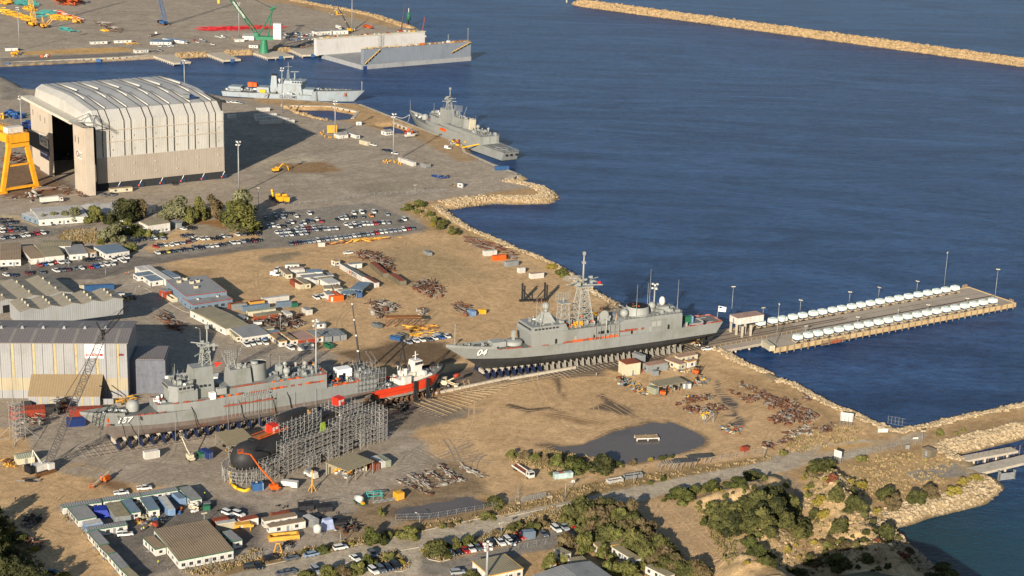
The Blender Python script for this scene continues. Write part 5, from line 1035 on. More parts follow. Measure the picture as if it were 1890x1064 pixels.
def jd():
 t,L_=vk('frigate','grey frigate numbered 04 with black bottom standing on slipway cradles nearest the jetty',(823,641),(1323,588),14.2,11.6,'frigate');rng=random.Random(4)
 P=lambda px:(px-823)/500*L_
 B=14.0;zk=2.4
 zd=lambda u:11.6+2.6*max(0,1-u/.3)**2
 u_,l_,d_,hb,X=vx(L_,B,zk,zd,lambda u:7.2+.8*max(0,1-u/.2)-.5*u,sg_,blackh,rb=.13,rs=.045,bl=.4,tr=.72,bil=.55)
 zq('upper_hull',u_,t);zq('lower_hull',l_,t);zq('deck',d_,t)
 m=MB();pts=[(X(q/10*.16,1),-hb(q/10*.16),zd(q/10*.16))for q in range(11)];pts2=[(p[0],-p[1],p[2])for p in pts]
 for q in(pts,pts2):
  for a,b in zip(q,q[1:]):m.add([a,b,(b[0],b[1]*1.01,b[2]+1.1),(a[0],a[1]*1.01,a[2]+1.1)],[(0,1,2,3)],sg_)
 zq('bulwark',m,t)
 x0,x1,x2,x3=P(957),P(1010),P(1118),P(1238);s=6.7
 m=MB();m.profy([(x0+1,11.6),(x3,11.6),(x3,17.2),(x2,17.2),(x2-4,17.2),(x0+.2,17.4)],-s,s,sg_);m.box(x0+8,x3-.3,-s+.3,s-.3,17.2,17.42,sgd);zq('superstructure',m,t)
 m=MB();m.loft([[(x0+.2,-s,17.4),(x1+4,-s,17.4),(x1+4,s,17.4),(x0+.2,s,17.4)],[(x0+1.2,-s+.5,20.2),(x1+3,-s+.5,20.2),(x1+3,s-.5,20.2),(x0+1.2,s-.5,20.2)]],sg_);br=zq('bridge',m,t)
 w=MB();w.box(x0+.55,x0+.75,-s+1,s-1,18.8,19.5,glass)
 for i in range(7):w.box(x0+2.2+i*1.7,x0+3.3+i*1.7,-s+.1,-s+.25,18.8,19.5,glass)
 zq('bridge_window',w,br)
 m=MB();m.loft([[(x2,-s-.01,17.2),(x3,-s-.01,17.2),(x3,s,17.2),(x2,s,17.2)],[(x2+3,-s+.3,18.6),(x3,-s+.3,18.6),(x3,s-.3,18.6),(x2+3,s-.3,18.6)]],sg_);zq('hangar_block',m,t)
 m=MB();m.box(x3,x3+.1,-5.6,-.6,11.8,16.6,zv);m.box(x3,x3+.1,.6,5.6,11.8,16.6,zv);zq('hangar_door',m,t)
 for i in range(9):
  w=MB();xx=x0+12+i*9.3;w.box(xx,xx+1.0,-s-.07,-s-.01,12,14.1,fog if i%2 else zv);zq('side_door',w,t)
 w=MB();w.box(P(1180),P(1188),-s-.08,-s-.02,14,16.4,fog);w.box(P(1190),P(1198),-s-.08,-s-.02,14,16.4,fog);zq('side_panel',w,t)
 m=MB();xx=P(940);m.lathe(xx,0,[(4.0,12.0),(4.0,13.2),(3.4,13.6),(.1,13.7)],fog,20);m.box(xx-.5,xx+.5,-.5,.5,13.6,18,fog);m.box(xx-.9,xx+.9,-.3,.3,15,17.5,fog);zq('missile_launcher',m,t)
 m=MB();m.cb(P(912),0,12,6,5,2.2,fog);zq('foredeck_box',m,t)
 m=MB();m.tube((4,0,14.2),(4,0,24),.12,fog,5);zq('jackstaff',m,t)
 m=MB();xk(m,P(1028),0,17.3,27.5,4.4,3.4,fog,4,.16);m.cb(P(1028),0,27.5,4.6,4.6,.4,fog);zq('forward_mast',m,t)
 m=MB();vw(m,P(1027),0,31,8,3.6,fog,.15);m.tube((P(1028),0,27.8),(P(1028),0,30),.5,fog,8);zq('air_search_radar',m,t)
 m=MB();xm=P(1062);xk(m,xm,0,17.3,34,8,3.0,fog,6,.24);m.cb(xm,0,34,7,6,.5,fog)
 m.bar((xm-9,-3,36.2),(xm+9,3,36.2),.4,fog);m.bar((xm-7,2,34.6),(xm+8,-3,34.6),.4,fog);m.lattice((xm-1,0,38),(xm-10,-1,38.5),1.4,fog,6,.12)
 for q in range(14):m.cb(xm+rng.uniform(-5,5),rng.uniform(-3,3),34.5+rng.uniform(0,3),rng.uniform(.4,1.4),rng.uniform(.4,1.2),rng.uniform(.4,1.6),fog)
 m.tube((xm,0,34),(xm,0,48.5),.5,fog,8,.3);m.cb(xm,0,44,1.3,1.3,1,fog);m.cb(xm,0,47.8,1,1,1.5,fog);zq('main_mast',m,t)
 m=MB();m.cb(xm+6,-3.2,35.2,1.6,.1,1.2,mat('signal_red',zj(206,50,40),.6));zq('signal_flag',m,t)
 yz(t,[(P(996),0,25.5,2.3),(P(1137),-2,18.6,2.6),(P(1182),1.5,19.2,1.3),(P(1196),1,19.5,2.4)],fog)
 m=MB();m.loft([[(P(996)-3.5,-3,20.2),(P(996)+3.5,-3,20.2),(P(996)+3.5,3,20.2),(P(996)-3.5,3,20.2)],[(P(996)-1.2,-1.2,24.6),(P(996)+1.2,-1.2,24.6),(P(996)+1.2,1.2,24.6),(P(996)-1.2,1.2,24.6)]],fog);zq('dome_base',m,t)
 m=MB();xf=P(1166);m.lathe(xf,0,[(5.6,18.4),(4.9,22.2),(4.7,22.3)],fog,24,True,'z',False);m.lathe(xf,0,[(4.7,22.3),(.1,21.9)],zv,24,False);zq('funnel',m,t)
 zy(t,rng,xf-3.4,xf+3.4,-3,3,21.8,6,[orm,rdm,wm('blue'),wm('yellow'),fog],(.6,1.1),'funnel_cover')
 m=MB();m.cb(P(1213),0,18.6,5,4,2.2,fog);m.ball((P(1213),0,23),1.4,wm('white'),12,1.5,8);zq('gun_mount',m,t,'white domed gun mount on the hangar roof')
 m=MB();m.cb(P(1105),0,17.4,4,4,2.4,fog);m.lathe(P(1098),20.5,[(.3,-1.5),(2.2,-2.5),(2.3,-2.7)],fog,12,True,'y');zq('fire_control_dish',m,t)
 m=MB();m.box(P(1072),P(1118),-s-1.3,-s-.02,13.9,14.1,fog)
 for i in range(6):m.box(P(1072)+i*2.3,P(1072)+i*2.3+.15,-s-1.3,-s-1.15,11.8,17.5,fog)
 m.bar((P(1092),-s-1,14),(P(1094),-s-.6,21),.4,fog);zq('davit',m,t)
 m=MB();m.loft([[(P(1080),-s-1.1,14.2),(P(1080),-s-.1,14.2),(P(1080),-s-.1,14.9)],[(P(1098),-s-1.2,14.2),(P(1098),-s-.1,14.2),(P(1098),-s-.1,15.3)]],zv);zq('rigid_boat',m,t)
 m=MB();qz(m,[(P(1016),-s-.1,11.6),(P(1118),-s-.1,11.6)],rng,[rdm,rdm,orm],1.7,1.6,.04);qz(m,[(P(1117),-s-.1,13.4),(P(1166),-s-.1,13.4)],rng,[rdm],1.7,1.6,.04);qz(m,[(P(905),-5.2,11.9),(P(991),-6.9,11.7)],rng,[rdm],.9,1.5,.15);zq('rail_cover',m,t,'red rail covers along the deck edge')
 m=MB();rail(m,[(P(1016),-s+.2,17.4),(x2,-s+.2,17.4)]);rail(m,[(x2+3,-s+.6,18.6),(x3,-s+.6,18.6)]);rail(m,[(x2+3,s-.6,18.6),(x3,s-.6,18.6),(x3,-s+.6,18.6)]);zq('railing',m,t)
 m=MB();k=L_-.6;pl=[(x3+2,-hb(.84)+.05,11.65),(P(1300),-hb(.95)+.05,11.65),(k,-hb(1)+.1,11.65),(k,hb(1)-.1,11.65),(P(1300),hb(.95)-.05,11.65),(x3+2,hb(.84)-.05,11.65)]
 for a,b in zip(pl,pl[1:]):
  qz(m,[a,b],rng,[rdm,mat('faded_red_net',zj(170,110,104),.7)],1.1,2.6,.1)
 zq('flight_deck_net',m,t,'red netting round the flight deck')
 m=MB()
 for q in([(x3+4,-3),(L_-4,-3)],[(x3+4,3),(L_-4,3)],[(P(1290),-4),(P(1290),4)]):
  (ax,ay),(bx,by)=q;m.box(min(ax,bx)-.12,max(ax,bx)+.12,min(ay,by)-.12,max(ay,by)+.12,11.6,11.64,wtm)
 m.lathe(P(1276),0,[(4.2,11.61),(4.5,11.61),(4.5,11.66),(4.2,11.66)],wtm,24,False,'z',False);zq('deck_marking',m,t)
 m=MB();m.cb(P(1262),-1,11.65,2.6,2.4,3.2,wm('green'));m.cb(P(1268),-.6,11.65,2.2,2.2,3,wm('lblue'));zq('deck_locker',m,t)
 m=MB();m.tube((L_-.6,-1,11.6),(L_-.1,-1,18),.12,fog,5);m.add([(L_-.1,-1,15.2),(L_+3.2,-2,14.8),(L_+3.4,-2,17.0),(L_,-1,17.8)],[(0,1,2,3)],wtm);m.add([(L_+.2,-1.08,16.6),(L_+1.4,-1.45,16.5),(L_+1.4,-1.45,17.3),(L_+.2,-1.08,17.5)],[(0,1,2,3)],wm('navy'));zq('ensign',m,t,'white ensign at the stern')
 kq(t,[(P(972),-4,20,14),(P(978),-5,20,12),(P(1153),-5,18.6,15),(P(1194),4,18.6,12),(P(1200),5,18.6,18),(P(1231),-5,18.6,15)])
 zy(t,rng,x0+3,x1+2,-5,5,20.2,30,[fog,sg_,wtm,sgd],(.5,1.6));zy(t,rng,P(1012),x2,-5.5,5.5,17.4,70,[fog,sg_,sgd,fog,orm,wm('yellow')],(.6,2.0));zy(t,rng,P(1085),x2,1,6,17.4,15,[orm,orm,sgd],(1,2.2));zy(t,rng,P(1190),x3-1,-5,5,18.6,40,[fog,sg_,sgd],(.6,2));zy(t,rng,6,P(905),-2.4,2.4,13,20,[fog,sgd],(.4,1.0))
 yd(t,'04',hb,X,.055,.10,.62,4.0,9.6)
 m=MB();m.tube((P(1290),-4.5,1.5),(P(1290),-4.5,5.5),.9,zv,8,.3);m.add([(P(1288)-1,-.3,1),(P(1302),-.3,2),(P(1302),.3,2),(P(1288)-1,.3,1),(P(1288),-.3,6.5),(P(1302),-.3,6.8),(P(1302),.3,6.8),(P(1288),.3,6.5)],[(0,1,5,4),(1,2,6,5),(2,3,7,6),(3,0,4,7),(0,3,2,1)],blackh);m.tube((P(1250),-1.5,2.6),(P(1281),-1.5,3),.4,zv,8);zq('rudder',m,t)
 m=MB()
 for i in range(5):
  a=i*2*pi/5;m.loft([[(P(1281),-1.5+.3*cos(a+d),3+.3*sin(a+d))for d in(-.6,0,.6)],[(P(1281)+.5,-1.5+2.4*cos(a+d),3+2.4*sin(a+d))for d in(-.35,0,.3)]],mat('bronze_propeller',zj(150,120,80),.4,.5,.3,2))
 zq('propeller',m,t)
 jv(P(880),P(985),9,t,L_,B,zk,mat('cradle_blue',zj(34,44,74),.6,0,.3,.6),'cradle from the bow end under the frigate numbered 04','cradles under the frigate numbered 04',1.4)
 jv(P(985),P(1245),24,t,L_,B,zk,mat('cradle_concrete_grey',zj(150,146,136),.8,0,.3,.6),'pale cradle behind the bow cradles of the frigate numbered 04','cradles under the frigate numbered 04',1.8)
 return t,L_
SH04,L04=jd()
def frigate(label,a,b,za,zb,number=None,dz=0,afloat=False,lm=bilge,px=None):
 t,L_=vk('frigate',label,a,b,za,zb,'frigate');rng=random.Random(9+int(afloat));P=lambda u:(u-148)/540*L_;B=14.8;zk=2.6+dz
 def zd(u):
  base=11.8+dz+2.0*max(0,1-u/.25)**2;return base
 u_,l_,d_,hb,X=vx(L_,B,zk,zd,(lambda u:7.4+dz+.7*max(0,1-u/.2)-.4*u)if not afloat else(lambda u:WL+.5),sg_,lm,rb=.1,rs=.03,bl=.36,tr=.8,bil=.6)
 zq('upper_hull',u_,t);zq('lower_hull',l_,t);zq('deck',d_,t)
 z1=11.8+dz;z2=z1+2.8;s=7.38
 m=MB();pts=[(X(q/10*.13,1),-hb(q/10*.13),zd(q/10*.13))for q in range(11)]
 for sgn in(1,-1):
  for p,q in zip(pts,pts[1:]):m.add([(p[0],sgn*p[1],p[2]),(q[0],sgn*q[1],q[2]),(q[0]-.2,sgn*q[1]*1.02,q[2]+1.2),(p[0]-.3,sgn*p[1]*1.02,p[2]+1.2)],[(0,1,2,3)],sg_)
 zq('bulwark',m,t)
 m=MB();xa,xb=P(274),P(582)
 side=[(xa,4.9),(P(300),6.4),(P(340),s),(xb,s-.1)]
 m.loft([[(x,-y,z1-.2)for x,y in side]+[(x,y,z1-.2)for x,y in side[::-1]],[(x,-y+.12,z2)for x,y in side]+[(x,y-.12,z2)for x,y in side[::-1]]],sg_);zq('side_deckhouse',m,t)
 m=MB();m.box(P(392),xb-.1,-s+1.1,s-1.1,z2,z2+2.7,sg_);m.box(P(478),xb,-s+.2,s-.2,z2,z2+2.75,sg_);zq('upper_deckhouse',m,t)
 m=MB();m.box(xb-.01,xb+.1,-5.2,-.4,z1+.1,z1+5.0,fog);m.box(xb-.01,xb+.1,.8,5.2,z1+.1,z1+5.0,zv if not afloat else fog);zq('hangar_door',m,t)
 m=MB();xg=P(238);m.lathe(xg,0,[(2.4,z1+.6),(2.5,z1+2.4),(2.0,z1+3.9),(.9,z1+4.5),(.05,z1+4.6)],fog,16);m.tube((xg-2,0,z1+2.6),(xg-8,0,z1+3.6),.16,fog,6);zq('gun_turret',m,t)
 m=MB();xc=P(296);sx=6.1
 m.loft([[(xc,-3.2,z2),(xc+2.6,-sx,z2),(P(344),-sx,z2),(P(344),sx,z2),(xc+2.6,sx,z2),(xc,3.2,z2)],[(xc+.7,-3,z2+4.4),(xc+3,-sx+.4,z2+4.4),(P(344),-sx+.4,z2+4.4),(P(344),sx-.4,z2+4.4),(xc+3,sx-.4,z2+4.4),(xc+.7,3,z2+4.4)]],sg_)
 m.loft([[(xc-.2,-3.6,z2+4.4),(xc+2.4,-sx-.6,z2+4.4),(P(336),-sx-.6,z2+4.4),(P(336),sx+.6,z2+4.4),(xc+2.4,sx+.6,z2+4.4),(xc-.2,3.6,z2+4.4)],[(xc,-3.6,z2+6.4),(xc+2.6,-sx-.2,z2+6.4),(P(336),-sx-.2,z2+6.4),(P(336),sx+.2,z2+6.4),(xc+2.6,sx+.2,z2+6.4),(xc,3.6,z2+6.4)]],sg_);br=zq('bridge',m,t)
 w=MB()
 for i in range(7):w.box(xc+3+i*1.6,xc+4+i*1.6,-sx-.56,-sx-.4,z2+5.2,z2+6.0,glass)
 w.box(xc-.22,xc-.02,-3,3,z2+5.2,z2+6,glass);zq('bridge_window',w,br)
 def house(x0,x1,w0,za_,zb_,tx,name):
  m=MB();xm=(x0+x1)/2;m.loft([[(x0,-w0,za_),(x1,-w0,za_),(x1,w0,za_),(x0,w0,za_)],[(xm-(xm-x0)*tx,-w0*tx,zb_),(x1-.4,-w0*tx,zb_),(x1-.4,w0*tx,zb_),(xm-(xm-x0)*tx,w0*tx,zb_)]],sg_);zq(name,m,t)
 zb2=z2+6.4
 house(P(334),P(378),4.2,z2,z2+11.5,.68,'mast_house');xm=P(368)
 m=MB();xk(m,xm,0,z2+11.4,z2+19,3.6,2.2,fog,3,.16);m.cb(xm,0,z2+19,5,4.4,.4,fog);m.bar((xm-5,-3,z2+16.4),(xm+5,3,z2+17.4),.35,fog);m.bar((xm-4,4,z2+19.6),(xm+4,-4,z2+19.6),.3,fog)
 for q in range(14):m.cb(xm+rng.uniform(-3.4,3.4),rng.uniform(-3,3),z2+15+rng.uniform(0,6.5),rng.uniform(.4,1.2),rng.uniform(.4,1.2),rng.uniform(.5,1.6),fog)
 m.tube((xm+1,0,z2+19),(xm+1,0,z2+26.5),.35,fog,8,.2);m.cb(xm+1,0,z2+25.4,1.1,1.1,1.5,fog);zq('main_mast',m,t)
 house(P(406),P(447),3.8,z2+2.7,z2+8.6,.8,'aft_mast_house');m=MB();xk(m,P(416),0,z2+8.6,z2+12,2.4,1.6,fog,2,.15);vw(m,P(416),0,z2+14.2,7,4,fog,.4)
 for d in(-5,6):m.tube((P(416)+d*.4,d*.5,z2+8.6),(P(416)+d,d*.6,z2+16),.14,fog,5)
 zq('air_search_radar',m,t)
 m=MB();xf=P(463);rings=[]
 for k,(sc,z)in enumerate(((1,z2+2.7),(.9,z2+8.4),(.98,z2+9.4))):rings.append([(xf+3.9*sc*cos(i*pi/10),2.9*sc*sin(i*pi/10),z)for i in range(20)])
 m.loft(rings,sg_,True,False);m.add([(x,y,z-.3)for x,y,z in rings[-1]],[tuple(range(20))],zv);m.lathe(xf-1,0,[(1.5,z2+9.1),(1.4,z2+9.8),(.1,z2+9.8)],fog,12);zq('funnel',m,t)
 if afloat:
  m=MB();m.loft([[(xf+5,-1.6,z2+2.7),(xf+9,-1.6,z2+2.7),(xf+9,1.6,z2+2.7),(xf+5,1.6,z2+2.7)],[(xf+6.2,-1.4,z2+10.5),(xf+10.2,-1.4,z2+10),(xf+10.2,1.4,z2+10),(xf+6.2,1.4,z2+10.5)]],wm('cream'));zq('aft_funnel',m,t)
 yz(t,[(P(512),-3.5,z2+4.0,2.0),(P(520),2,z2+5.4,1.3),(P(560),3,z2+4,1.3)]if not afloat else[(P(508),2,z2+4.3,1.9),(P(548),4,z2+5,1.3)],fog)
 m=MB();m.ball((P(345),0,z2+8.8),1.2,wm('white'),10,1.3,6);zq('radome',m,t)
 m=MB();rail(m,[(P(478),-s+.3,z2+2.75),(xb,-s+.3,z2+2.75),(xb,s-.3,z2+2.75)]);rail(m,[(P(582),-hb(.85)+.1,z1),(L_-.3,-hb(1)+.1,z1),(L_-.3,hb(1)-.1,z1),(P(582),hb(.85)-.1,z1)]);zq('railing',m,t)
 if not afloat:
  m=MB();qz(m,[(P(300),-6.5,z2),(P(340),-s,z2),(P(575),-s,z2)],rng,[rdm,rdm,orm,rdm],1.15,1.5,.2);qz(m,[(P(398),-s+1.0,z2+2.75),(P(476),-s+1,z2+2.75)],rng,[rdm],1.0,1.5,.15);qz(m,[(P(478),-s+.2,z2+2.8),(xb,-s+.2,z2+2.8),(xb,s-.2,z2+2.8),(P(520),s-.2,z2+2.8)],rng,[rdm,orm],1.0,1.6,.2)
  qz(m,[(P(222),-5.2,z1+.2),(P(284),-6.6,z1+.1)],rng,[rdm],1.0,1.5,.1);qz(m,[(P(276),-4.9,z2),(P(276),4.9,z2)],rng,[rdm],1,1.4,.1);qz(m,[(P(595),-6.8,z1),(P(650),-6.6,z1)],rng,[orm,orm,rdm],1.5,1.8,.1);zq('rail_cover',m,t,'red and orange covers along the deck rails')
  m=MB();xs,xe=P(384),P(478);m.box(xs,xe,-s-1.6,-s-.1,z1-.6,z1-.45,fog)
  for i in range(14):xx=xs+(xe-xs)*i/13;m.tube((xx,-s-1.6,z1-5),(xx,-s-1.6,z1+2.0),.07,steel,4);
  m.box(xs+8,xe-2,-s-1.7,-s-.2,z1+2.4,z1+2.6,fog);qz(m,[(xs,-s-1.6,z1-.5),(xe,-s-1.6,z1-.5)],rng,[rdm],1.2,1.4,.1)
  for i in range(12):xx=xs+8+(xe-xs-10)*i/11;m.tube((xx,-s-1.6,z1+2.5),(xx+.4,-s-1.6,z1+4.0),.08,fog,4)
  zq('work_stage',m,t)
  m=MB();m.cb(P(368),-s+.3,z2,2.2,1.8,2.6,wtm);m.cb(P(384),-s+.3,z2+1.5,3.6,2,2.4,fog);zq('deck_locker',m,t)
  for xx in(P(205),P(330),P(415),P(475),P(505)):
   h=MB();h.path([(xx,-s+.2 if xx>P(250)else-4.6,z1+1),(xx+.8,-s-.5,z1-1.5),(xx+1.6,-s-.4,6),(xx+3.4,-s-1.2,.6)],.14,zh,5);zq('hose',h,t)
  for xx in(P(238),P(300),P(395),P(452),P(520),P(560)):
   h=MB();h.tube((xx,-7.6 if xx>P(260)else-5.8,.3),(xx,-7.6 if xx>P(260)else-5.8,z1+.5),.08,steel,4);zq('shore_line',h,t)
  m=MB();m.tube((P(186),-4.0,9.6),(P(192),-4.4,9.5),.4,rdm,6);zq('anchor',m,t,'rusty anchor below the bulwark')
  m=MB();m.cb(P(631),1.5,z1,P(645)-P(617),4.2,3.9,wtm);m.box(P(631)-.9,P(631)+.2,-.72,-.6,z1+.1,z1+2.4,zv);zq('deck_cabin',m,t,'white cabin standing on the flight deck')
  m=MB()
  for xx in np.linspace(P(640),L_+2,9):
   for yy in(-hb(.95)-1.4,-hb(.95)+.2,-2,2,6.4):
    m.tube((xx,yy,z1-4),(xx,yy,z1+4+rng.uniform(-1,1)),.09,steel,4,cap=False)
  for zz in(z1-3.5,z1-1.5,z1+.6,z1+2.6):
   for yy in(-hb(.95)-1.4,-2,6.4):m.tube((P(640),yy,zz),(L_+2,yy,zz),.09,steel,4,cap=False)
   m.box(P(646),L_+2,-hb(.95)-1.3,-hb(.95)-.2,zz-.1,zz,wm('dgrey'))
  for i in range(26):a_=Vector((rng.uniform(P(642),L_+2),rng.uniform(-8,6),rng.uniform(z1-3,z1+4)));m.tube(a_,a_+Vector((rng.uniform(-4,4),rng.uniform(-2,2),rng.uniform(-2,2))),.1,rng.choice([steel,fog,zv]),4)
  zq('stern_scaffold',m,t)
  zy(t,rng,P(584),P(645),-6,6,z1,80,[fog,sgd,orm,wm('blue'),wm('cream'),zv,zv,fog],(.6,1.9));zy(t,rng,P(648),L_-1,-5,5,z1,70,[fog,sgd,steel,fog],(.6,2.2))
  yz(t,[],fog)
  m=MB();m.loft([[(P(505),1,z2+2.75),(P(512),1,z2+2.75),(P(512),5,z2+2.75),(P(505),5,z2+2.75)],[(P(506),1.4,z2+5.5),(P(514),1.4,z2+5.9),(P(514),4.6,z2+5.9),(P(506),4.6,z2+5.5)]],fog);zq('launcher_box',m,t)
  m=MB();q=[(xm+3,-2,z2+12.6),(xm+6,-2.6,z2+12.0),(xm+3.2,-2.2,z2+10.4)];m.add(q,[(0,1,2)],mat('signal_red',zj(206,50,40)));zq('signal_flag',m,t)
 else:
  m=MB();m.tube((1,0,z1+2.2),(1,0,z1+11),.12,fog,5);m.add([(1,0,z1+8.6),(4.6,-.6,z1+8),(4.7,-.6,z1+10.2),(1,0,z1+10.9)],[(0,1,2,3)],wm('navy'));zq('jack_flag',m,t)
  m=MB();m.box(P(600),L_-3,-.12,.12,z1,z1+.04,wtm);m.lathe(P(640),0,[(4,z1+.01),(4.3,z1+.01),(4.3,z1+.05),(4,z1+.05)],wtm,20,False,'z',False);zq('deck_marking',m,t)
  m=MB();m.cb(P(390),-s-.5,z1+.4,7,1.6,1.6,orm);m.bar((P(380),-s,z1+4),(P(410),-s-.2,z1+4),.4,fog);zq('rigid_boat',m,t)
  m=MB();m.bar((P(575),-s+1,z1+.2),(P(548),-s-9,.8),.7,wm('yellow'));zq('gangway',m,t)
  m=MB()
  for yy in(-4.5,-1,3.2):m.box(L_-.1,L_+.1,yy,yy+1.7,z1-2.4,z1-1.2,zv)
  zq('transom_port',m,t)
 kq(t,[(P(500),-3,z2+2.7,9),(P(540),-5,z2+2.7,8 if not afloat else 13),(P(306),-3,z2+6.4,7),(P(318),3,z2+6.4,6)])
 zy(t,rng,xc+2,P(340),-5.4,5.4,z2+6.4,40,[fog,sg_,sgd,fog,wtm],(.5,1.6));zy(t,rng,P(382),P(404),-5,5,z2,20,[fog,sgd,wtm],(.6,1.6));zy(t,rng,P(420),P(447),-2.4,2.4,z2+8.6,20,[fog,sgd],(.5,1.5))
 zy(t,rng,P(482),P(578),-5.6,5.6,z2+2.75,50,[fog,sgd,sg_],(.6,1.8));zy(t,rng,P(172),P(225),-2.2,2.2,z1+.9,30,[fog,sgd,wtm],(.4,1.1));zy(t,rng,P(276),P(292),-3.6,3.6,z2,20,[fog,wtm,rdm],(.5,1.3))
 if number:yd(t,number,hb,X,.075,.14,.62,3.4,9.3)
 return t,L_
SH157,L157=frigate('grey green frigate numbered 157 with scaffolded stern standing on blue cradles',(148,765),(688,690),13.9,11.8,'157')
jv(10,L157-14,22,SH157,L157,14.8,2.6,mat('cradle_blue',zj(44,66,120),.6),'blue cradle from the bow under the frigate numbered 157','blue cradles under the frigate numbered 157',1.2)
frigate('grey frigate afloat beside the quay with white railed flight deck',(756,207),(944,282),5.4,3.4,None,-8.2,True,mat('boot_dark',zj(60,60,58),.7))
def vp():
 t,L_=vk('patrol_ship','pale grey customs patrol ship with tall funnel moored behind the inner basin',(413,166),(673,169),1.5,6.2,'patrol ship');rng=random.Random(21)
 pg=mat('customs_pale_grey',zj(146,156,162),.55,0,.2,.15,dirt=zj(128,128,122));P=lambda px:(px-413)/260*L_
 zd=lambda u:(5.6 if u<.34 else 1.9 if u<.74 else 1.5)+1.2*max(0,1-u/.3)
 u_,l_,d_,hb,X=vx(L_,15,-7,zd,WL+.4,pg,mat('boot_dark',zj(60,60,58)),rb=.12,rs=.02,bl=.4,tr=.85,rev=True,bil=.4,n=34)
 zq('upper_hull',u_,t);zq('lower_hull',l_,t);zq('deck',d_,t)
 m=MB();m.loft([[(P(515),-6,1.9),(P(562),-6,1.9),(P(562),6,1.9),(P(515),6,1.9)],[(P(517),-5.6,9.5),(P(559),-5.6,9.5),(P(559),5.6,9.5),(P(517),5.6,9.5)]],pg);zq('superstructure',m,t)
 m=MB();m.loft([[(P(528),-6.6,9.5),(P(560),-6.6,9.5),(P(563),-3,9.5),(P(563),3,9.5),(P(560),6.6,9.5),(P(528),6.6,9.5)],[(P(529),-6,12.4),(P(562),-6.4,12.4),(P(566),-3,12.4),(P(566),3,12.4),(P(562),6.4,12.4),(P(529),6,12.4)]],pg);b=zq('bridge',m,t)
 w=MB()
 for i in range(6):w.box(P(544)+i*2.0,P(544)+i*2.0+1.3,-6.62,-6.4,10.9,12,glass)
 zq('bridge_window',w,b)
 m=MB();m.loft([[(P(500),-2.4,1.9),(P(514),-2.4,1.9),(P(514),2.4,1.9),(P(500),2.4,1.9)],[(P(503),-1.7,15),(P(512),-1.7,15),(P(512),1.7,15),(P(503),1.7,15)],],pg);m.box(P(503),P(512),-1.75,1.75,15,16,zh);zq('funnel',m,t)
 for a,b_,z,h,c in((P(478),P(500),1.9,4,pg),(P(562),P(582),1.6,4.5,pg),(P(425),P(448),1.8,3.5,pg),(P(580),P(592),1.6,3,fog)):
  m=MB();m.box(a,b_,-5,5,z,z+h,c);zq('deckhouse',m,t)
 m=MB();m.cb(P(465),-1,5.5,4.5,4,3.4,orm);m.cb(P(472),-1,5.5,3.6,4,3.2,orm);zq('life_raft_box',m,t)
 m=MB();m.cb(P(489),-6,2,5,1.6,2.4,wm('yellow'));zq('yellow_locker',m,t)
 m=MB();xk(m,P(533),0,12.4,20,2,1,pg,4,.14);m.tube((P(533),0,20),(P(533),0,25.5),.2,pg,6);m.bar((P(533)-3,0,22),(P(533)+3,0,22.5),.2,pg);zq('mast',m,t)
 m=MB();m.tube((P(545),0,12.4),(P(545),0,18),.7,pg,8,.4);m.bar((P(545)-3,-1,18.6),(P(545)+3,1,18.6),.6,pg);zq('radar_mast',m,t)
 yz(t,[(P(518),-2,11,1.5)],wm('white'));m=MB();m.tube((P(668),0,6),(P(668),0,14),.3,pg,6);zq('foremast',m,t)
 m=MB();rail(m,[(P(594),-5.8,6),(P(650),-2.6,6.6)]);rail(m,[(P(420),-6,3),(P(470),-7,2.2)]);zq('railing',m,t)
 m=MB();m.add([(P(566),-7.42,WL+.5),(P(590),-7.4,WL+.5),(P(602),-7.1,2.0),(P(576),-7.5,2.0)],[(0,1,2,3)],fog)
 qq('lettering','CUSTOMS',3.1,ink,t,(P(521),-7.62,-1.1),(pi/2,0,0),.02,bold=.04)
 m=MB();m.cb(P(640),-4.6,2.5,1.6,.6,2.4,rdm);zq('anchor',m,t)
 zy(t,rng,P(418),P(500),-5,5,2.2,50,[pg,fog,wtm,sgd],(.6,1.8));zy(t,rng,P(518),P(560),-5,5,12.4,10,[pg,fog],(.5,1));zy(t,rng,P(585),P(640),-3,3,5.8,20,[pg,fog],(.5,1.2));zy(t,rng,P(515),P(560),-7,-6.2,1.9,20,[pg,fog,wtm,zv],(.6,1.6))
 m=MB()
 m.bar((P(503),-7.5,2),(P(497),-15,.5),.8,qy);zq('gangway',m,t)
vp()
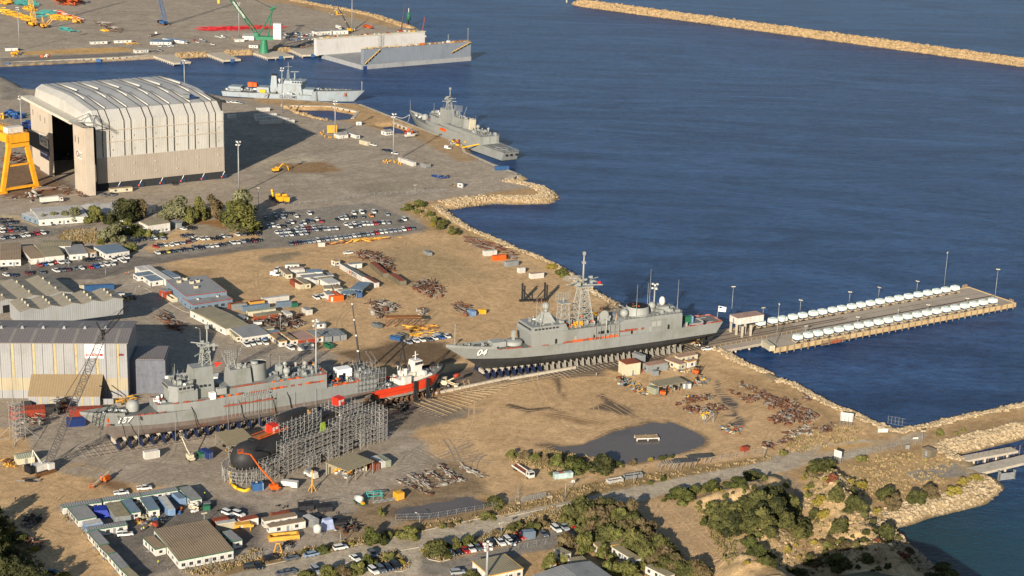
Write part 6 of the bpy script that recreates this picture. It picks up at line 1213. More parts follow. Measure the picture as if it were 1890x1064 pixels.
def tug():
 t,L_=vk('tugboat','red hulled white topped tugboat standing on the slipway between the two numbered frigates',(679,722),(819,677),6.4,9.2,'tugboat');rng=random.Random(8);P=lambda px:(px-679)/140*L_
 rh=mat('tug_red',zj(206,66,38),.5,0,.15,.4,dirt=zj(190,60,40));gb=mat('tug_grey_bottom',zj(150,142,132),.7,0,.35,.5,dirt=zj(150,96,80));rust=wm('rust')
 zd=lambda u:7.0+2.6*max(0,1-u/.55)**1.3
 u_,l_,d_,hb,X=vx(L_,11.5,1.6,zd,lambda u:4.3+.8*max(0,1-u/.4),rh,gb,rb=.14,rs=.1,bl=.32,tr=.85,rev=True,bil=.3)
 zq('upper_hull',u_,t);zq('lower_hull',l_,t);zq('deck',d_,t)
 m=MB()
 for k in range(26):
  u0,u1=k/26,(k+1)/26
  for sgn in(-1,1):m.add([(X(u0,1),sgn*hb(u0),zd(u0)),(X(u1,1),sgn*hb(u1),zd(u1)),(X(u1,1),sgn*hb(u1)*1.03,zd(u1)+.9),(X(u0,1),sgn*hb(u0)*1.03,zd(u0)+.9)],[(0,1,2,3)],rh)
 zq('bulwark',m,t)
 m=MB()
 for k in range(10):
  u=k/9*.2;
  if k:m.tube((X(u,1),-hb(u)*1.05,zd(u)+.5),pv,.55,zh,8);m.tube((X(u,1),hb(u)*1.05,zd(u)+.5),pw,.55,zh,8)
  pv=(X(u,1),-hb(u)*1.05,zd(u)+.5);pw=(X(u,1),hb(u)*1.05,zd(u)+.5)
 for k in range(20):
  u=.55+.44*k/19;m.lathe(X(u,1),zd(u)-.6,[(.1,-hb(u)-.5),(.42,-hb(u)-.5),(.42,-hb(u)-.1),(.1,-hb(u)-.1)],rh,8,False,'y')
 zq('fender',m,t)
 wt=mat('tug_white',zj(212,208,198),.5,0,.12,.6)
 m=MB();m.box(P(728),P(788),-3.4,3.4,6.6,9.0,wt);m.box(P(744),P(774),-2.6,2.6,9.0,10.8,wt);zq('deckhouse',m,t)
 m=MB();xw=P(765);m.loft([[(xw-2.2,-2,10.8),(xw+1.8,-2,10.8),(xw+1.8,2,10.8),(xw-2.2,2,10.8)],[(xw-2,-1.8,12.8),(xw+2,-1.9,12.8),(xw+2,1.9,12.8),(xw-2,1.8,12.8)],[(xw-2,-2.3,12.9),(xw+2.3,-2.4,12.9),(xw+2.3,2.4,12.9),(xw-2,2.3,12.9)],[(xw-1.7,-2,15.1),(xw+2,-2.1,15.1),(xw+2,2.1,15.1),(xw-1.7,2,15.1)]],wt);b=zq('wheelhouse',m,t)
 w=MB()
 for i in range(3):w.box(xw-1.7+i*1.3,xw-.7+i*1.3,-2.42,-2.2,13.5,14.7,glass)
 w.box(xw+2.1,xw+2.25,-1.7,1.7,13.5,14.7,glass);zq('wheelhouse_window',w,b)
 m=MB();m.tube((xw,0,15),(xw,0,18.6),.2,wt,6);m.bar((xw-1.4,0,16.8),(xw+1.4,0,17.1),.25,wt);zq('mast',m,t)
 for y in(-2.2,2.2):
  m=MB();m.tube((P(742),y,9.2),(P(742)-.4,y,13.5),.8,wt,10,.7);m.tube((P(742)-.4,y,13.5),(P(742)-1.2,y,14.6),.72,zh,10);zq('exhaust_stack',m,t)
 m=MB();m.bar((P(752),1,11.6),(P(744),1,22),.5,zh);m.bar((P(736),1,11.6),(P(744),1,22),.4,zh);m.tube((P(744),1,22),(P(744),1,25),.3,zh,6);m.cb(P(744),1,24.6,1.2,1,1.2,zh);zq('black_mast',m,t)
 m=MB();m.cb(P(738),-4.1,6.4,3.4,2,4.2,wt);zq('casing',m,t)
 m=MB();m.tube((P(714),-2,7.4),(P(714),2,7.4),.9,steel,10);m.bar((P(705),-1.5,6.2),(P(711),-1.5,9),.3,fog);m.bar((P(705),1.5,6.2),(P(711),1.5,9),.3,fog);zq('towing_winch',m,t)
 zy(t,rng,P(722),P(775),-3.4,3.4,9.2,40,[wt,wt,fog,wm('cream'),rust],(.5,1.6));zy(t,rng,P(690),P(720),-3.4,3.4,6.2,20,[fog,wm('blue'),wt,sgd],(.5,1.1));zy(t,rng,P(782),P(812),-2,2,8.2,20,[fog,sgd],(.5,1.2))
 for px in(748,771):
  m=MB();m.box(P(px)-.6,P(px)+.6,-6.9,-6.1,0,8.6,zh);m.bar((P(px),-6.5,.3),(P(px)+3,-9,.2),.5,zh);m.bar((P(px),-6.5,6),(P(px)+.3,-8.6,.3),.35,zh);X_,Y_=xy(0,0,0);qk('shoring_post',m,f"black shoring post against the tugboat, {'nearer the stern' if px<760 else 'nearer the bow'}",'shoring post',t.location,t.rotation_euler.z)
 jv(P(684),P(800),12,t,L_,11.5,1.6,mat('cradle_rust',zj(110,80,60),.8,0,.3,1),'rusty cradle from the stern under the red tugboat','rusty cradles under the tugboat',1.2)
tug()
def yh():
 a=G(452,852,6);b=G(672,770,6);d=b-a;an=atan2(d.y,d.x);L_=hypot(d.x,d.y);bl=mat('submarine_black',(.028,.028,.03),.55,0,.3,.3)
 t=zg('submarine','black submarine with rounded bow wrapped in grey scaffolding','submarine',(a.x,a.y,0),an);r=5.5;zc=7.6
 m=MB();prof=[(.02,-r*.95),(r*.35,-r*.88),(r*.65,-r*.68),(r*.88,-r*.35),(r*.99,0),(r,3),(r,L_*.62),(r*.9,L_*.75),(r*.6,L_*.9),(.4,L_)]
 m.lathe(0,zc,prof,bl,28,True,'x');zq('pressure_hull',m,t)
 m=MB();m.box(3,L_*.8,-1.6,1.6,zc+r-.6,zc+r+.35,bl);zq('casing',m,t)
 x=L_*.37;m=MB();n=16;rr=[]
 for k,(s,z)in enumerate(((1,zc+r-.2),(.95,zc+r+5.2),(.75,zc+r+5.8))):rr.append([(x+8.5*s*cos(i*2*pi/n),1.5*s*sin(i*2*pi/n),z)for i in range(n)])
 m.loft(rr,bl,True);zq('fin',m,t)
 m=MB()
 for y in(-1.7,1.7):
  for zz in(.3,1.1):m.tube((5,y,zc+r+zz),(L_*.32,y,zc+r+zz),.14,orm,5)
 m.box(5,L_*.3,-1.6,1.6,zc+r+.36,zc+r+.5,mat('deck_timber',zj(150,100,56),.8,0,.3,1));zq('deck_walkway',m,t,'orange railed walkway on the casing')
 for xx,lab in((L_*.22,'red access hut on the casing near the bow'),(L_*.77,'red access hut on the scaffold near the stern')):
  z0=zc+r+.4 if xx<L_/2 else zc+r+1.8
  m=MB();m.box(xx-1.7,xx+1.7,-1.5,1.5,z0,z0+3,mat('hut_red',zj(206,50,34),.5));m.box(xx-1.2,xx-.3,-1.58,-1.5,z0+.1,z0+2.2,wm('white'));m.box(xx+.3,xx+1.3,-1.58,-1.5,z0+1.2,z0+2.1,wm('white'));X_,Y_=xy(xx,0,an);m2=MB();m2.v=[(v[0]-xx,v[1],v[2]-z0)for v in m.v];m2.f=m.f;m2.m=m.m;m2.mats=m.mats;m2.sm=m.sm
  qk('access_hut',m2,lab,'hut',(a.x+X_,a.y+Y_,z0),an)
 s=zg('hull_scaffold','long grey tube scaffold four lifts high along both sides of the black submarine','scaffold',(a.x,a.y,0),an);rng=random.Random(12)
 tu=mat('scaffold_tube',zj(152,152,150),.5,.2,.2,1);bd=mat('scaffold_board',zj(138,130,120),.8,0,.3,1)
 def bay(x0,x1,y0,y1,z1,name='scaffold_bay',skipb=.05):
  m=MB();st=2.1;nx=max(1,round((x1-x0)/st));ny=max(1,round(abs(y1-y0)/st));nz=max(1,round(z1/2.0))
  for i in range(nx+1):
   for j in range(ny+1):
    x=x0+(x1-x0)*i/nx;y=y0+(y1-y0)*j/ny;m.tube((x,y,0),(x,y,z1+rng.uniform(.5,1.6)),.085,tu,4,cap=False)
  for k in range(1,nz+1):
   z=k*z1/nz
   for j in range(ny+1):
    y=y0+(y1-y0)*j/ny;m.tube((x0,y,z),(x1,y,z),.07,tu,4,cap=False);
    if j in(0,ny):m.tube((x0,y,z+1),(x1,y,z+1),.06,tu,4,cap=False)
   for i in range(nx+1):
    x=x0+(x1-x0)*i/nx;m.tube((x,y0,z),(x,y1,z),.07,tu,4,cap=False)
   if rng.random()>skipb:m.box(x0,x1,min(y0,y1)-.1,min(y0,y1)+1.6,z-.22,z-.02,bd)
  for i in range(0,nx,2):
   for k in range(nz):
    xa=x0+(x1-x0)*i/nx;xb=x0+(x1-x0)*(i+1)/nx;za=k*z1/nz;zb=(k+1)*z1/nz
    m.tube((xa,y0,za),(xb,y0,zb),.06,tu,4,cap=False)
  return m
 xs=[1]+[1+L_*k/7 for k in range(1,7)]+[L_]
 for i,(x0,x1)in enumerate(zip(xs,xs[1:])):
  if x1<=x0:continue
  zq('scaffold_bay',bay(x0,x1,-9.6,-6.0,(7 if i==0 else 10+i*.5)+rng.uniform(-1.6,1.6)),s)
  if i>1:zq('scaffold_bay',bay(x0+rng.uniform(0,3),x1-rng.uniform(0,3),-12,-9.6,rng.uniform(2.5,7.5)),s)
  if i>=2:zq('scaffold_bay',bay(x0,x1,6,9,10.5+rng.uniform(-.5,.8)),s)
 zq('scaffold_bay',bay(L_*.24,L_*.55,-4.4,4.4,16.2,skipb=.4),s);zq('scaffold_bay',bay(L_*.7,L_*.9,-5,5,14,skipb=.3),s)
 m=MB();n=14
 for k in range(n+1):
  an_=pi/2+pi*k/n
  for rr_ in(5.9,8.1):
   x,y=rr_*cos(an_)-1+1,rr_*sin(an_);m.tube((x,y,0),(x,y,5.2+rng.uniform(0,.8)),.09,tu,4,cap=False)
   if k:
    for z in(1,2.3,3.6,4.9):m.tube((px_[rr_][0],px_[rr_][1],z),(x,y,z),.075,tu,4,cap=False)
    m.tube((px_[rr_][0],px_[rr_][1],0 if k%2 else 4.9),(x,y,4.9 if k%2 else 0),.07,tu,4,cap=False)
   if k==0:px_=globals().setdefault('_pp',{})
   px_[rr_]=(x,y)
  for z in(2.3,4.9):m.tube((5.9*cos(an_),5.9*sin(an_),z),(8.1*cos(an_),8.1*sin(an_),z),.07,tu,4,cap=False)
 q=[(5.8*cos(pi/2+pi*k/n),5.8*sin(pi/2+pi*k/n))for k in range(n+1)]+[(8.2*cos(pi/2+pi*k/n),8.2*sin(pi/2+pi*k/n))for k in range(n,-1,-1)]
 for k in range(n):
  m.add([(*q[k],5.0),(*q[k+1],5.0),(*q[2*n-k],5.0),(*q[2*n+1-k],5.0)],[(0,1,2,3)],bd)
 zq('bow_scaffold',m,s)
 g=MB();g.cb(0,0,0,3.2,.3,3.6,mat('lime_sheet',zj(150,176,60),.7,0,.3,1.2),0,.6,1);X_,Y_=xy(L_*.54,-6,an);qk('lime_sheet',g,'lime green sheet hanging on the scaffold','sheet',(a.x+X_,a.y+Y_,9.6),an)
 for px,lab,w,h in(((700,812),'square scaffold tower at the stern end of the submarine scaffold',4.2,12),((33,812),'lattice scaffold tower with splayed feet in front of the red boxes',4.0,14)):
  g=G(*px);m=bay(-w/2,w/2,-w/2,w/2,h,skipb=.0);
  if px[0]<100:
   for sx in(-1,1):
    for sy in(-1,1):m.tube((sx*w*1.4,sy*w*1.4,0),(sx*w/2,sy*w/2,5),.09,tu,4);m.tube((sx*w*1.4,sy*w*1.4,0),(sx*w/2,sy*w/2,.2),.09,tu,4)
  qk('scaffold_tower',m,lab,'scaffold tower',(g.x,g.y,0),an)
 m=MB();P_=[G(426,862,5),G(425,880,1),G(427,893,.3),G(437,902,.3),G(452,907,.3),G(466,900,.3)]
 o=P_[0];m.path([p-o for p in P_],.55,mat('duct_yellow',zj(232,184,40),.5),8);qk('air_duct',m,'fat yellow air duct curving from the bow scaffold to a blue blower','duct',o)
 g=G(474,904);m=MB();m.cb(0,0,0,3.4,2.6,2.6,wm('blue'));m.cb(1.9,0,0,.5,2.5,2.6,wm('lblue'));m.tube((0,0,2.6),(0,0,3.2),.5,steel,8);qk('blower_unit',m,'blue blower box at the end of the yellow duct','blower',g,.4)
yh()
qb(_t(400,730,5.559)(115,520),_t(400,730,5.559)(400,475),_t(400,730,5.559)(225,345),'open tan roofed shed on posts between the numbered frigate and the submarine','khaki',5,4)
PAINT={'w':zj(214,214,208),'s':zj(150,156,162),'g':zj(88,94,100),'k':(.012,.013,.016),'n':zj(28,40,66),'r':zj(168,30,30),'b':zj(44,92,160),'t':zj(170,160,136),'m':zj(92,34,42),'o':zj(200,130,50),'y':zj(214,196,70),'e':zj(50,100,70),'p':zj(128,148,170)}
PN={'w':'white','s':'silver','g':'dark grey','k':'black','n':'navy','r':'red','b':'blue','t':'beige','m':'maroon','o':'orange','y':'yellow','e':'green','p':'pale blue'}
def kg(c):
 n='car_paint_'+c
 if n in MATS:return MATS[n]
 m=bpy.data.materials.new(n);m.use_nodes=True;b=m.node_tree.nodes['Principled BSDF'];b.inputs['Base Color'].default_value=(*PAINT[c],1);b.inputs['Roughness'].default_value=.32;b.inputs['Coat Weight'].default_value=.5;b.inputs['Coat Roughness'].default_value=.08;MATS[n]=m;return m
carglass=mat('car_glass',(.015,.018,.022),.08,0,.1,1,spec=.8);lampm=mat('lamp_glass',(.7,.7,.68),.2);taill=mat('tail_lamp',(.35,.02,.02),.3);rim=mat('wheel_rim',(.35,.35,.36),.4,.6)
TYPES={'hatchback':(4.2,1.75,[(0,.3),(4.2,.3),(4.2,.75),(4.05,.95),(1.05,1.0),(.15,.82),(0,.6)],(.95,4.05,1.75,3.75,1.48)),'sedan':(4.7,1.8,[(0,.3),(4.7,.3),(4.7,.85),(4.5,1.0),(1.25,.98),(.15,.8),(0,.6)],(1.15,4.1,2.0,3.45,1.45)),'wagon':(4.8,1.9,[(0,.35),(4.8,.35),(4.8,1.0),(4.7,1.12),(1.2,1.1),(.15,.95),(0,.65)],(1.1,4.7,1.75,4.55,1.78)),'ute':(5.2,1.9,[(0,.4),(5.2,.4),(5.2,1.02),(3.45,1.02),(3.4,1.08),(1.35,1.08),(.15,.95),(0,.65)],(1.25,3.4,1.85,3.2,1.78)),'van':(5.0,1.95,[(0,.35),(5.0,.35),(5.0,1.15),(.55,1.15),(.1,.9),(0,.6)],(.5,4.98,1.15,4.9,2.1))}
CM={}
def xv(ty,c):
 if(ty,c)in CM:return CM[ty,c]
 L_,w,pr,(a,b,c1,d1,h)=TYPES[ty];p=kg(c);m=MB()
 m.loft([[(x-L_/2,-w/2+.0,z)for x,z in pr],[(x-L_/2,w/2,z)for x,z in pr]],p)
 zb=max(z for x,z in pr if a<=x<=b)if any(a<=x<=b for x,z in pr)else pr[-3][1]
 zb=min(zb,1.12);k=w/2-.05;q=w/2-.22
 m.loft([[(c1-L_/2+.0,-q,h-.02),(d1-L_/2,-q,h-.02),(d1-L_/2,q,h-.02),(c1-L_/2,q,h-.02)],[(c1-L_/2+.12,-q+.07,h+.05),(d1-L_/2-.1,-q+.07,h+.05),(d1-L_/2-.1,q-.07,h+.05),(c1-L_/2+.12,q-.07,h+.05)]],p)
 if ty=='van':m.loft([[(c1+.9-L_/2,-k-.02,zb),(b-L_/2,-k-.02,zb),(b-L_/2,k+.02,zb),(c1+.9-L_/2,k+.02,zb)],[(c1+.9-L_/2,-q-.02,h),(d1-L_/2+.02,-q-.02,h),(d1-L_/2+.02,q+.02,h),(c1+.9-L_/2,q+.02,h)]],p)
 if ty=='ute':m.box(3.5-L_/2,5.1-L_/2,-w/2+.12,w/2-.12,1.021,1.03,zv);[m.box(3.45-L_/2,5.2-L_/2,s-.05,s+.05,1.02,1.2,p)for s in(-w/2+.06,w/2-.06)]
 g=MB();g.loft([[(a-L_/2,-k,zb-.03),(b-L_/2,-k,zb-.03),(b-L_/2,k,zb-.03),(a-L_/2,k,zb-.03)],[(c1-L_/2,-q,h-.02),(d1-L_/2,-q,h-.02),(d1-L_/2,q,h-.02),(c1-L_/2,q,h-.02)]],carglass)
 wh=MB();wh.lathe(0,0,[(.01,-.11),(.33,-.11),(.33,.11),(.01,.11)],zh,12,False,'y');wh.lathe(0,0,[(.01,-.125),(.18,-.125),(.18,-.112),(.01,-.112)],rim,8,False,'y')
 lt=MB()
 for s in(-1,1):lt.cb(-L_/2,s*(w/2-.28),.62,.06,.36,.14,lampm)
 tl=MB()
 for s in(-1,1):tl.cb(L_/2,s*(w/2-.2),.72,.06,.26,.16,taill)
 f=MB();
 for src in(m,g,lt,tl):
  for fi,face in enumerate(src.f):pass
  kk=len(f.v);f.v+=src.v
  for face,mi_,smm in zip(src.f,src.m,src.sm):f.f.append([kk+i for i in face]);f.m.append(f.mi(src.mats[mi_]));f.sm.append(smm)
 for x in(-L_/2+.85,L_/2-.9):
  for s in(-1,1):f.lathe(x,.33,[(.01,s*(w/2-.1)-.1),(.33,s*(w/2-.1)-.1),(.33,s*(w/2-.1)+.12),(.01,s*(w/2-.1)+.12)],zh,8,False,'y')
 CM[ty,c]=dict(body=m.mesh('body'),glass=g.mesh('window'),wheel=wh.mesh('wheel'),lt=lt.mesh('headlight'),tl=tl.mesh('tail_light'),one=f.mesh('parked_car'),L=L_,w=w);return CM[ty,c]
NC=[0]
def car(px,face,ty,c,label,group,near=False,z=0,jit=.04):
 """face: pixel vector the bonnet points to"""
 p=G(*px);q=G(px[0]+face[0],px[1]+face[1]);an=atan2(q.y-p.y,q.x-p.x)+pi+R.uniform(-jit,jit);M_=xv(ty,c);NC[0]+=1
 z=max(0,jz(p.x,p.y))if near else .02
 cat={'ute':'ute','van':'van'}.get(ty,'car');nm={'ute':'parked_ute','van':'parked_van'}.get(ty,'parked_car')
 if near:
  t=zg(nm,label,cat,(p.x,p.y,z),an,group);zq('body',M_['body'],t);zq('window',M_['glass'],t)
  for x in(-M_['L']/2+.85,M_['L']/2-.9):
   for s in(-1,1):zq('wheel',M_['wheel'],t,loc=(x,s*(M_['w']/2-.08),.33),rz=0 if s<0 else pi)
  zq('headlight',M_['lt'],t);zq('tail_light',M_['tl'],t)
 else:qk(nm,M_['one'],label,cat,(p.x,p.y,z),an,group)
RC=random.Random(77);COLS='wwwwwwssssggkknnrbtpmw'
def row(f,pts,face,where,group,cols=None,types=None,near=False,order='from the left'):
 where=where.replace('among the loose cars at','loose at').replace('among the loose cars','loose').replace('right hand middle','right middle').replace('in the group of three','in the trio').replace('in the short row between the lines','in the fourth row')
 for i,q in enumerate(pts):
  c=cols[i]if cols and i<len(cols)else RC.choice(COLS);ty=types[i]if types and i<len(types)else RC.choice(['hatchback','sedan','wagon','sedan','hatchback','ute','wagon'])
  ty={'h':'hatchback','s':'sedan','w':'wagon','u':'ute','v':'van'}.get(ty,ty)
  lb=f"{PN[c]} {ty}, {ordn(i)} {order} {where}"
  if len(lb.split())>16 or len(pts)==1:lb=f"{PN[c]} {ty} {where}" if len(pts)==1 else f"{PN[c].split()[-1]} {ty}, {ordn(i)} {where}"
  if len(lb.replace('-',' ').split())>16:print('LONG',lb)
  car(f(*q),face,ty,c,lb,group,near)
def lin(a,b,n):return[(a[0]+(b[0]-a[0])*i/(n-1),a[1]+(b[1]-a[1])*i/(n-1))for i in range(n)]
g1='cars in the big fenced car park';fd=(9,8)
row(D,[(q[0],q[1]+6)for q in lin((262,752),(1148,638),28)],fd,'in the long front row of the fenced car park',g1,'gmngpswgsswssswsgssrwwssswrgw')
row(D,[(100,632),(132,626),(170,630),(205,628),(240,614),(268,602)],fd,'in the short left row of the fenced car park',g1,'swwkgw')
row(D,lin((160,674),(592,646),16),fd,'in the dense middle row of the fenced car park',g1,'wswwkwswmgskswsw')
row(D,lin((190,696),(372,682),6),fd,'in the front half of the dense middle row',g1,'sswnws')
row(D,lin((310,650),(470,632),5),fd,'in the back half of the dense middle row',g1,'wwrwt')
row(D,[(333,614),(358,606),(388,592),(416,596),(450,578),(482,594)],fd,'in the cluster at the centre of the fenced car park',g1,'swngwr')
row(D,[(85,572),(148,548),(165,570),(205,563),(215,540),(268,537),(303,556),(398,537)],fd,'among the loose cars at the back left of the fenced car park',g1,'gsnsgkww')
row(D,[(600,580),(628,573),(663,571),(655,553)],fd,'in the small group of four behind the middle row',g1,'kwws')
row(D,[(720,535),(718,562),(785,562),(845,553),(865,525),(963,543)],fd,'among the loose cars at the back right of the fenced car park',g1,'wkgows','wsswws')
row(D,[(778,530)],fd,'behind the back right group, tallest there',g1,'w','v')
row(D,[(660,615),(695,632),(725,608),(740,632),(757,625),(790,614),(820,614),(848,612),(878,609),(905,605),(932,603),(970,603)],fd,'in the right hand middle row of the fenced car park',g1,'wwwgswwwrnws')
row(D,[(1055,592),(1088,579)],fd,'in the pair at the right end of the fenced car park',g1,'kw','sw')
g2='cars along the lane under the trees';
row(C,[(1145,822),(1190,820),(1216,815),(1255,810),(1300,806),(1337,798),(1375,797),(1415,786),(1460,785),(1500,774),(1535,774),(1572,770),(1610,764),(1655,757),(1692,750),(1727,748),(1763,738),(1805,740),(1845,735),(1880,730)],(10,6),'in the roadside row below the canteen',g2,'wkyngnggnswwngwwsnmk')
row(C,[(1130,777),(1165,771),(1200,766),(1245,766),(1277,757),(1325,751),(1370,743),(1396,731)],(10,6),'in the second row below the canteen',g2,'rgwwwsmg')
row(C,[(1330,699),(1370,699),(1420,717),(1465,722),(1505,717),(1548,721),(1590,717),(1617,702),(1660,703),(1725,690),(1770,689),(1815,685),(1870,685)],(10,6),'in the upper row under the big trees',g2,'ngwwwkkwswgkk')
row(C,[(980,740),(1030,723),(1095,723),(1125,716),(1185,719)],(10,6),'in the short row right of the round bushes',g2,'nngws')
row(C,[(1335,649),(1395,644)],(10,3),'in the pair beside the canteen',g2,'wk')
g3='cars in the left office car park'
row(C,[(15,582),(55,580),(25,607),(66,604),(98,601)],(10,5),'in the first row at the left office',g3,'kgngn')
row(C,[(20,642),(55,636),(80,640),(118,638),(155,642)],(10,5),'in the second row at the left office',g3,'wgbek')
row(C,[(10,667),(38,664),(75,664),(110,660),(160,658)],(10,5),'in the third row at the left office',g3,'wkrgg')
row(C,[(15,716),(50,709),(88,709),(125,704),(163,698),(198,694),(230,690),(268,683),(312,679)],(10,5),'in the fourth row at the left office',g3,'snskwwkrw')
row(C,[(378,613),(413,608),(590,589),(670,580)],(10,4),'in front of the white roofed office',g3,'nsww')
g4='cars in front of the white workshops'
row(C,[(288,911),(325,906),(362,903),(397,890),(440,893),(485,890)],(10,5),'in the row against the white workshops',g4,'rbwrws')
row(C,[(628,876),(670,871),(710,867)],(10,4),'in the group of three by the flat roofed workshop',g4,'kkg')
row(C,[(825,873),(850,862),(872,856),(895,884),(918,856)],(10,6),'in the white cluster at the workshop corner',g4,'wwwww','uwsuw')
row(C,[(408,953),(452,947),(488,945),(548,936),(590,933),(660,928),(700,922),(735,912),(775,908),(818,904)],(10,5),'in the row nearest the fabrication shed',g4,'wgmgwrbwww')
row(C,[(12,941),(45,984),(100,986),(210,973),(305,966)],(10,4),'among the loose cars beyond the fabrication shed',g4,'kwnmg')
g5='vehicles on the far yard'
row(A,[(1160,342),(1195,342),(1225,341),(1250,339),(1275,337),(1350,320)],(8,3),'in the row before the blue edged office',g5,'wswwsw')
row(A,[(1415,300),(1435,312),(1460,291),(1480,300),(1505,313),(1545,329),(1575,271),(1600,277),(1130,380),(1160,373),(1740,295)],(9,3),'among the loose cars on the far yard',g5,'rwwsgwwwgsw')
row(A,[(1622,275)],(8,2),'near the pitched tent across the basin',g5,'w','v')
row(B,lin((200,258),(335,243),8),(8,5),'in the back row of cars right of the green crane',g5,'gwksgwks')
row(B,lin((215,278),(440,262),12),(8,5),'in the middle row of cars right of the green crane',g5)
row(B,lin((250,297),(462,286),10),(8,5),'in the front row of cars right of the green crane',g5)
row(B,lin((300,262),(450,246),7),(8,5),'in the short row between the lines right of the green crane',g5)
row(A,[(1625,746),(1655,748),(1690,749),(1717,752),(1747,756)],(8,2),'in the row on the quay beside the big hangar',g5,'kwwws')
row(D,[(865,38),(945,75),(975,80),(1020,100)],(10,2),'by the apron fence',g5,'wnnw','usuu')
row(D,[(1405,60)],(10,2),'beside the green skip near the moored frigate',g5,'w','v')
row(C,[(760,402),(820,400)],(10,3),'in front of the cream hut at the hangar door',g5,'gg')
row(C,[(1270,322)],(10,4),'driving below the hangar wall',g5,'k')
g6='vehicles in the sand yard'
row(Q2,[(275,818),(355,800),(445,785),(545,790)],(10,8),'parked in front of the white workshop hut',g6,'wwww','uuuu')
row(Q2,[(915,868)],(10,6),'before the brown roofed hut',g6,'w','w')
row(Q1,[(790,728),(885,702)],(10,6),'in the pair left of the orange container',g6,'ww','wu')
row(Q1,[(105,240)],(-10,9),'by the long cream hut',g6,'w','w')
row(Q1,[(75,325)],(10,1),'pointing at the long cream hut',g6,'w','v')
row(D,[(680,825)],(10,-1),'alone beside the upper scrap heap',g6,'w','u')
row(F,[(1115,450),(1172,440),(1213,432),(1268,432),(1308,420),(1355,414),(1400,407)],(9,5),'in the line behind the tugboat mast',g6,'swwgwbw')
row(J,[(1438,815)],(10,-1),'at the shore end of the trestle',g6,'w','u')
g7='vehicles in the near compound and road'
row(GG,[(1035,443)],(10,-1),'behind the compound back row',g7,'w','u',True)
row(GG,[(870,478)],(10,-1),'half hidden behind the compound back row',g7,'w','u',True)
row(GG,[(858,753),(898,775)],(10,-1),'in the pair before the green trimmed hut',g7,'ww','uu',True)
row(GG,[(1635,624),(1710,630)],(10,4),'in the pair behind the timber beams',g7,'ww','ww',True)
row(GG,[(1800,1008)],(10,-1),'on the road verge below the office hut',g7,'k','w',True)
row(GG,[(378,1047)],(10,1),'under the bottom left trees',g7,'n','s',True)
row(H,[(115,948),(265,945),(400,920),(430,912),(615,870)],(10,-2),'along the kerb of the main road',g7,'kgppw','wsssw',True)
row(H,[(20,1002)],(10,8),'at the side lane mouth',g7,'k','s',True)
row(H,[(850,1036),(905,1026),(955,1010),(1010,996)],(9,7),'in the row by the round traffic island',g7,'wgnk','wwsw',True)
row(H,[(200,1052),(245,1046)],(10,-2),'at the bottom edge among the bushes',g7,'gg','ss',True)
row(H,[(440,1032),(720,945),(845,915)],(9,7),'half hidden between the bushes at the lower road',g7,'swg','wsw',True)
row(H,[(1410,908),(1455,896),(1507,886),(1548,878),(1600,868),(1650,860),(1695,842),(1760,832),(1815,820),(1862,806)],(9,8),'in the row along the lower car park',g7,'kkrwgrkwwk','ssswsswuws',True)
row(N,[(10,828),(40,806),(82,780)],(9,8),'continuing the lower car park row',g7,'wkr','ssu',True)
row(N,[(248,765)],(9,8),'right of the blue grey container',g7,'g','s',True)
row(N,[(340,730),(395,717),(460,706),(520,700)],(9,7),'in the row against the dark trees',g7,'wsrk','wuww',True)
row(H,[(1455,1048)],(10,-1),'before the bottom white building',g7,'s','w',True)
def jp(t,pts,r=.5,w=.35):
 for x,y in pts:
  m=MB();m.lathe(x,r,[(.01,y-w/2),(r,y-w/2),(r,y+w/2),(.01,y+w/2)],zh,14,False,'y');m.lathe(x,r,[(.01,y-w/2-.02),(r*.5,y-w/2-.02),(r*.5,y-w/2),(.01,y-w/2)],rim,10,False,'y');zq('wheel',m,t)
def yx(px,face):p=G(*px);q=G(px[0]+face[0],px[1]+face[1]);return(p.x,p.y,0),atan2(q.y-p.y,q.x-p.x)
def yj(px,face,label,L_=11,cab='white',body='white',kind='box'):
 l,a=yx(px,face);t=zg('truck',label,'truck',l,a);wm_=wm(cab)
 m=MB();x=L_/2;m.loft([[(x-2.2,-1.2,.7),(x,-1.2,.7),(x,1.2,.7),(x-2.2,1.2,.7)],[(x-2.2,-1.2,1.8),(x,-1.2,1.8),(x,1.2,1.8),(x-2.2,1.2,1.8)],[(x-2.2,-1.1,2.9),(x-.35,-1.1,2.9),(x-.35,1.1,2.9),(x-2.2,1.1,2.9)]],wm_);c=zq('cab',m,t)
 g=MB();g.add([(x+.02,-1.05,1.85),(x+.02,1.05,1.85),(x-.28,.95,2.7),(x-.28,-.95,2.7)],[(0,1,2,3)],carglass);g.box(x-1.5,x-.5,-1.23,-1.18,1.8,2.6,carglass);g.box(x-1.5,x-.5,1.18,1.23,1.8,2.6,carglass);zq('cab_window',g,c)
 m=MB()
 if kind=='box':m.box(-L_/2,x-2.5,-1.25,1.25,1.1,3.8,wm(body));m.box(-L_/2,x-2.5,-.5,.5,.7,1.08,zv)
 else:
  m.box(-L_/2,x-2.5,-1.25,1.25,1.0,1.2,wm(body));m.box(-L_/2,x-2.5,-1.3,-1.2,1.2,1.7,wm('white'));m.box(-L_/2,x-2.5,1.2,1.3,1.2,1.7,wm('white'));m.box(-L_/2,x-2.5,-1.15,1.15,1.21,1.3,wm('rust'))
 zq('load_body',m,t);jp(t,[(x-1.3,-1.05),(x-1.3,1.05),(-L_/2+1.2,-1.05),(-L_/2+1.2,1.05),(-L_/2+2.5,-1.05),(-L_/2+2.5,1.05)]);return t
yj(C(375,452),(10,-1),'white articulated box lorry parked below the hangar doors',13)
yj(L(100,690),(9,6),'white flatbed lorry with dark red deck parked beside the pond bushes',12,kind='flat')
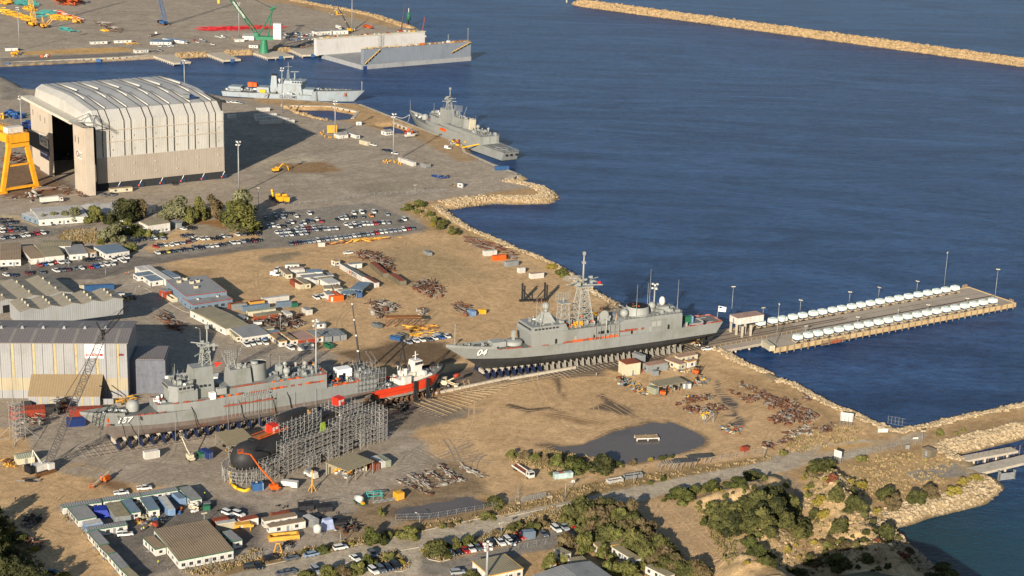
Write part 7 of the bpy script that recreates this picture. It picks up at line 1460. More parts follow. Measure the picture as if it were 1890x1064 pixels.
yj(A(1115,262),(10,-3),'long white flatbed lorry on the far yard',16,kind='flat')
yj(B(610,215),(9,4),'white lorry parked behind the floating dock',12)
def jw(px,face,label,col,boom,jib=None,sc=1.0,w=1.6,white=False,bay=16,mastdir=-1,rope=True,bcol=None):
 """crawler crane; boom: world offset of the tip from the foot"""
 l,a=yx(px,face);t=zg('crawler_crane',label,'crawler crane',l,a);cm=wm(col);tr=mat('crawler_track',zj(112,78,48),.8,0,.4,1);bm=wm(bcol or col)
 for s in(-1,1):
  m=MB();m.profy([(-4*sc,.25),(-3.4*sc,0),(3.4*sc,0),(4*sc,.5),(3.4*sc,1.1),(-3.4*sc,1.1),(-4*sc,.7)][::-1],s*2.4*sc-.5,s*2.4*sc+.5,tr);zq('crawler_track',m,t)
 m=MB();m.box(-2*sc,2*sc,-2*sc,2*sc,.6,1.3,zv);m.box(-3.6*sc,2.6*sc,-1.6*sc,1.6*sc,1.35,3.6,cm);zq('machine_house',m,t)
 m=MB();m.box(-5.4*sc,-3.62*sc,-2*sc,2*sc,1.35,3.9,zv);zq('counterweight',m,t)
 m=MB();m.box(1.2*sc,3.4*sc,-2.7*sc,-1.62*sc,1.35,3.6,cm);m.box(3.42*sc,3.46*sc,-2.6*sc,-1.7*sc,2.2,3.4,glass);zq('cab',m,t)
 ca,sa=cos(-a),sin(-a);v=Vector((boom[0]*ca-boom[1]*sa,boom[0]*sa+boom[1]*ca,boom[2]));f=Vector((2.2*sc,0,1.8));tip=f+v
 m=MB();m.lattice(f,tip,w*sc,bm,bay,.14*max(1,sc),w*.45*sc);zq('boom',m,t)
 mp=Vector((-3*sc,0,9*sc));m=MB();m.bar((0,-.8,3.4),mp,.3,cm);m.bar((0,.8,3.4),mp,.3,cm);m.bar((-4*sc,0,3.4),mp,.18,cm);zq('gantry_mast',m,t)
 m=MB();m.tube(mp,tip,.06,zv,4);m.tube(mp+Vector((0,.4,0)),tip,.06,zv,4)
 if jib is not None:
  j=Vector((jib[0]*ca-jib[1]*sa,jib[0]*sa+jib[1]*ca,jib[2]));k=MB();k.lattice(tip,tip+j,w*.6*sc,zv,8,.1,.3);k.bar(tip,tip+Vector((-j.x*.25,-j.y*.25,j.z*.45)),.3,zv);k.bar(tip-Vector((0,0,2)),tip+Vector((0,0,1.5)),1.0,zv);zq('fly_jib',k,t)
  m.tube(tip+Vector((-j.x*.25,-j.y*.25,j.z*.45)),tip+j,.05,zv,4)
 if rope:
  h=v.z*.35;m.tube(tip+Vector((.6,0,0)),tip+Vector((.6,0,-v.z+h)),.05,zv,4);m.cb(tip.x+.6,tip.y,tip.z-v.z+h-1.2,.6,.6,1.4,orm)
 zq('rigging',m,t);return t
jw(GG(300,320),(10,-3),'big crawler crane with long dark lattice boom beside the grey shed','white',(21,3,49),(8.5,2,10),1.05,2.3,bay=26,bcol='dark')
jw(A(240,190),(10,2),'yellow crawler crane with its boom raised to the left on the far yard','yellow',(-12,14,62),None,1.3,2.4,bay=20,rope=False)
jw(A(320,203),(10,3),'amber crawler crane without a tall boom right of the yellow one','ochre',(9,3,10),None,1.2,1.6,bay=4,rope=False)
jw(A(1192,182),(10,2),'blue crawler crane standing alone on the far yard','blue',(-13,0,62),None,1.4,2.2,bay=18,rope=False)
def qf(px,tip,label,col,base=True,zf=3,w=.75,segs=4,bands=None,depth=0):
 g=G(*px);t=zg('mobile_crane',label,'mobile crane',(g.x,g.y,0),.5);cm=wm(col)
 d=fw+rt*((tip[0]-945)/F_PX)-up*((tip[1]-532)/F_PX);k=(g.y+depth)/d.y;tp=Vector((d.x*k,d.y*k,HCAM+d.z*k));v=Matrix.Rotation(-.5,3,'Z')@(tp-Vector((g.x,g.y,0)))
 f=Vector((0,0,zf));m=MB()
 for i in range(segs):m.bar(f+(v-f)*(i/segs),f+(v-f)*((i+1)/segs),w*(1-i*.16),cm)
 if bands:
  for i in range(1,segs+1):m.bar(f+(v-f)*(i/segs-.02),f+(v-f)*(i/segs),w*1.15*(1-(i-1)*.14),wm(bands))
 zq('telescopic_boom',m,t)
 m=MB();m.box(-5,5,-1.3,1.3,.9,1.8,wm(bands or 'yellow'));m.box(-2.5,1.2,-1.3,1.3,1.8,3.4,wm(bands or 'yellow'));m.box(3,5,-1.3,1.3,1.8,3,wm('white'));zq('carrier',m,t);jp(t,[(x,y)for x in(-3.8,-1.5,1.5,3.8)for y in(-1.1,1.1)],.6,.5);return t
qf((668,716),(650,560),'mobile crane with long black boom raised behind the scaffolded frigate stern','dark',segs=5,w=.9,bands='white')
qf((563,768),(578,672),'mobile crane with black and yellow banded boom in front of the numbered frigate','dark',segs=4,w=.6,bands='yellow')
qf(B(690,232),B(572,-5),'mobile crane with dark boom leaning left behind the floating dock','dark',segs=4,w=1.2,bands='yellow')
qf((740,62),B(1095,30),'mobile crane with red tipped dark boom beyond the dock wall','dark',segs=4,w=1.0,bands='red')
qf((777,72),B(1238,125),'slim red crane boom standing inside the floating dock','red',segs=3,w=.8,bands='red',zf=-1)
def vg():
 g=G(*B(68,386));t=zg('portal_crane','green harbour crane with raised boom on the concrete pier','harbour crane',(g.x,g.y,0),0);gm=mat('crane_green',zj(50,120,88),.5,0,.2,.4)
 m=MB();m.lathe(0,0,[(4.6,.2),(3.4,7),(2.8,12)],gm,14);zq('pedestal',m,t)
 m=MB();m.box(-7,9,-3.4,3.4,12,15,gm);zq('slewing_platform',m,t);m=MB();m.box(9,16,-3.6,3.6,13,27,wm('white'));zq('counterweight',m,t)
 m=MB();m.bar((-5,-2,14.5),(8,0,38),.7,gm);m.bar((-5,2,14.5),(8,0,38),.7,gm);m.bar((4,0,15),(8,0,40),.8,gm);m.bar((6,0,39),(11,0,41),1.6,gm);zq('a_frame',m,t)
 tip=Vector((-40,0,62));m=MB();m.lattice((-5,0,15),tip,2.6,gm,12,.26,1.4);m.bar((-17,0,31),(-27,0,45),1.8,wm('white'));m.bar(tip,tip+Vector((-6,0,-1)),1.4,gm);zq('boom',m,t)
 m=MB();m.tube((8,0,40),tip,.14,zv,4);m.tube((8,1,40),tip,.14,zv,4);m.tube(tip,tip+Vector((0,0,-14)),.12,zv,4);m.cb(tip.x,0,tip.z-19,2,1.6,5,wm('yellow'));zq('rigging',m,t)
 m=MB();m.box(-9,-5,-1.6,1.6,14,18,gm);zq('cab',m,t)
vg()
def jy(px,face,label,pts,col='orange',bcol=None):
 l,a=yx(px,face);t=zg('boom_lift',label,'boom lift',l,a);cm=wm(col)
 m=MB();m.cb(0,0,.5,3.2,2.2,.7,cm);m.cb(-.6,0,1.2,2.8,2,1.1,cm);zq('chassis',m,t);jp(t,[(x,y)for x in(-1.2,1.2)for y in(-1.1,1.1)],.45,.35)
 m=MB();P_=[Vector(p)for p in pts]
 for i,(p,q)in enumerate(zip(P_,P_[1:])):m.bar(p,q,.42-.06*i,wm(bcol or col))
 zq('boom',m,t);e=P_[-1];m=MB();
 for z in(0,.55,1.1):
  for p,q in(((-.9,-.6),(.9,-.6)),((.9,-.6),(.9,.6)),((.9,.6),(-.9,.6)),((-.9,.6),(-.9,-.6))):m.bar(e+Vector((*p,z)),e+Vector((*q,z)),.07,cm)
 m.cb(e.x,e.y,e.z-.05,1.8,1.2,.08,cm);zq('basket',m,t)
jy(GG(1690+0,0)if False else(508,905),(10,-2),'orange boom lift reaching up to the black submarine bow',[(0,0,2),(-5,2,9),(-8,2.5,14),(-12,2,15.5)])
jy((196,888),(10,-6),'folded boom lift with cream boom on the bare yard',[(-1,0,2),(1.5,0,3),(-7,0,1.5),(-8.5,0,.9)],'orange','cream')
jy((352,850),(10,8),'white folded lifting machine beside the green pump',[(0,0,2),(-3,0,3.2),(-7.5,0,6.5)],'cream','cream')
def qx(px,face,label,parts_,nm='machine',cat='machine',wh=None,r=.7,group=None):
 l,a=yx(px,face);t=zg(nm,label,cat,l,a,group)
 for pn,fn in parts_:m=MB();fn(m);zq(pn,m,t)
 if wh:jp(t,wh,r,.5)
 return t
cr=mat('loader_cream',zj(206,192,160),.6,0,.25,1)
qx(F(1385,762),(10,1),'cream wheel loader with red drum raised in front of the tugboat',[('body',lambda m:(m.box(-3,1,-1.3,1.3,1,2.4,cr),m.box(-1.5,.6,-1,1,2.4,4,cr))),('cab_window',lambda m:m.box(-1.2,.4,-1.04,1.04,2.8,3.8,glass)),('arm',lambda m:(m.bar((1,-.8,2),(4.5,-.8,1.0),.35,cr),m.bar((1,.8,2),(4.5,.8,1.0),.35,cr),m.bar((1,0,2.4),(4.6,0,4.6),.4,cr))),('drum',lambda m:m.tube((3.8,-1,5),(5.6,.8,5.6),.8,wm('red'),10)),('bucket',lambda m:m.box(4.2,5.6,-1.5,1.5,.2,1.4,cr))],'wheel_loader','wheel loader',[(-2,-1.3),(-2,1.3),(1.6,-1.3),(1.6,1.3)],.9)
qx(D(155,228),(-10,1),'yellow excavator working beside the hangar shadow',[('track',lambda m:(m.box(-2,2,-1.4,-.8,0,.9,zv),m.box(-2,2,.8,1.4,0,.9,zv))),('house',lambda m:(m.box(-1.4,2.2,-1.3,1.3,1,2.4,wm('yellow')),m.box(-1.4,0,-1.3,-.3,2.4,3.2,wm('yellow')))),('arm',lambda m:(m.bar((-1.4,.3,2),(-4.5,.3,5),.5,wm('yellow')),m.bar((-4.5,.3,5),(-8,.3,3),.4,wm('yellow')),m.bar((-8,.3,3),(-8.6,.3,.5),.4,wm('yellow'))))],'excavator','excavator')
for i,(q,l)in enumerate(((D(130,428),'leftmost yellow straddle carrier with folded arm by the fence'),(D(180,452),'middle yellow straddle carrier with square hood by the fence'),(D(228,455),'rightmost yellow straddle carrier with square hood by the fence'))):
 qx(q,(10,6),l,[('hood',lambda m,i=i:(m.box(-3,3,-2,2,1.8,5.5,wm('yellow'))if i else m.box(-5,4,-1.6,1.6,1.4,2.6,zv),m.bar((3 if not i else-2,0,2),(-1,0,8),1.6,wm('yellow'))if not i else m.box(-4,-3,-1.8,1.8,4,7,wm('yellow'))))],'straddle_carrier','carrier',[(-2.2,-1.8),(-2.2,1.8),(2.4,-1.8),(2.4,1.8)],1.3,'yellow carriers by the apron fence').scale=(.72,.72,.72)
qx(Q4(1570,480),(10,2),'orange forklift with black mast right of the slipway cabins',[('body',lambda m:(m.box(-1.6,1,-1,1,.5,1.8,orm),)),('cage',lambda m:[m.bar((x,y,1.8),(x,y,3.2),.12,zv)for x in(-1,.6)for y in(-.9,.9)]+[m.box(-1.1,.7,-1,1,3.2,3.3,zv)]),('mast',lambda m:(m.box(1.2,1.4,-.6,-.4,.2,4,zv),m.box(1.2,1.4,.4,.6,.2,4,zv),m.box(1.4,2.8,-.5,.5,.2,.3,zv)))],'forklift','forklift',[(-1,-.9),(-1,.9),(.8,-.9),(.8,.9)],.4)
qx(Q4(985,850),(10,1),'small orange forklift in front of the open tan shed',[('body',lambda m:m.box(-1.4,1,-.9,.9,.5,1.8,orm)),('mast',lambda m:(m.box(1.1,1.3,-.5,.5,.2,3.4,zv),m.box(-1,.6,-.8,.8,2.6,2.7,zv)))],'forklift','forklift',[(-.9,-.8),(-.9,.8),(.8,-.8),(.8,.8)],.4)
qx(GG(1125,712),(10,4),'red forklift with blue roof in the middle of the compound',[('body',lambda m:m.box(-1.5,1,-1,1,.5,1.7,wm('red'))),('roof',lambda m:(m.box(-1.2,.6,-1,1,2.8,2.95,wm('blue')),m.bar((-1,0,1.7),(-1,0,2.8),.15,zv),m.bar((.5,0,1.7),(.5,0,2.8),.15,zv))),('mast',lambda m:m.box(1.1,1.3,-.5,.5,.2,3.4,zv))],'forklift','forklift',[(-1,-.9),(-1,.9),(.8,-.9),(.8,.9)],.4)
qx((512,900),(10,1),'white mobile compressor behind the orange boom lift',[('body',lambda m:(m.cb(3,2,.5,4,2,1.6,wm('white')),m.cb(6,1,.5,2.4,2,2,wm('white'))))],'compressor','compressor')
qx(H(405,355),(10,5),'white crew cab truck with hoist in front of the tan roofed store',[('body',lambda m:(m.cb(0,0,.6,6,2.1,1.0,wm('white')),m.cb(1.8,0,1.6,1.8,2,1.0,wm('white')),m.cb(-1.6,0,1.6,2.6,1.6,.9,steel)))],'crew_truck','truck',[(-1.8,-1),(-1.8,1),(1.8,-1),(1.8,1)],.5)
qx(H(752,545),(10,6),'white tank trailer with dark green frame beside the teal frame',[('tank',lambda m:m.tube((-1.8,0,1.8),(1.2,0,1.8),1.2,wm('white'),14)),('frame',lambda m:(m.box(-2.6,2.8,-1.1,1.1,.4,.6,wm('green')),m.cb(2,0,.6,1,1,.7,wm('yellow'))))],'tank_trailer','trailer',[(-.5,-1.1),(-.5,1.1)],.45)
qx(L(390,715),(10,-1),'pale blue scarred tank box lying beside the pond bushes',[('body',lambda m:(m.cb(0,0,0,7,2.2,2,mat('pale_blue_metal',zj(168,190,190),.7,0,.3,1)),m.cb(-1,0,2,1.5,1,.3,wm('rust')),m.cb(1.5,0,2,1.5,1,.2,wm('grey'))))],'tank_box','tank')
qx(B(1130,1000),(10,-1),'white workboat on a trailer beside the grey shed on the quay',[('hull',lambda m:m.loft([[(-4,-1,1),(3,-1,1),(5,0,1.6),(3,1,1),(-4,1,1)],[(-4,-1.4,2.2),(3,-1.4,2.2),(6,0,2.6),(3,1.4,2.2),(-4,1.4,2.2)]],wm('white'))),('cabin',lambda m:m.cb(-1,0,2.2,2.4,1.8,1.4,wm('white'),0,.8,.8)),('trailer',lambda m:m.box(-4,4,-.8,.8,.5,.8,steel))],'trailer_boat','boat',[(-1,-1),(-1,1)],.35)
qx(MM(1400,640)if False else Q2(545,770),(10,8),'blue covered load on the fourth white ute',[('cover',lambda m:m.cb(0,0,1.1,3,1.8,1.0,wm('blue'),0,.7,.7))],'covered_load','load')
g=G(*B(1118,190),WL);t=zg('channel_beacon','green channel beacon standing in the water beyond the floating dock','beacon',(g.x,g.y,WL));m=MB();m.tube((0,0,-3),(0,0,6),.8,zv,8);zq('pile',m,t);m=MB();m.tube((0,0,6),(0,0,14),2.4,wm('green'),10,1.6);m.tube((0,0,14),(0,0,18),.4,wm('white'),6);zq('beacon_head',m,t)
g=G(*I(417,22),WL);t=zg('channel_beacon','yellow channel beacon near the tip of the far breakwater','beacon',(g.x,g.y,WL));m=MB();m.tube((0,0,-2),(0,0,14),1.0,wm('cream'),8,.8);zq('beacon_head',m,t)
print('cars',NC[0])
def qh(name,c,c2):
 m=mat(name,c,.75,0,.35,.45,spec=.15);r=[n for n in m.node_tree.nodes if n.type=='VALTORGB'][0]
 r.color_ramp.elements[0].color=(*[x*.75 for x in c],1);r.color_ramp.elements[-1].color=(*c2,1);return m
LM={'dark':qh('leaf_dark',zj(56,60,36),zj(88,88,52)),'olive':qh('leaf_olive',zj(98,100,54),zj(134,130,76)),'grey':qh('leaf_grey_green',zj(112,112,82),zj(142,140,106)),'brown':qh('leaf_brown',zj(100,88,62),zj(128,112,82)),'bright':qh('leaf_bright',zj(72,78,40),zj(108,110,60)),'yellow':qh('leaf_yellow',zj(138,126,56),zj(166,148,78)),'red':qh('leaf_red_brown',zj(120,70,52),zj(148,92,66)),'bushd':qh('leaf_bush',zj(76,78,44),zj(112,108,62))}
bark=mat('bark',zj(104,88,72),.9,0,.3,2)
def jj(kind,seed,tall=1.0,n=2600,leaf=.10,lobes=14,gap=.0):
 """unit crown: radius 1, height about 2*tall*.8, made of many leaf faces on irregular lobes"""
 r=np.random.RandomState(seed);C_=[];
 for i in range(lobes):
  a=r.rand()*2*pi;u=r.rand()**.6;zz=r.uniform(-.1,1.0);rad=u*.72*math.sqrt(max(.12,1-(zz*.85)**2));C_.append((rad*cos(a),rad*sin(a),zz*1.0*tall,r.uniform(.22,.42)))
 C_=np.array(C_);k=r.randint(0,lobes,n);c=C_[k];d=r.normal(size=(n,3));d[:,2]=d[:,2]*.9+.35;d/=np.linalg.norm(d,axis=1)[:,None]
 rr=(1-r.rand(n)**2.2*.55)[:,None];p=c[:,:3]+d*c[:,3:4]*rr*np.array([1,1,.85*min(1.3,tall+.2)])
 nrm=d+r.normal(size=(n,3))*.55;nrm/=np.linalg.norm(nrm,axis=1)[:,None]
 t=np.cross(nrm,r.normal(size=(n,3)));t/=np.linalg.norm(t,axis=1)[:,None];b=np.cross(nrm,t);s=leaf*r.uniform(.5,1.3,n)[:,None]
 V=np.stack([p-t*s,p-b*s*.55,p+t*s*1.1,p+b*s*.6],1).reshape(-1,3)
 me=bpy.data.meshes.new('crown');me.from_pydata(V.tolist(),[],np.arange(4*n).reshape(n,4).tolist());me.materials.append(LM[kind]);return me
PROT={}
def kz(kind,form,v):
 k=(kind,form,v)
 if k not in PROT:
  if form=='bush':PROT[k]=jj(kind,hash((form,v))%1000 if False else v*7+3,.75,2600,.105,16)
  elif form=='tree':PROT[k]=jj(kind,v*11+5,1.0,3800,.085,20)
  else:PROT[k]=jj(kind,v*13+1,1.5,4200,.08,24)
 return PROT[k]
tm_=MB();tm_.tube((0,0,-.3),(0,0,.55),.05,bark,7,.035)
for i in range(6):
 a=i*1.05;tm_.tube((0,0,.3+.05*i),(.42*cos(a),.42*sin(a),.75+.08*i),.028,bark,5,.008)
trunk_me=tm_.mesh('trunk');NT=[0]
KN={'dark':'dark green','olive':'olive green','grey':'grey green','brown':'brownish','bright':'bright green','yellow':'yellow green','red':'red brown','bushd':'dull green'}
def qp(px,w,h,kind,form,where,group=None,label=None,z=None,name=None):
 """px base pixel, w,h size in photo pixels"""
 g=G(*px);gz=jz(g.x,g.y)
 if gz>.5:g=G(px[0],px[1],gz*.9);gz=jz(g.x,g.y)
 sc=F_PX/math.sqrt(g.x**2+g.y**2+HCAM**2);rw=w/sc/2;hh=max(h/sc/.9-rw*.22,rw*.6)
 base={'bush':1.05,'tree':1.35,'tall':1.9}[form];s=rw/.8
 size='large' if rw>5 else 'small' if rw<2.2 else 'medium'
 t=zg(name or('tree' if form!='bush' else 'shrub'),label or f"{size} {KN[kind]} {'tree' if form!='bush' else 'shrub'} {where}",'tree' if form!='bush' else 'shrub',(g.x,g.y,gz-.1),R.uniform(0,6.28),group)
 NT[0]+=1;sz=hh/base;c=zq('crown',kz(kind,form,R.randint(0,2)),t,loc=(0,0,hh*.12 if form=='bush' else hh*.22));c.scale=(s,s,sz*(.95 if form=='bush' else .85))
 k=zq('trunk',trunk_me,t);k.scale=(hh*.6,hh*.6,hh*.75)
def S3(v):return v/3.9375
for x,y,w,h,k,f,l in((905,585,190,160,'dark','tree','standing tallest behind the white roofed office'),(1020,565,115,135,'brown','tree','right of the tallest office tree'),(700,592,110,120,'olive','tree','left of the tallest office tree'),(790,605,80,70,'dark','bush','between the office trees'),(545,592,90,105,'grey','tree','in the middle of the white roofed office front'),(475,592,60,80,'grey','tree','left of the office middle tree'),(392,592,60,72,'grey','tree','second from the left along the white office'),(312,600,58,68,'grey','tree','leftmost along the white office'),(810,745,190,150,'grey','tree','between the office road and the white workshops'),(738,752,60,50,'olive','bush','at the foot of the grey green workshop tree'),(880,700,60,50,'dark','bush','right behind the grey green workshop tree'),(925,612,80,52,'olive','bush','left of the canteen'),(950,802,95,62,'olive','bush','behind the flat roofed workshop'),(1015,697,95,64,'bright','bush','in front of the canteen, left one'),(1095,703,72,60,'olive','bush','in front of the canteen, right one'),(1180,692,60,30,'bright','bush','under the canteen wall'),(1280,585,215,175,'grey','tree','first of the tall row right of the canteen'),(1460,575,110,172,'olive','tall','second of the tall row right of the canteen'),(1565,562,130,160,'brown','tree','third of the tall row right of the canteen'),(1780,560,180,205,'grey','tree','behind the big dark casuarina'),(1690,590,110,150,'olive','tree','left of the big dark casuarina'),(1760,668,240,240,'olive','tall','with drooping foliage at the corner of the fenced car park'),(1850,664,80,50,'olive','bush','at the foot of the drooping tree'),(1885,640,60,60,'dark','bush','right of the drooping tree'),(1390,600,110,120,'olive','tree','filling the gap after the first tall tree'),(1640,600,90,90,'dark','tree','low between the third tall tree and the casuarina'),(960,680,110,90,'olive','bush','between canteen and grey green tree'),(860,660,90,80,'dark','bush','behind the canteen wing'),(640,600,60,50,'olive','bush','low along the white office')):
 qp(C(x,y),w/3.9375,h/3.9375,k,f,l)
for i,(x,y)in enumerate(((1440,262),(1505,296),(1560,326),(1602,357))):qp(E(x,y),17,14,'olive','tree',f"{ordn(i)} from the top in the row beside the long curved shed",'young trees beside the curved shed')
for x,y,w,h,k,l in((860,828,155,125,'bright','round and dense beside the main road'),(482,893,92,62,'bright','on the verge above the blue cars'),(375,903,80,36,'bright','low on the verge left of the round verge shrub'),(1095,785,170,92,'olive','under the curved lamp by the small pond'),(965,792,44,54,'olive','right behind the round roadside shrub'),(910,625,60,60,'olive','at the left bank of the small pond'),(1730,558,130,80,'bushd','at the right bank of the small pond'),(1670,645,110,52,'olive','on the dry verge right of the small pond'),(1345,713,50,30,'olive','low on the verge below the small pond'),(1402,706,60,30,'brown','dry and low on the verge below the small pond'),(1460,683,34,26,'bright','tiny on the pond fence line'),(690,842,52,26,'yellow','low beside the round roadside shrub'),(1310,895,220,110,'bushd','at the head of the lower car park'),(1535,855,112,100,'bright','at the right end of the car park hedge'),(1440,875,95,95,'bushd','in the middle of the car park hedge'),(1230,897,72,40,'yellow','on the kerb nose of the car park island'),(1855,735,95,62,'bushd','above the right end of the car park row'),(1730,760,70,40,'brown','dry above the lower car park row'),(370,1080,130,70,'olive','at the bottom edge left of the hidden cars'),(530,1070,130,100,'olive','second at the bottom edge beside the hidden cars'),(640,1062,120,86,'brown','third at the bottom edge beside the hidden cars'),(730,1045,120,85,'olive','fourth at the bottom edge beside the hidden cars'),(828,985,112,82,'bright','on the traffic island above the four cars'),(960,945,84,54,'olive','at the top of the traffic island'),(1040,980,80,40,'yellow','dry on the right of the traffic island'),(1560,1080,130,66,'bushd','before the bottom white building')):
 qp(H(x,y),w/3.8833,h/3.8833,k,'bush',l)
for x,y,w,h,k,l in((345,625,115,95,'bright','first of three round ones on the big pond bank'),(472,660,195,108,'bright','middle of three round ones on the big pond bank'),(670,665,185,128,'dark','last of three round ones on the big pond bank'),(800,635,62,42,'bright','beside the rusty frame on the pond bank'),(20,562,85,60,'olive','leftmost on the big pond bank'),(110,572,95,62,'brown','dry and second on the big pond bank'),(190,590,90,60,'olive','third on the big pond bank'),(245,615,90,78,'brown','dry and just left of the round ones'),(900,618,60,36,'brown','dry at the lower pond edge'),(1115,580,60,30,'bright','low at the lower pond edge'),(1178,568,40,26,'bright','small at the lower pond edge'),(1028,592,40,30,'yellow','dry at the middle of the pond edge'),(315,698,62,32,'bright','beside the pale blue tank box'),(1118,740,42,44,'bright','beside the hollow in the verge'),(1020,762,52,30,'olive','on the verge left of the hollow'),(1250,875,190,100,'bright','at the road end of the sandy bluff'),(1340,822,90,62,'bright','second at the road end of the sandy bluff'),(1472,795,120,72,'bright','on the bluff edge beside the road'),(1780,735,160,76,'bushd','where the bluff track leaves the road'),(1645,850,160,82,'bright','in the middle of the bluff top'),(1475,905,82,62,'bright','on the bluff below the middle shrub'),(1125,887,42,22,'bright','tiny alone on the sand below the road'),(1685,785,40,32,'olive','tiny high on the bluff'),(1765,765,46,32,'olive','small high on the bluff'),(1848,775,50,42,'olive','small at the right of the bluff top')):
 qp(L(x,y),w/S1,h/S1,k,'bush',l)
for x,y,w,h,k,l in((405,840,145,100,'brown','left of the parked cars by the small white hut'),(540,895,135,150,'olive','right of the small white hut'),(300,1003,125,122,'olive','round beside the orange topped toilets'),(398,962,62,72,'olive','slim beside the small white hut'),(705,935,145,105,'olive','above the long khaki roof'),(722,1055,165,125,'olive','left of the three before the grey hall'),(870,1070,165,130,'olive','middle of the three before the grey hall'),(945,1008,120,64,'olive','right of the three before the grey hall'),(175,728,115,82,'bushd','behind the blue grey container'),(250,700,95,70,'brown','dry behind the car park corner'),(55,708,90,56,'bushd','behind the left end of the car park row'),(1410,688,52,56,'bright','small at the sand edge of the bluff'),(1740,872,125,80,'bright','upper one on the lower right sand'),(1792,935,135,98,'bright','lower one on the lower right sand'),(1855,1052,70,56,'bright','at the bottom edge of the sand track'),(1240,1064,150,80,'dark','low in the dark hedge'),(1720,1000,50,30,'yellow','dry in the lower sand')):
 qp(N(x,y),w/S1,h/S1,k,'bush' if h<140 else 'tree',l)
for x,y,w,h,k,l in((430,295,205,105,'bushd','beside the white sign board'),(342,272,52,42,'olive','left of the sign board shrub'),(700,220,88,48,'olive','by the fence right of the sign board'),(492,400,74,58,'red','on the upper terraces of the bluff'),(338,415,52,34,'olive','small on the upper terraces'),(698,428,102,62,'yellow','at the top of the far slope'),(530,528,125,95,'bushd','left of a pair on the middle slope'),(650,492,64,52,'bushd','right of a pair on the middle slope'),(665,612,165,125,'bushd','broad on the middle slope'),(410,530,105,66,'yellow','beside the track bend'),(440,605,95,66,'yellow','below the yellow shrub at the track bend'),(558,705,150,104,'bushd','round above the open rocks'),(890,500,130,100,'bushd','on the bank behind the mooring jetty'),(935,580,125,110,'brown','dry at the water side of the bank'),(1098,532,150,105,'bushd','second on the bank by the water'),(1212,500,112,104,'brown','grey brown at the end of the bank'),(1380,468,112,60,'yellow','low on the shore point'),(1442,388,62,46,'yellow','beside the concrete apron'),(1535,362,92,40,'yellow','at the landing walkway root'),(882,800,155,115,'bushd','leaning over the water'),(735,812,84,62,'bushd','left of the one over the water'),(803,775,72,44,'bushd','small above the one over the water'),(740,945,104,72,'bushd','above the dark shadow edge'),(545,1000,175,100,'bushd','left of the dark shadow'),(665,872,52,40,'bushd','small on the lower slope'),(1295,1064,200,105,'bushd','at the bottom shore'),(300,325,34,30,'olive','tiny at the track'),(162,418,44,44,'olive','beside the track'),(105,462,66,66,'olive','at the edge of the dark mass'),(255,785,125,95,'bushd','below the dark mass'),(330,950,66,54,'bushd','on the low rocks'),(310,440,44,34,'yellow','small by the track'),(375,640,110,70,'bushd','between track and terraces'),(470,820,120,60,'brown','flat and grey on the rocks'),(600,850,120,60,'brown','flat and dry on the low rocks'),(460,850,90,46,'olive','flat on the low rocks'),(820,850,60,40,'red','beside the leaning shrub'),(1000,940,110,56,'red','low above the bottom shore'),(1050,905,70,50,'brown','dry at the bottom shore'),(1275,35,60,46,'olive','at the foot of the breakwater'),(1398,32,30,24,'olive','small on the breakwater'),(1450,8,40,26,'olive','second small on the breakwater'),(140,180,60,44,'olive','on the verge by the road'),(30,780,100,80,'bushd','at the left of the lower rocks'),(150,600,120,90,'bushd','at the lower edge of the dark mass'),(380,985,110,70,'brown','dry under the small rock shrub'),(250,1050,130,66,'bushd','at the bottom edge of the rocks'),(30,1064,110,60,'bushd','at the bottom left of the rocks')):
 qp(O(x,y),w/S1,h/S1,k,'bush',l)
for x,y,w,h,k,l in((1110,505,82,52,'olive','first on the shore bank'),(1195,478,92,52,'olive','second on the shore bank'),(1180,525,62,36,'olive','third on the shore bank'),(1272,548,72,42,'olive','fourth on the shore bank'),(1322,595,84,50,'olive','fifth on the shore bank'),(1378,610,70,46,'bushd','sixth on the shore bank'),(1352,642,64,42,'bushd','seventh on the shore bank'),(1450,680,84,62,'bushd','last and largest on the shore bank'),(1295,622,50,34,'yellow','dry on the shore bank')):
 qp(D(x,y),w/S1,h/S1,k,'bush',l)
qp(J(305,218),20,9,'yellow','bush','low on the shore behind the frigate');qp(J(385,273),28,14,'olive','bush','round on the shore behind the frigate')
for x,y,w,h,k,f,l in((75,770,85,62,'yellow','bush','sunlit at the bottom left'),(20,840,110,90,'olive','bush','at the left edge of the bare sand'),(250,880,64,44,'yellow','bush','dry in the bottom left shade'),(10,960,110,120,'dark','bush','low at the left edge'),(60,1040,120,90,'olive','bush','at the bottom left corner'),(460,1075,100,50,'yellow','bush','at the bottom edge of the compound fence'),(140,800,120,60,'bushd','bush','in the shade of the left trees'),(-60,700,160,170,'dark','tree','upper one standing just outside the left edge'),(-90,900,200,220,'dark','tree','middle one standing just outside the left edge'),(-40,1100,200,220,'dark','tree','lower one standing just outside the left edge'),(180,1180,200,180,'dark','tree','standing below the bottom edge'),(-30,820,180,190,'dark','tree','dense one just outside the left edge'),(90,1120,200,190,'dark','tree','dense one below the bottom left corner'),(320,1200,170,170,'dark','tree','last one below the bottom edge'),(60,900,100,80,'bushd','bush','between the junk and the left edge'),(110,960,100,80,'dark','bush','in the deep shade at the bottom left'),(200,1010,90,70,'olive','bush','beside the shaded fence'),(110,1064,120,80,'bushd','bush','at the very bottom left')):
 qp(GG(x,y),w/S2,h/S2,k,f,l)
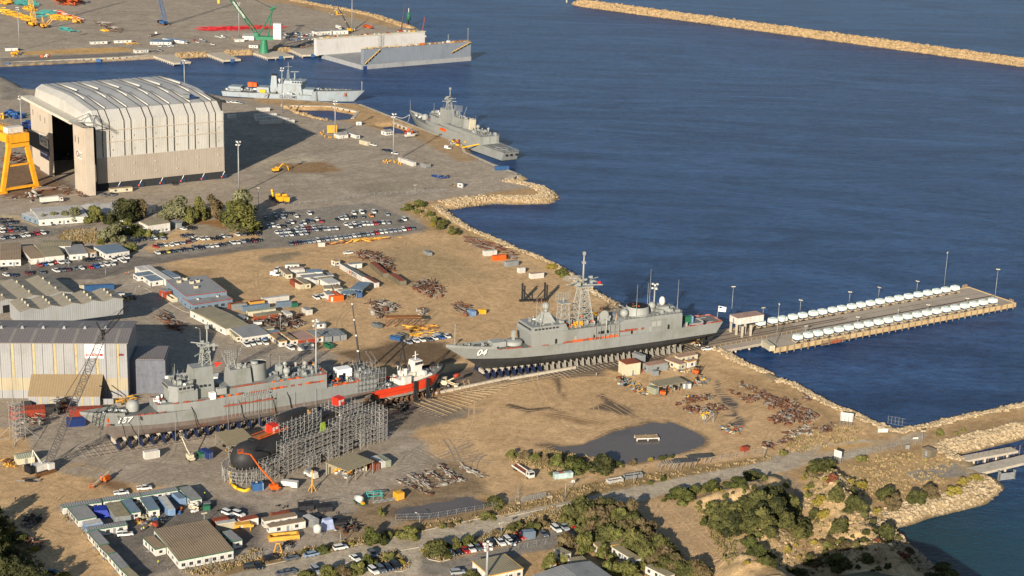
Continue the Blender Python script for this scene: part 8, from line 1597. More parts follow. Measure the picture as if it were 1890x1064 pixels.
def jx(f,poly,n,r0,r1,kinds,where,group,sd_=1):
 rr=random.Random(sd_);xs=[p[0]for p in poly];ys=[p[1]for p in poly];k=0;pts=[]
 W_=[f(*p)for p in poly]
 def ins(x,y):
  c=False
  for i in range(len(poly)):
   (ax,ay),(bx,by)=poly[i],poly[(i+1)%len(poly)]
   if(ay>y)!=(by>y)and x<(bx-ax)*(y-ay)/(by-ay)+ax:c=not c
  return c
 tries=0
 while len(pts)<n and tries<4000:
  tries+=1;x=rr.uniform(min(xs),max(xs));y=rr.uniform(min(ys),max(ys))
  if ins(x,y)and all(hypot(x-a,(y-b)*1.6)>32 for a,b in pts):pts.append((x,y))
 pts.sort(key=lambda p:(p[1],p[0]))
 for i,(x,y)in enumerate(pts):w=rr.uniform(r0,r1);qp(f(x,y+w*.2),w/S1,w*rr.uniform(.62,.85)/S1,rr.choice(kinds),'bush','',group,f"{ordn(i)} from the back of the packed {where}")
jx(N,[(440,650),(520,570),(620,560),(800,600),(960,660),(1010,770),(1120,860),(1300,980),(1420,1063),(1150,1063),(1010,940),(850,860),(620,790),(560,700)],70,130,215,['bushd','olive','bushd','brown','bushd'],'dark shrubs between the huts and the sand track','packed shrubs of the long hedge',5)
jx(N,[(1470,690),(1480,580),(1620,540),(1760,500),(1930,470),(1930,700),(1720,740),(1580,700)],30,130,210,['bushd','dark','bushd'],'shrubs below the bluff terraces','packed shrubs below the bluff',6)
jx(O,[(-10,480),(120,470),(220,560),(210,640),(330,700),(300,760),(100,700),(-10,700)],20,120,190,['bushd','dark','bushd'],'shrubs left of the bluff track','packed shrubs beside the bluff track',7)
jx(O,[(230,330),(560,300),(760,500),(900,660),(1150,1000),(900,1063),(-60,1063),(-60,780),(330,720)],55,28,64,['bushd','olive','brown','yellow','bushd'],'small shrubs on the rocky bluff','small shrubs scattered over the bluff',11)
jx(L,[(1280,880),(1400,820),(1700,730),(1890,710),(1890,820),(1600,900),(1400,960)],16,24,50,['bushd','olive','yellow'],'small shrubs on the bluff terraces','small shrubs on the bluff terraces',12)
def yq(name,pts,mt,smin=.5,smax=1.3,seed=1,flat=.75,kind='stuff'):
 r=np.random.RandomState(seed);n=len(pts);P_=np.array(pts);s=r.uniform(smin,smax,n)*np.where(r.rand(n)<.12,1.6,1)
 base=np.array([(-1,-1,-1),(1,-1,-1),(1,1,-1),(-1,1,-1),(-1,-1,1),(1,-1,1),(1,1,1),(-1,1,1)],float)
 V=base[None]*(1+r.uniform(-.42,.3,(n,8,3)));V[:,4:,:2]*=.72;V=V*s[:,None,None]*.5*np.array([1,.85,flat])[None,None];a=r.uniform(0,6.28,n);b=r.uniform(-.5,.5,n)
 x=V[...,0]*np.cos(b)[:,None]-V[...,2]*np.sin(b)[:,None];z=V[...,0]*np.sin(b)[:,None]+V[...,2]*np.cos(b)[:,None];y=V[...,1]
 X=x*np.cos(a)[:,None]-y*np.sin(a)[:,None];Y=x*np.sin(a)[:,None]+y*np.cos(a)[:,None]
 V=np.stack([X,Y,z],-1)+P_[:,None,:];f=np.array([(0,3,2,1),(4,5,6,7),(0,1,5,4),(1,2,6,5),(2,3,7,6),(3,0,4,7)]);Fc=(f[None]+8*np.arange(n)[:,None,None]).reshape(-1,4)
 me=bpy.data.meshes.new(name);me.from_pydata(V.reshape(-1,3).tolist(),[],Fc.tolist());me.materials.append(mt);o=bpy.data.objects.new(name,me);COL.objects.link(o);o['kind']=kind;return o
rk=mat('limestone_rock',zj(174,156,126),.9,0,.5,.35,.3,wet=1);rk2=mat('armour_rock',zj(168,144,108),.9,0,.55,.25,.3,wet=1)
def shore(f,pts,per,inn,out,seed,idx=None):
 r=np.random.RandomState(seed);O_=[];Q=[G(*f(*p))for p in pts]
 for a,b in zip(Q,Q[1:]):
  d=b-a;L_=d.length;n=int(L_*per);u=d.normalized();nn=Vector((-u.y,u.x,0))
  t=r.rand(n);o=r.uniform(-out,inn,n)
  for k in range(n):p=a+d*t[k]+nn*o[k];O_.append((p.x,p.y))
 A_=np.array(O_);h,_=jh(A_[:,:1],A_[:,1:],np.ones((len(A_),1)));h=h[:,0];m=(h>-3.6);return[(x,y,z+.15)for(x,y),z in zip(A_[m],h[m])]
SH=[(lambda x,y:(x,y),[(822,377),(860,371),(905,366),(960,367),(1006,366),(1019,358),(1010,349),(985,340),(938,331)],9,2,8),(D,[(1330,470),(1400,530),(1500,600),(1600,650),(1700,690),(1890,780)],7,4,4),(J,[(0,45),(150,108),(350,195),(450,265),(600,375),(780,475),(850,525),(1000,585),(1330,695)],6,2,3.5),(J,[(1520,800),(1600,845),(1700,905),(1890,978)],9,3,4),(MM,[(100,5),(230,32),(400,135),(560,212),(650,240),(750,292),(880,345),(960,382),(1050,355),(1200,330),(1400,280),(1600,240),(1890,175)],10,3,4),(MM,[(1890,345),(1750,385),(1600,420),(1500,445),(1400,470),(1300,480),(1350,548),(1460,582)],10,4,4),(MM,[(1655,730),(1600,775),(1540,828),(1400,865),(1330,880),(1250,900),(1100,935),(1000,975),(880,1008)],8,5,4),(O,[(840,655),(900,715),(950,785),(1050,865),(1180,975),(1300,1055)],8,6,4)]
allp=[]
for i,(f,p,per,inn,out)in enumerate(SH):allp+=shore(f,p,per,out,inn,20+i)+shore(f,p,per*.6,inn,out,60+i)
yq('shore_rocks',allp,rk,.5,1.35,3)
fp=shore(B,[(1197,205),(1140,197),(900,120),(760,85),(600,58),(450,30),(300,3)],7,9,5,40)+shore(B,[(1197,205),(1140,197),(900,120),(760,85),(600,58),(450,30),(300,3)],6,5,9,41)+shore(A,[(1285,402),(1500,391)],9,5,4,42)+shore(A,[(1640,384),(1830,377)],9,5,4,43)+shore(B,[(150,362),(260,356)],9,5,4,44)+shore(B,[(330,822),(440,856),(540,874)],9,3,3,45)+shore(B,[(228,772),(330,822)],9,3,3,46)
yq('far_shore_rocks',fp,rk2,1.0,2.4,4)
def xd():
 a=G(*I(470,32),WL);b=G(1960,130,WL);d=(b-a);L_=d.length;u=d.normalized();nn=Vector((-u.y,u.x,0));m=MB();n=90;r=np.random.RandomState(9);rings=[]
 for i in range(n+1):
  t=i/n;w=(14*min(1,(t*L_/22))**.5+.5);c=a+d*t;h=5.2*min(1,(t*L_/16))**.5
  rings.append([tuple(c-nn*w+Vector((0,0,-2))),tuple(c-nn*w*.75+Vector((0,0,h*.3))),tuple(c-nn*w*.25+Vector((0,0,h))),tuple(c+nn*w*.25+Vector((0,0,h))),tuple(c+nn*w+Vector((0,0,-2)))])
 m.loft(rings,rk2,True,True,False);qk('breakwater',m,'long rubble breakwater crossing the top right of the harbour','breakwater')
 P_=[]
 for k in range(15000):
  t=r.rand();w=14*min(1,(t*L_/22))**.5;o=r.uniform(-1,1);h=5.2*min(1,t*L_/16)**.5;z=h if abs(o)<.25 else h*(1-(abs(o)-.25)/.75)-.4;c=a+d*t+nn*(o*w);P_.append((c.x,c.y,WL+z))
 yq('breakwater_rocks',P_,rk2,1.3,3.0,6)
xd()
def zp(f,poly,n,seed):
 r=random.Random(seed);W_=[G(*f(*p))for p in poly];pp=[(p.x,p.y)for p in W_];xs=[p[0]for p in pp];ys=[p[1]for p in pp]
 X=np.array([r.uniform(min(xs),max(xs))for _ in range(n)]);Y=np.array([r.uniform(min(ys),max(ys))for _ in range(n)]);m=jq(X,Y,pp)>0;X=X[m];Y=Y[m];h,_=jh(X[:,None],Y[:,None],np.ones((len(X),1)));return[(x,y,z)for x,y,z in zip(X,Y,h[:,0])if z>-1.5]
bl=[]
for i,p in enumerate(([(300,460),(520,300),(650,330),(760,520),(900,660),(1000,860),(1250,1063),(300,1063),(-100,1063),(-100,800),(300,720)],)):bl+=zp(O,p,1500,70+i)
yq('bluff_rocks',bl,mat('bluff_rock',zj(172,150,116),.9,0,.4,.5,.3),.3,1.4,8,.6)
def vy(name,pts,mt,seed,s0=.25,s1=.7,per=9):
 r=np.random.RandomState(seed);n=len(pts)*per;P_=np.repeat(np.array(pts),per,0)+np.concatenate([r.normal(size=(n,2))*.45,np.zeros((n,1))],1);s=r.uniform(s0,s1,n)[:,None];a=r.uniform(0,6.28,n);u=np.stack([np.cos(a),np.sin(a),np.zeros(n)],1)*s*.4;v=np.stack([r.normal(size=n)*.3,r.normal(size=n)*.3,np.ones(n)],1)*s
 V=np.stack([P_-u,P_+u,P_+u*.5+v,P_-u*.7+v*.9],1).reshape(-1,3);me=bpy.data.meshes.new(name);me.from_pydata(V.tolist(),[],np.arange(4*n).reshape(n,4).tolist());me.materials.append(mt);o=bpy.data.objects.new(name,me);COL.objects.link(o);o['kind']='stuff'
dry=mat('dry_grass',zj(158,138,102),.9,0,.4,.3,dirt=zj(120,104,74));low=mat('low_scrub',zj(122,112,72),.9,0,.5,.2,dirt=zj(100,84,60))
tf=zp(H,[(0,930),(400,850),(760,780),(1200,700),(1890,560),(1890,620),(1200,745),(700,850),(0,1000)],1100,80)+zp(L,[(0,900),(400,810),(900,710),(1300,660),(1890,570),(1890,600),(1100,740),(500,860),(0,980)],1300,81)+zp(H,[(1200,870),(1320,860),(1890,690),(1890,810),(1450,900),(1330,960),(1230,920)],900,82)+zp(H,[(800,940),(1000,880),(1110,985),(1060,1020),(900,980)],260,83)+zp(N,[(0,690),(300,560),(450,600),(330,720),(0,780)],500,84)+zp(MM,[(560,640),(740,570),(1150,520),(1360,600),(1290,860),(1000,940),(800,900),(700,720)],520,85)+zp(MM,[(150,430),(500,330),(760,360),(700,440),(300,520),(100,560)],500,86)+zp(O,[(300,300),(640,330),(900,660),(1250,1063),(-100,1063),(0,760),(300,700)],260,87)+zp(C,[(480,650),(700,640),(700,740),(540,760),(440,720)],400,88)+zp(D,[(1080,480),(1200,440),(1480,660),(1500,700),(1390,660)],400,89)+zp(GG,[(1650,950),(1860,860),(1890,930),(1500,1064),(1290,1030)],400,90)+zp(GG,[(440,620),(480,610),(900,1040),(840,1040)],260,91)+zp(L,[(0,560),(280,520),(800,600),(850,640),(300,670),(0,600)],600,92)
vy('dry_grass',tf,dry,1);vy('low_scrub',zp(O,[(300,300),(640,330),(900,660),(1250,1063),(-100,1063),(0,760),(300,700)],420,93)+zp(N,[(1350,560),(1500,640),(1650,800),(1640,1063),(1560,1063),(1480,800)],260,94)+zp(GG,[(-100,560),(60,620),(350,1064),(-100,1064)],900,95)+tf[::4],low,2,.3,.8)
hm=MB();c0=G(1610,1020)+Vector((-10,-79,2));  # unseen hill added below the frame to cast the lower right shadow
pr=[[(c0.x+dx*1.0+random.Random(i).uniform(-2,2),c0.y+dy+0,z)for(dx,dy,z)in((-62+i*18,-50,-3),(-62+i*18,-14,(10,20,29,31,29,20,12,3)[i]),(-62+i*18,0,(8,18,28,31,28,19,11,2)[i]),(-62+i*18,26,-3))]for i in range(8)]
hm.loft(pr,mat('shadow_hill_scrub',zj(96,90,60),.9,0,.4,.2,.4),True,True,False);qd('unseen_shadow_hill',hm)
print('plants',NT[0])
pole=mat('pole_grey',zj(146,148,148),.5,.2,.15,1)
def yk(base,topy,label,kind='flood',group=None):
 g=G(*base);h=Hz(base,topy);t=zg('floodlight_mast' if kind=='flood' else 'lamp_post',label,'light mast' if kind=='flood' else 'lamp post',(g.x,g.y,0),R.uniform(0,3),group)
 m=MB();m.tube((0,0,0),(0,0,h),.48 if kind=='flood' else .18,pole,8,.34 if kind=='flood' else .09);zq('pole',m,t)
 m=MB()
 if kind=='flood':
  m.tube((0,0,h-2.6),(0,0,h),.3,pole,8)
  for k,z in enumerate((h-.4,h-2.2)):
   for i in range(3):a=i*2.1+k*.6;m.cb(1.1*cos(a),1.1*sin(a),z,.9,.8,.7,wm('white'),a);m.bar((0,0,z+.2),(1.1*cos(a),1.1*sin(a),z+.3),.12,pole)
 elif kind=='curve':m.path([(0,0,h),(.6,0,h+.5),(1.6,0,h+.6)],.07,pole,5);m.cb(1.9,0,h+.5,.8,.3,.18,wm('white'))
 else:m.cb(-.5,0,h,.9,.5,.35,wm('cream'));m.cb(.5,0,h,.9,.5,.35,wm('cream'))
 zq('lamp_head',m,t);return t
for b,ty,l in(((441,359.7),262,'tall floodlight mast on the apron right of the big hangar'),((36.4,93.5),14,'tall floodlight mast beside the white hut across the basin'),((726,300),211,'tall floodlight mast among the yellow bollards on the apron'),((583.5,768),592,'tall floodlight mast rising in front of the numbered frigate stern'),((341,170),112,'tall floodlight mast behind the big hangar roof'),((521,209),126,'tall floodlight mast beside the customs ship funnel'),((618.6,250),187,'tall floodlight mast beside the orange screen'),((649.6,60),-8,'tall floodlight mast behind the floating dock'),((40.6,250),178,'tall floodlight mast left of the hangar doors'),((441.4,70),6,'tall floodlight mast on the far yard right of the red trusses'),((898,1080),1003,'tall floodlight mast before the bottom white building')):
 yk(b,ty,l)
for b,ty,l in(((1348.7,600),530,'tall pale mast beside the white control house'),((1432.5,634.5),562,'tall pale mast at the near corner of the jetty'),((1742.4,530),467,'tall pale mast on the far side of the jetty end'),((1834.5,564),498,'tall pale mast on the near side of the jetty end'),((1204,615),525,'tall twin headed mast behind the slab sided frigate stern')):
 yk(b,ty,l,'flood' if 'twin' in l else 'pair')
for i,(x,y0,y1)in enumerate(((262,530,452),(620,463,393),(832,430,360),(1110,385,315))):yk(K(x,y0),K(x,y1)[1],f"{ordn(i)} short lamp post along the far edge of the jetty",'pair','short lamp posts on the jetty')
for i,(x,y0,y1)in enumerate(((300,726,640),(676,655,575),(970,600,522),(1186,567,487),(1470,520,440))):yk(K(x,y0),K(x,y1)[1],f"{ordn(i)} short lamp post along the near edge of the jetty",'pair','short lamp posts on the jetty')
yk(K(-10,592),K(-10,508)[1],'short lamp post right of the white control house','pair')
for(b,ty,l)in((H(1183,692),H(0,632)[1],'curved street lamp beside the small pond'),(H(615,845),H(0,752)[1],'curved street lamp behind the white car on the road verge'),(N(405,503),N(0,390)[1],'leaning curved street lamp beside the mesh gate'),(N(903,402),N(0,308)[1],'curved street lamp behind the red and grey skips'),(L(1848,582),L(0,500)[1],'street lamp on the verge right of the covered frames'),(Q3(168,580),Q3(0,445)[1],'curved lamp on the corner opposite the office block'),((371,690),609,'curved lamp by the shaded corner of the slip shed'),(C(768,985),C(0,930)[1],'curved lamp by the office gate road'),(Q2(770,620),Q2(0,360)[1],'slender lamp post before the scrap tangle'),(C(222,960),C(0,880)[1],'thin lamp post in the workshop car park'),(C(500,940),C(0,850)[1],'thin lamp post with sign before the white workshops'),(C(1880,490),C(0,345)[1],'lamp post beside the drooping corner tree'),(D(1165,396),D(0,325)[1],'lamp post where the apron fence turns'),((924.7,993),966,'thin double lamp post on the dry verge above the car park row'),((627,842),766,'tall thin mast between the scaffold and the tan roofed store'),((499.5,700),657,'thin pole on the grey yard behind the numbered frigate'),(K(1823-1410,0)if False else MM(1145,490),MM(0,380)[1],'power pole beside the timber shed'),(GG(1465,690),GG(0,615)[1],'thin pole behind the large brown roofed office')):
 yk(b,ty,l,'curve' if 'curved' in l else 'pair')
def qg(pts,label,sp=3.2,h=2.1,group=None):
 P_=[G(*p)for p in pts];t=zg('chain_link_fence',label,'fence',(P_[0].x,P_[0].y,0),0,group);o=Vector((P_[0].x,P_[0].y,0));pm=MB();pm.tube((0,0,0),(0,0,h),.07,pole,4);pme=pm.mesh('post');w=MB();n=0
 tot=sum((b-a).length for a,b in zip(P_,P_[1:]));sp=max(sp,tot/90)
 for a,b in zip(P_,P_[1:]):
  a=a-o;b=b-o;L_=(b-a).length;k=max(1,int(L_/sp))
  for z in(.1,h*.5,h-.05):w.tube(a+Vector((0,0,z)),b+Vector((0,0,z)),.025,steel,3,cap=False)
  for i in range(k):zq('post',pme,t,loc=a.lerp(b,i/k))
  for i in range(int(L_/.9)):p=a.lerp(b,i*.9/L_);q=a.lerp(b,min(1,(i+1)*.9/L_));w.tube(p+Vector((0,0,.1)),q+Vector((0,0,h-.1)),.011,steel,3,cap=False)
 zq('mesh_wire',w,t)
qg([D(165,482),D(600,435),D(870,400),D(1150,390),D(1400,370)],'chain link fence behind the big fenced car park')
qg([B(1130,1000),D(760,10),D(1000,125),D(1170,195),D(1400,280),D(1475,310)],'chain link fence crossing the apron from the marquee to the guard hut')
qg([C(0,520),C(90,512),C(160,505)],'fence beside the reception building at the left edge')
qg([C(480,700),C(700,665)],'fence on the dry bank behind the white workshops')
qg([GG(436,610),GG(560,710),GG(640,800),GG(760,930),GG(880,1050)],'wire fence down the left side of the near compound')
qg([GG(1290,1050),GG(1860,925),H(0,940),H(330,870)],'wire fence between the near compound and the road')
qg([H(1010,660),H(1250,655),H(1640,590),H(1890,520),L(60,800)],'wire fence along the south side of the small pond')
qg([MM(560,585),MM(730,555),MM(1000,505),MM(1150,470)],'sagging wire fence along the track above the bank')
qg([L(1480,600),L(1700,560),L(1850,540)],'wire fence on the verge above the road junction')
qg([H(1410,920),H(1450,960)],'short mesh gate at the lower car park entrance',1.6)
qg([N(0,880),N(330,820)],'low fence below the lower car park')
qg([Q3(0,430),Q3(340,410),Q3(380,350)],'gate fence across the yard entrance by the office')
qg([Q3(220,780),Q3(520,835)],'rail fence beside the rusty frames')
qg([MM(900,322),MM(1030,345)],'galvanised cage fence at the corner of the breakwater',1.2,3.2)
g=zg('mesh_gate','sliding mesh gate beside the leaning lamp on the road verge','gate',G(*N(85,530)),0);a=G(*N(85,530));b=G(*N(265,492));g.rotation_euler.z=atan2(b.y-a.y,b.x-a.x);Lg=(b-a).length;m=MB()
for z in(.2,1.1,2.2):m.tube((0,0,z),(Lg,0,z),.06,pole,4)
for i in range(13):m.tube((Lg*i/12,0,.2),(Lg*i/12,0,2.2),.05,pole,4)
for i in range(40):m.tube((Lg*i/40,0,.2),(Lg*(i+1)/40,0,2.2),.025,pole,3);m.tube((Lg*i/40,0,2.2),(Lg*(i+1)/40,0,.2),.025,pole,3)
zq('gate_panel',m,g);m=MB();m.cb(-1,0,0,.8,.8,.5,qy);m.cb(Lg+1,0,0,3,1,.4,qy);zq('footing',m,g)
for f,pts,w in((D,[(935,158),(948,163),(958,152),(965,168),(978,160),(990,155),(1012,158),(1020,165),(1035,155),(1045,172),(1060,176)],'apron mast'),(B,[(478,975),(490,985),(500,965),(510,1000),(540,1008),(555,1010),(580,1005),(592,985)],'orange screen mast')):
 bm=MB();bm.tube((0,0,0),(0,0,1.6),.28,wm('yellow'),8);bme=bm.mesh('bollard')
 for i,q in enumerate(pts):p=G(*f(*q));qk('bollard',bme,f"{ordn(i)} yellow bollard from the left round the {w}",'bollard',(p.x,p.y,0),0,'yellow bollards round the '+w)
m=MB();m.box(0,7,0,.5,.6,6,wm('ochre'));m.box(.3,.6,0,2,0,.6,steel);m.box(6.4,6.7,0,2,0,.6,steel);p=G(*B(528,975));qk('orange_screen',m,'large orange board standing left of the pitched tent','screen',p,.35)
def vz(a,b,offs,label,sleepers=0,w=.22,z=.12,ext=0):
 pa=G(*a);pb=G(*b);d=pb-pa;L_=d.length;m=MB()
 for o in offs:m.box(0,L_,o-w/2,o+w/2,.02,z,mat('rusty_rail',(.08,.055,.045),.7))
 if sleepers:
  for i in range(int(L_/sleepers)):m.box(i*sleepers,i*sleepers+.4,min(offs)-1,max(offs)+1,.01,.06,qy)
 return qk('slipway_rails',m,label,'rails',pa,atan2(d.y,d.x))
vz(F(1180,850),J(1390,770),(-5,-2,2,5),'main slipway rails running under the frigate numbered 04 to the trestle',2.2)
vz((150,836),F(1000,880),(-5,-2,2,5),'slipway rails running under the frigate numbered 157',2.4)
m=MB();pa=G(*F(1240,835));pb=G(*J(0,1020));d=pb-pa;pc=G(*J(380,975));m.box(0,d.length,-.5,.5,0,1.0,qy)
for i in range(int(d.length/4)):m.cb(i*4+1,-.6,0,.5,.4,.7,qy)
qk('slipway_kerb',m,'raised concrete beam along the near side of the main slipway','kerb',pa,atan2(d.y,d.x))
m=MB();pa=G(*J(0,1030));pb=G(*J(480,945));d=pb-pa;m.box(0,d.length,-.5,.5,0,1.0,qy);qk('slipway_kerb',m,'second length of raised concrete beam below the frigate numbered 04','kerb',pa,atan2(d.y,d.x))
sk=mat('skid_beam',zj(150,132,104),.9,0,.3,.5)
for i in range(17):
 a=G(*F(1160+i*42,880-i*9));b=G(*F(1400+i*36,975-i*17));d=b-a;m=MB();m.box(0,d.length,-.28,.28,0,.3,sk);m.box(0,d.length,.29,.8,0,.04,mud and zv)
 qk('side_slip_beam',m,f"{ordn(i)} low side slip beam from the left in the fan below the tugboat",'beam',a,atan2(d.y,d.x),'fan of side slip beams')
vz(F(1150,900),F(1390,985),(-1,1),'short rusty rail pair leading out of the fan of beams',2)
wl_=mat('bay_line_paint',(.5,.5,.48),.8,0,.3,3)
def bays(f,a,b,n,vec,ln=4.6):
 pa=G(*f(*a));pb=G(*f(*b));m=MB();q0=f(*a);v=(G(q0[0]+vec[0],q0[1]+vec[1])-pa).normalized()
 for i in range(n+1):
  p=pa.lerp(pb,i/n);u=Vector((-v.y,v.x,0))*.07;e=p+v*ln;m.add([(p.x-u.x,p.y-u.y,.05),(p.x+u.x,p.y+u.y,.05),(e.x+u.x,e.y+u.y,.05),(e.x-u.x,e.y-u.y,.05)],[(0,1,2,3)],wl_)
 return qd('bay_markings',m)
bays(D,(255,740),(1180,620),36,(9,8));bays(D,(60,525),(840,460),30,(9,8));bays(D,(620,598),(1000,592),14,(9,8));bays(H,(1390,892),(1890,790),16,(9,8));bays(C,(390,945),(850,892),15,(10,6));bays(C,(0,705),(330,668),11,(10,6));bays(H,(790,1030),(1040,985),8,(9,7))
def xj(pts,w=.25):
 P_=[G(*p)for p in pts];m=MB()
 for a,b in zip(P_,P_[1:]):
  d=(b-a);n=Vector((-d.y,d.x,0)).normalized()*w;m.prism([(a.x,a.y),(b.x,b.y),(b.x+n.x,b.y+n.y),(a.x+n.x,a.y+n.y)],-.3,.16,qy)
 return qd('kerb',m)
xj([H(0,1005),H(200,962),H(470,898),H(750,838),H(1200,742),H(1560,662),H(1890,608)]);xj([H(0,1090),H(300,1062),H(700,960),H(900,905),H(1180,858)]);xj([H(1185,868),H(1205,910),H(1250,945),H(1330,962),H(1400,945)]);xj([H(1110,975),H(1100,1010),H(1060,1028),H(1000,1030)]);xj([Q3(330,450),Q3(470,540),Q3(760,720),Q3(930,815),Q3(1010,830)],.4);xj([L(0,1000),L(400,915),L(780,850)]);xj([H(1500,828),H(1890,738),N(120,690)])
xj([MM(1010,678),MM(1130,745)],.5)
tk=mat('track_mark',tuple(x*.86 for x in sand),.95,0,.3,.4);tk2=mat('track_mark_dark',tuple(x*.80 for x in asph),.95,0,.3,.4);tk3=mat('track_mark_pale',tuple(min(1,x*1.13)for x in sand),.95,0,.3,.4)
def qv(f,poly,n,mt,seed,lmin=25,lmax=90,gauge=2.1):
 r=np.random.RandomState(seed);W_=[G(*f(*p))for p in poly];pp=[(p.x,p.y)for p in W_];xs=[p[0]for p in pp];ys=[p[1]for p in pp];m=MB();k=0
 for q in range(n):
  x=r.uniform(min(xs),max(xs));y=r.uniform(min(ys),max(ys));a=r.choice([.55,.65,2.1,1.2,.2])+r.normal()*.35;cv=r.normal()*.018;L_=r.uniform(lmin,lmax);pts=[]
  for i in range(int(L_/2.2)):pts.append((x,y,a));x+=2.2*cos(a);y+=2.2*sin(a);a+=cv*2.2+r.normal()*.015
  A_=np.array(pts);ins=jq(A_[:,:1],A_[:,1:2],pp)[:,0]>0
  for s in(-gauge/2,gauge/2):
   X=A_[:,0]-np.sin(A_[:,2])*s;Y=A_[:,1]+np.cos(A_[:,2])*s;w=r.uniform(.16,.30);h,_=jh(X[:,None],Y[:,None],np.ones((len(X),1)));h=h[:,0]+.06
   for i in range(len(X)-1):
    if ins[i]and ins[i+1]and h[i]>-.12:
     nx,ny=-sin(A_[i,2])*w,cos(A_[i,2])*w;m.add([(X[i]-nx,Y[i]-ny,h[i]),(X[i+1]-nx,Y[i+1]-ny,h[i+1]),(X[i+1]+nx,Y[i+1]+ny,h[i+1]),(X[i]+nx,Y[i]+ny,h[i])],[(0,1,2,3)],mt)
 qd('tyre_tracks',m)
SY=[(330,520),(560,470),(790,440),(870,460),(1080,560),(1100,600),(860,610),(660,630),(480,600)];idf=lambda x,y:(x,y)
qv(idf,SY,70,tk,1);qv(idf,SY,30,tk3,2);qv(idf,[(840,700),(1290,680),(1500,760),(1600,800),(1300,860),(1000,830),(900,880),(800,800)],60,tk,3);qv(idf,[(840,700),(1290,680),(1500,760),(1600,800),(1300,860),(1000,830),(900,880),(800,800)],30,tk3,4)
qv(idf,[(0,850),(100,830),(240,880),(150,930),(230,1040),(60,1030),(0,900)],26,tk,5,15,50);qv(N,[(850,560),(1150,500),(1500,650),(1650,1063),(1480,1063),(1100,780)],60,tk,6,15,60);qv(N,[(850,560),(1150,500),(1500,650),(1650,1063),(1480,1063),(1100,780)],30,tk3,16,15,60)
qv(idf,[(420,220),(600,250),(900,330),(740,370),(500,380),(430,340)],60,tk2,7,40,160);qv(idf,[(150,760),(420,800),(420,900),(240,890),(160,860)],30,tk2,8,20,90);qv(idf,[(560,880),(860,800),(930,870),(700,930),(600,930)],30,tk2,9,20,70);qv(idf,[(0,20),(560,20),(600,90),(0,90)],50,tk2,10,60,200)
qv(MM,[(0,560),(700,420),(1150,390),(900,500),(300,620),(0,650)],30,tk,11,20,70);qv(idf,[(470,660),(640,640),(760,660),(560,720)],16,tk2,12,20,80)
SCR={'rust':[mat('scrap_rust',zj(120,84,64),.9,0,.4,1),mat('scrap_dark_rust',zj(92,62,48),.9,0,.4,1),mat('scrap_grey',zj(128,122,114),.8,0,.3,1)],'grey':[mat('scrap_grey',(.2,.2,.2)),mat('scrap_pale',zj(170,166,156),.8,0,.3,1),mat('scrap_dark_rust',(.1,.05,.03))],'dark':[zv,mat('scrap_dark',zj(70,70,66),.8,0,.4,1),mat('scrap_dark_rust',(.1,.05,.03)),mat('scrap_grey',(.2,.2,.2))],'yellow':[wm('yellow'),wm('ochre'),mat('scrap_grey',(.2,.2,.2))],'mix':[wm('khaki'),wm('grey'),wm('bluegrey'),wm('rust'),wm('dgrey'),wm('cream'),zv,wm('olive'),wm('ochre')],'teal':[mat('teal_lattice',zj(70,150,146),.6,0,.3,1)],'red':[mat('red_truss',zj(190,44,52),.6,0,.3,1)],'blue':[wm('blue'),wm('navy')],'gold':[wm('yellow'),mat('gold_lattice',zj(214,180,70),.6,0,.3,1)]}
SN=[0]
def zx(f,poly,n,ln,cols,label,hmax=1.6,ang=None,thick=(.1,.28),kind='stuff',name='scrap_heap',cat='scrap heap'):
 SN[0]+=1;r=random.Random(200+SN[0]);W_=[G(*f(*p))for p in poly];pp=[(p.x,p.y)for p in W_];xs=[p[0]for p in pp];ys=[p[1]for p in pp];cx=sum(xs)/len(xs);cy=sum(ys)/len(ys);m=MB();k=0;t=0
 C_=SCR[cols]if isinstance(cols,str)else cols
 while k<n and t<n*8:
  t+=1;x=r.uniform(min(xs),max(xs));y=r.uniform(min(ys),max(ys))
  if jq(np.array([[x]]),np.array([[y]]),pp)[0,0]<0:continue
  k+=1;a=(ang if ang is not None else r.uniform(0,pi))+r.gauss(0,.18);L_=r.uniform(*ln);z=r.uniform(.1,hmax);dz=r.uniform(-.25,.25)*min(L_,3);w=r.uniform(*thick);c=r.choice(C_);q=r.random()
  p0=(x-cx-cos(a)*L_/2,y-cy-sin(a)*L_/2,max(.1,z-dz));p1=(x-cx+cos(a)*L_/2,y-cy+sin(a)*L_/2,max(.1,z+dz))
  if q<.55:m.bar(p0,p1,w,c)
  elif q<.8:m.tube(p0,p1,w,c,7)
  else:m.cb(x-cx,y-cy,0,min(L_,2.4),r.uniform(.5,1.3),z,c,a)
 o=qk(name,m,label,cat,(cx,cy,0));
 if kind:o['kind']=kind
az1=.6
zx(D,[(740,820),(830,805),(1000,890),(1010,950),(960,960),(860,880),(760,870)],190,(1.5,7),'rust','long heap of rusty steel behind the olive container block',2.2)
zx(D,[(1545,715),(1600,705),(1670,750),(1700,800),(1640,790),(1550,740)],50,(6,14),'rust','stack of rusty pipes on the shore above the white container',1.2,-.75,(.15,.35))
zx(D,[(1690,760),(1720,748),(1830,790),(1800,805),(1740,790)],40,(6,12),'rust','second stack of rusty pipes beside the shore rocks',1.2,-.7,(.15,.35))
zx(D,[(1830,810),(1890,830),(1890,870),(1840,860)],24,(3,8),'rust','rusty steel behind the grey shore container',1.2,-.7)
zx(F,[(1140,10),(1290,5),(1370,70),(1350,130),(1270,120),(1150,60)],150,(1.5,6),'rust','tangled rusty heap in the middle of the sand yard',2.0)
zx(F,[(830,160),(900,150),(1000,180),(1010,215),(930,280),(840,240)],100,(2,7),'grey','heap of pale scaffold frames beside the rusty steel table',2.4)
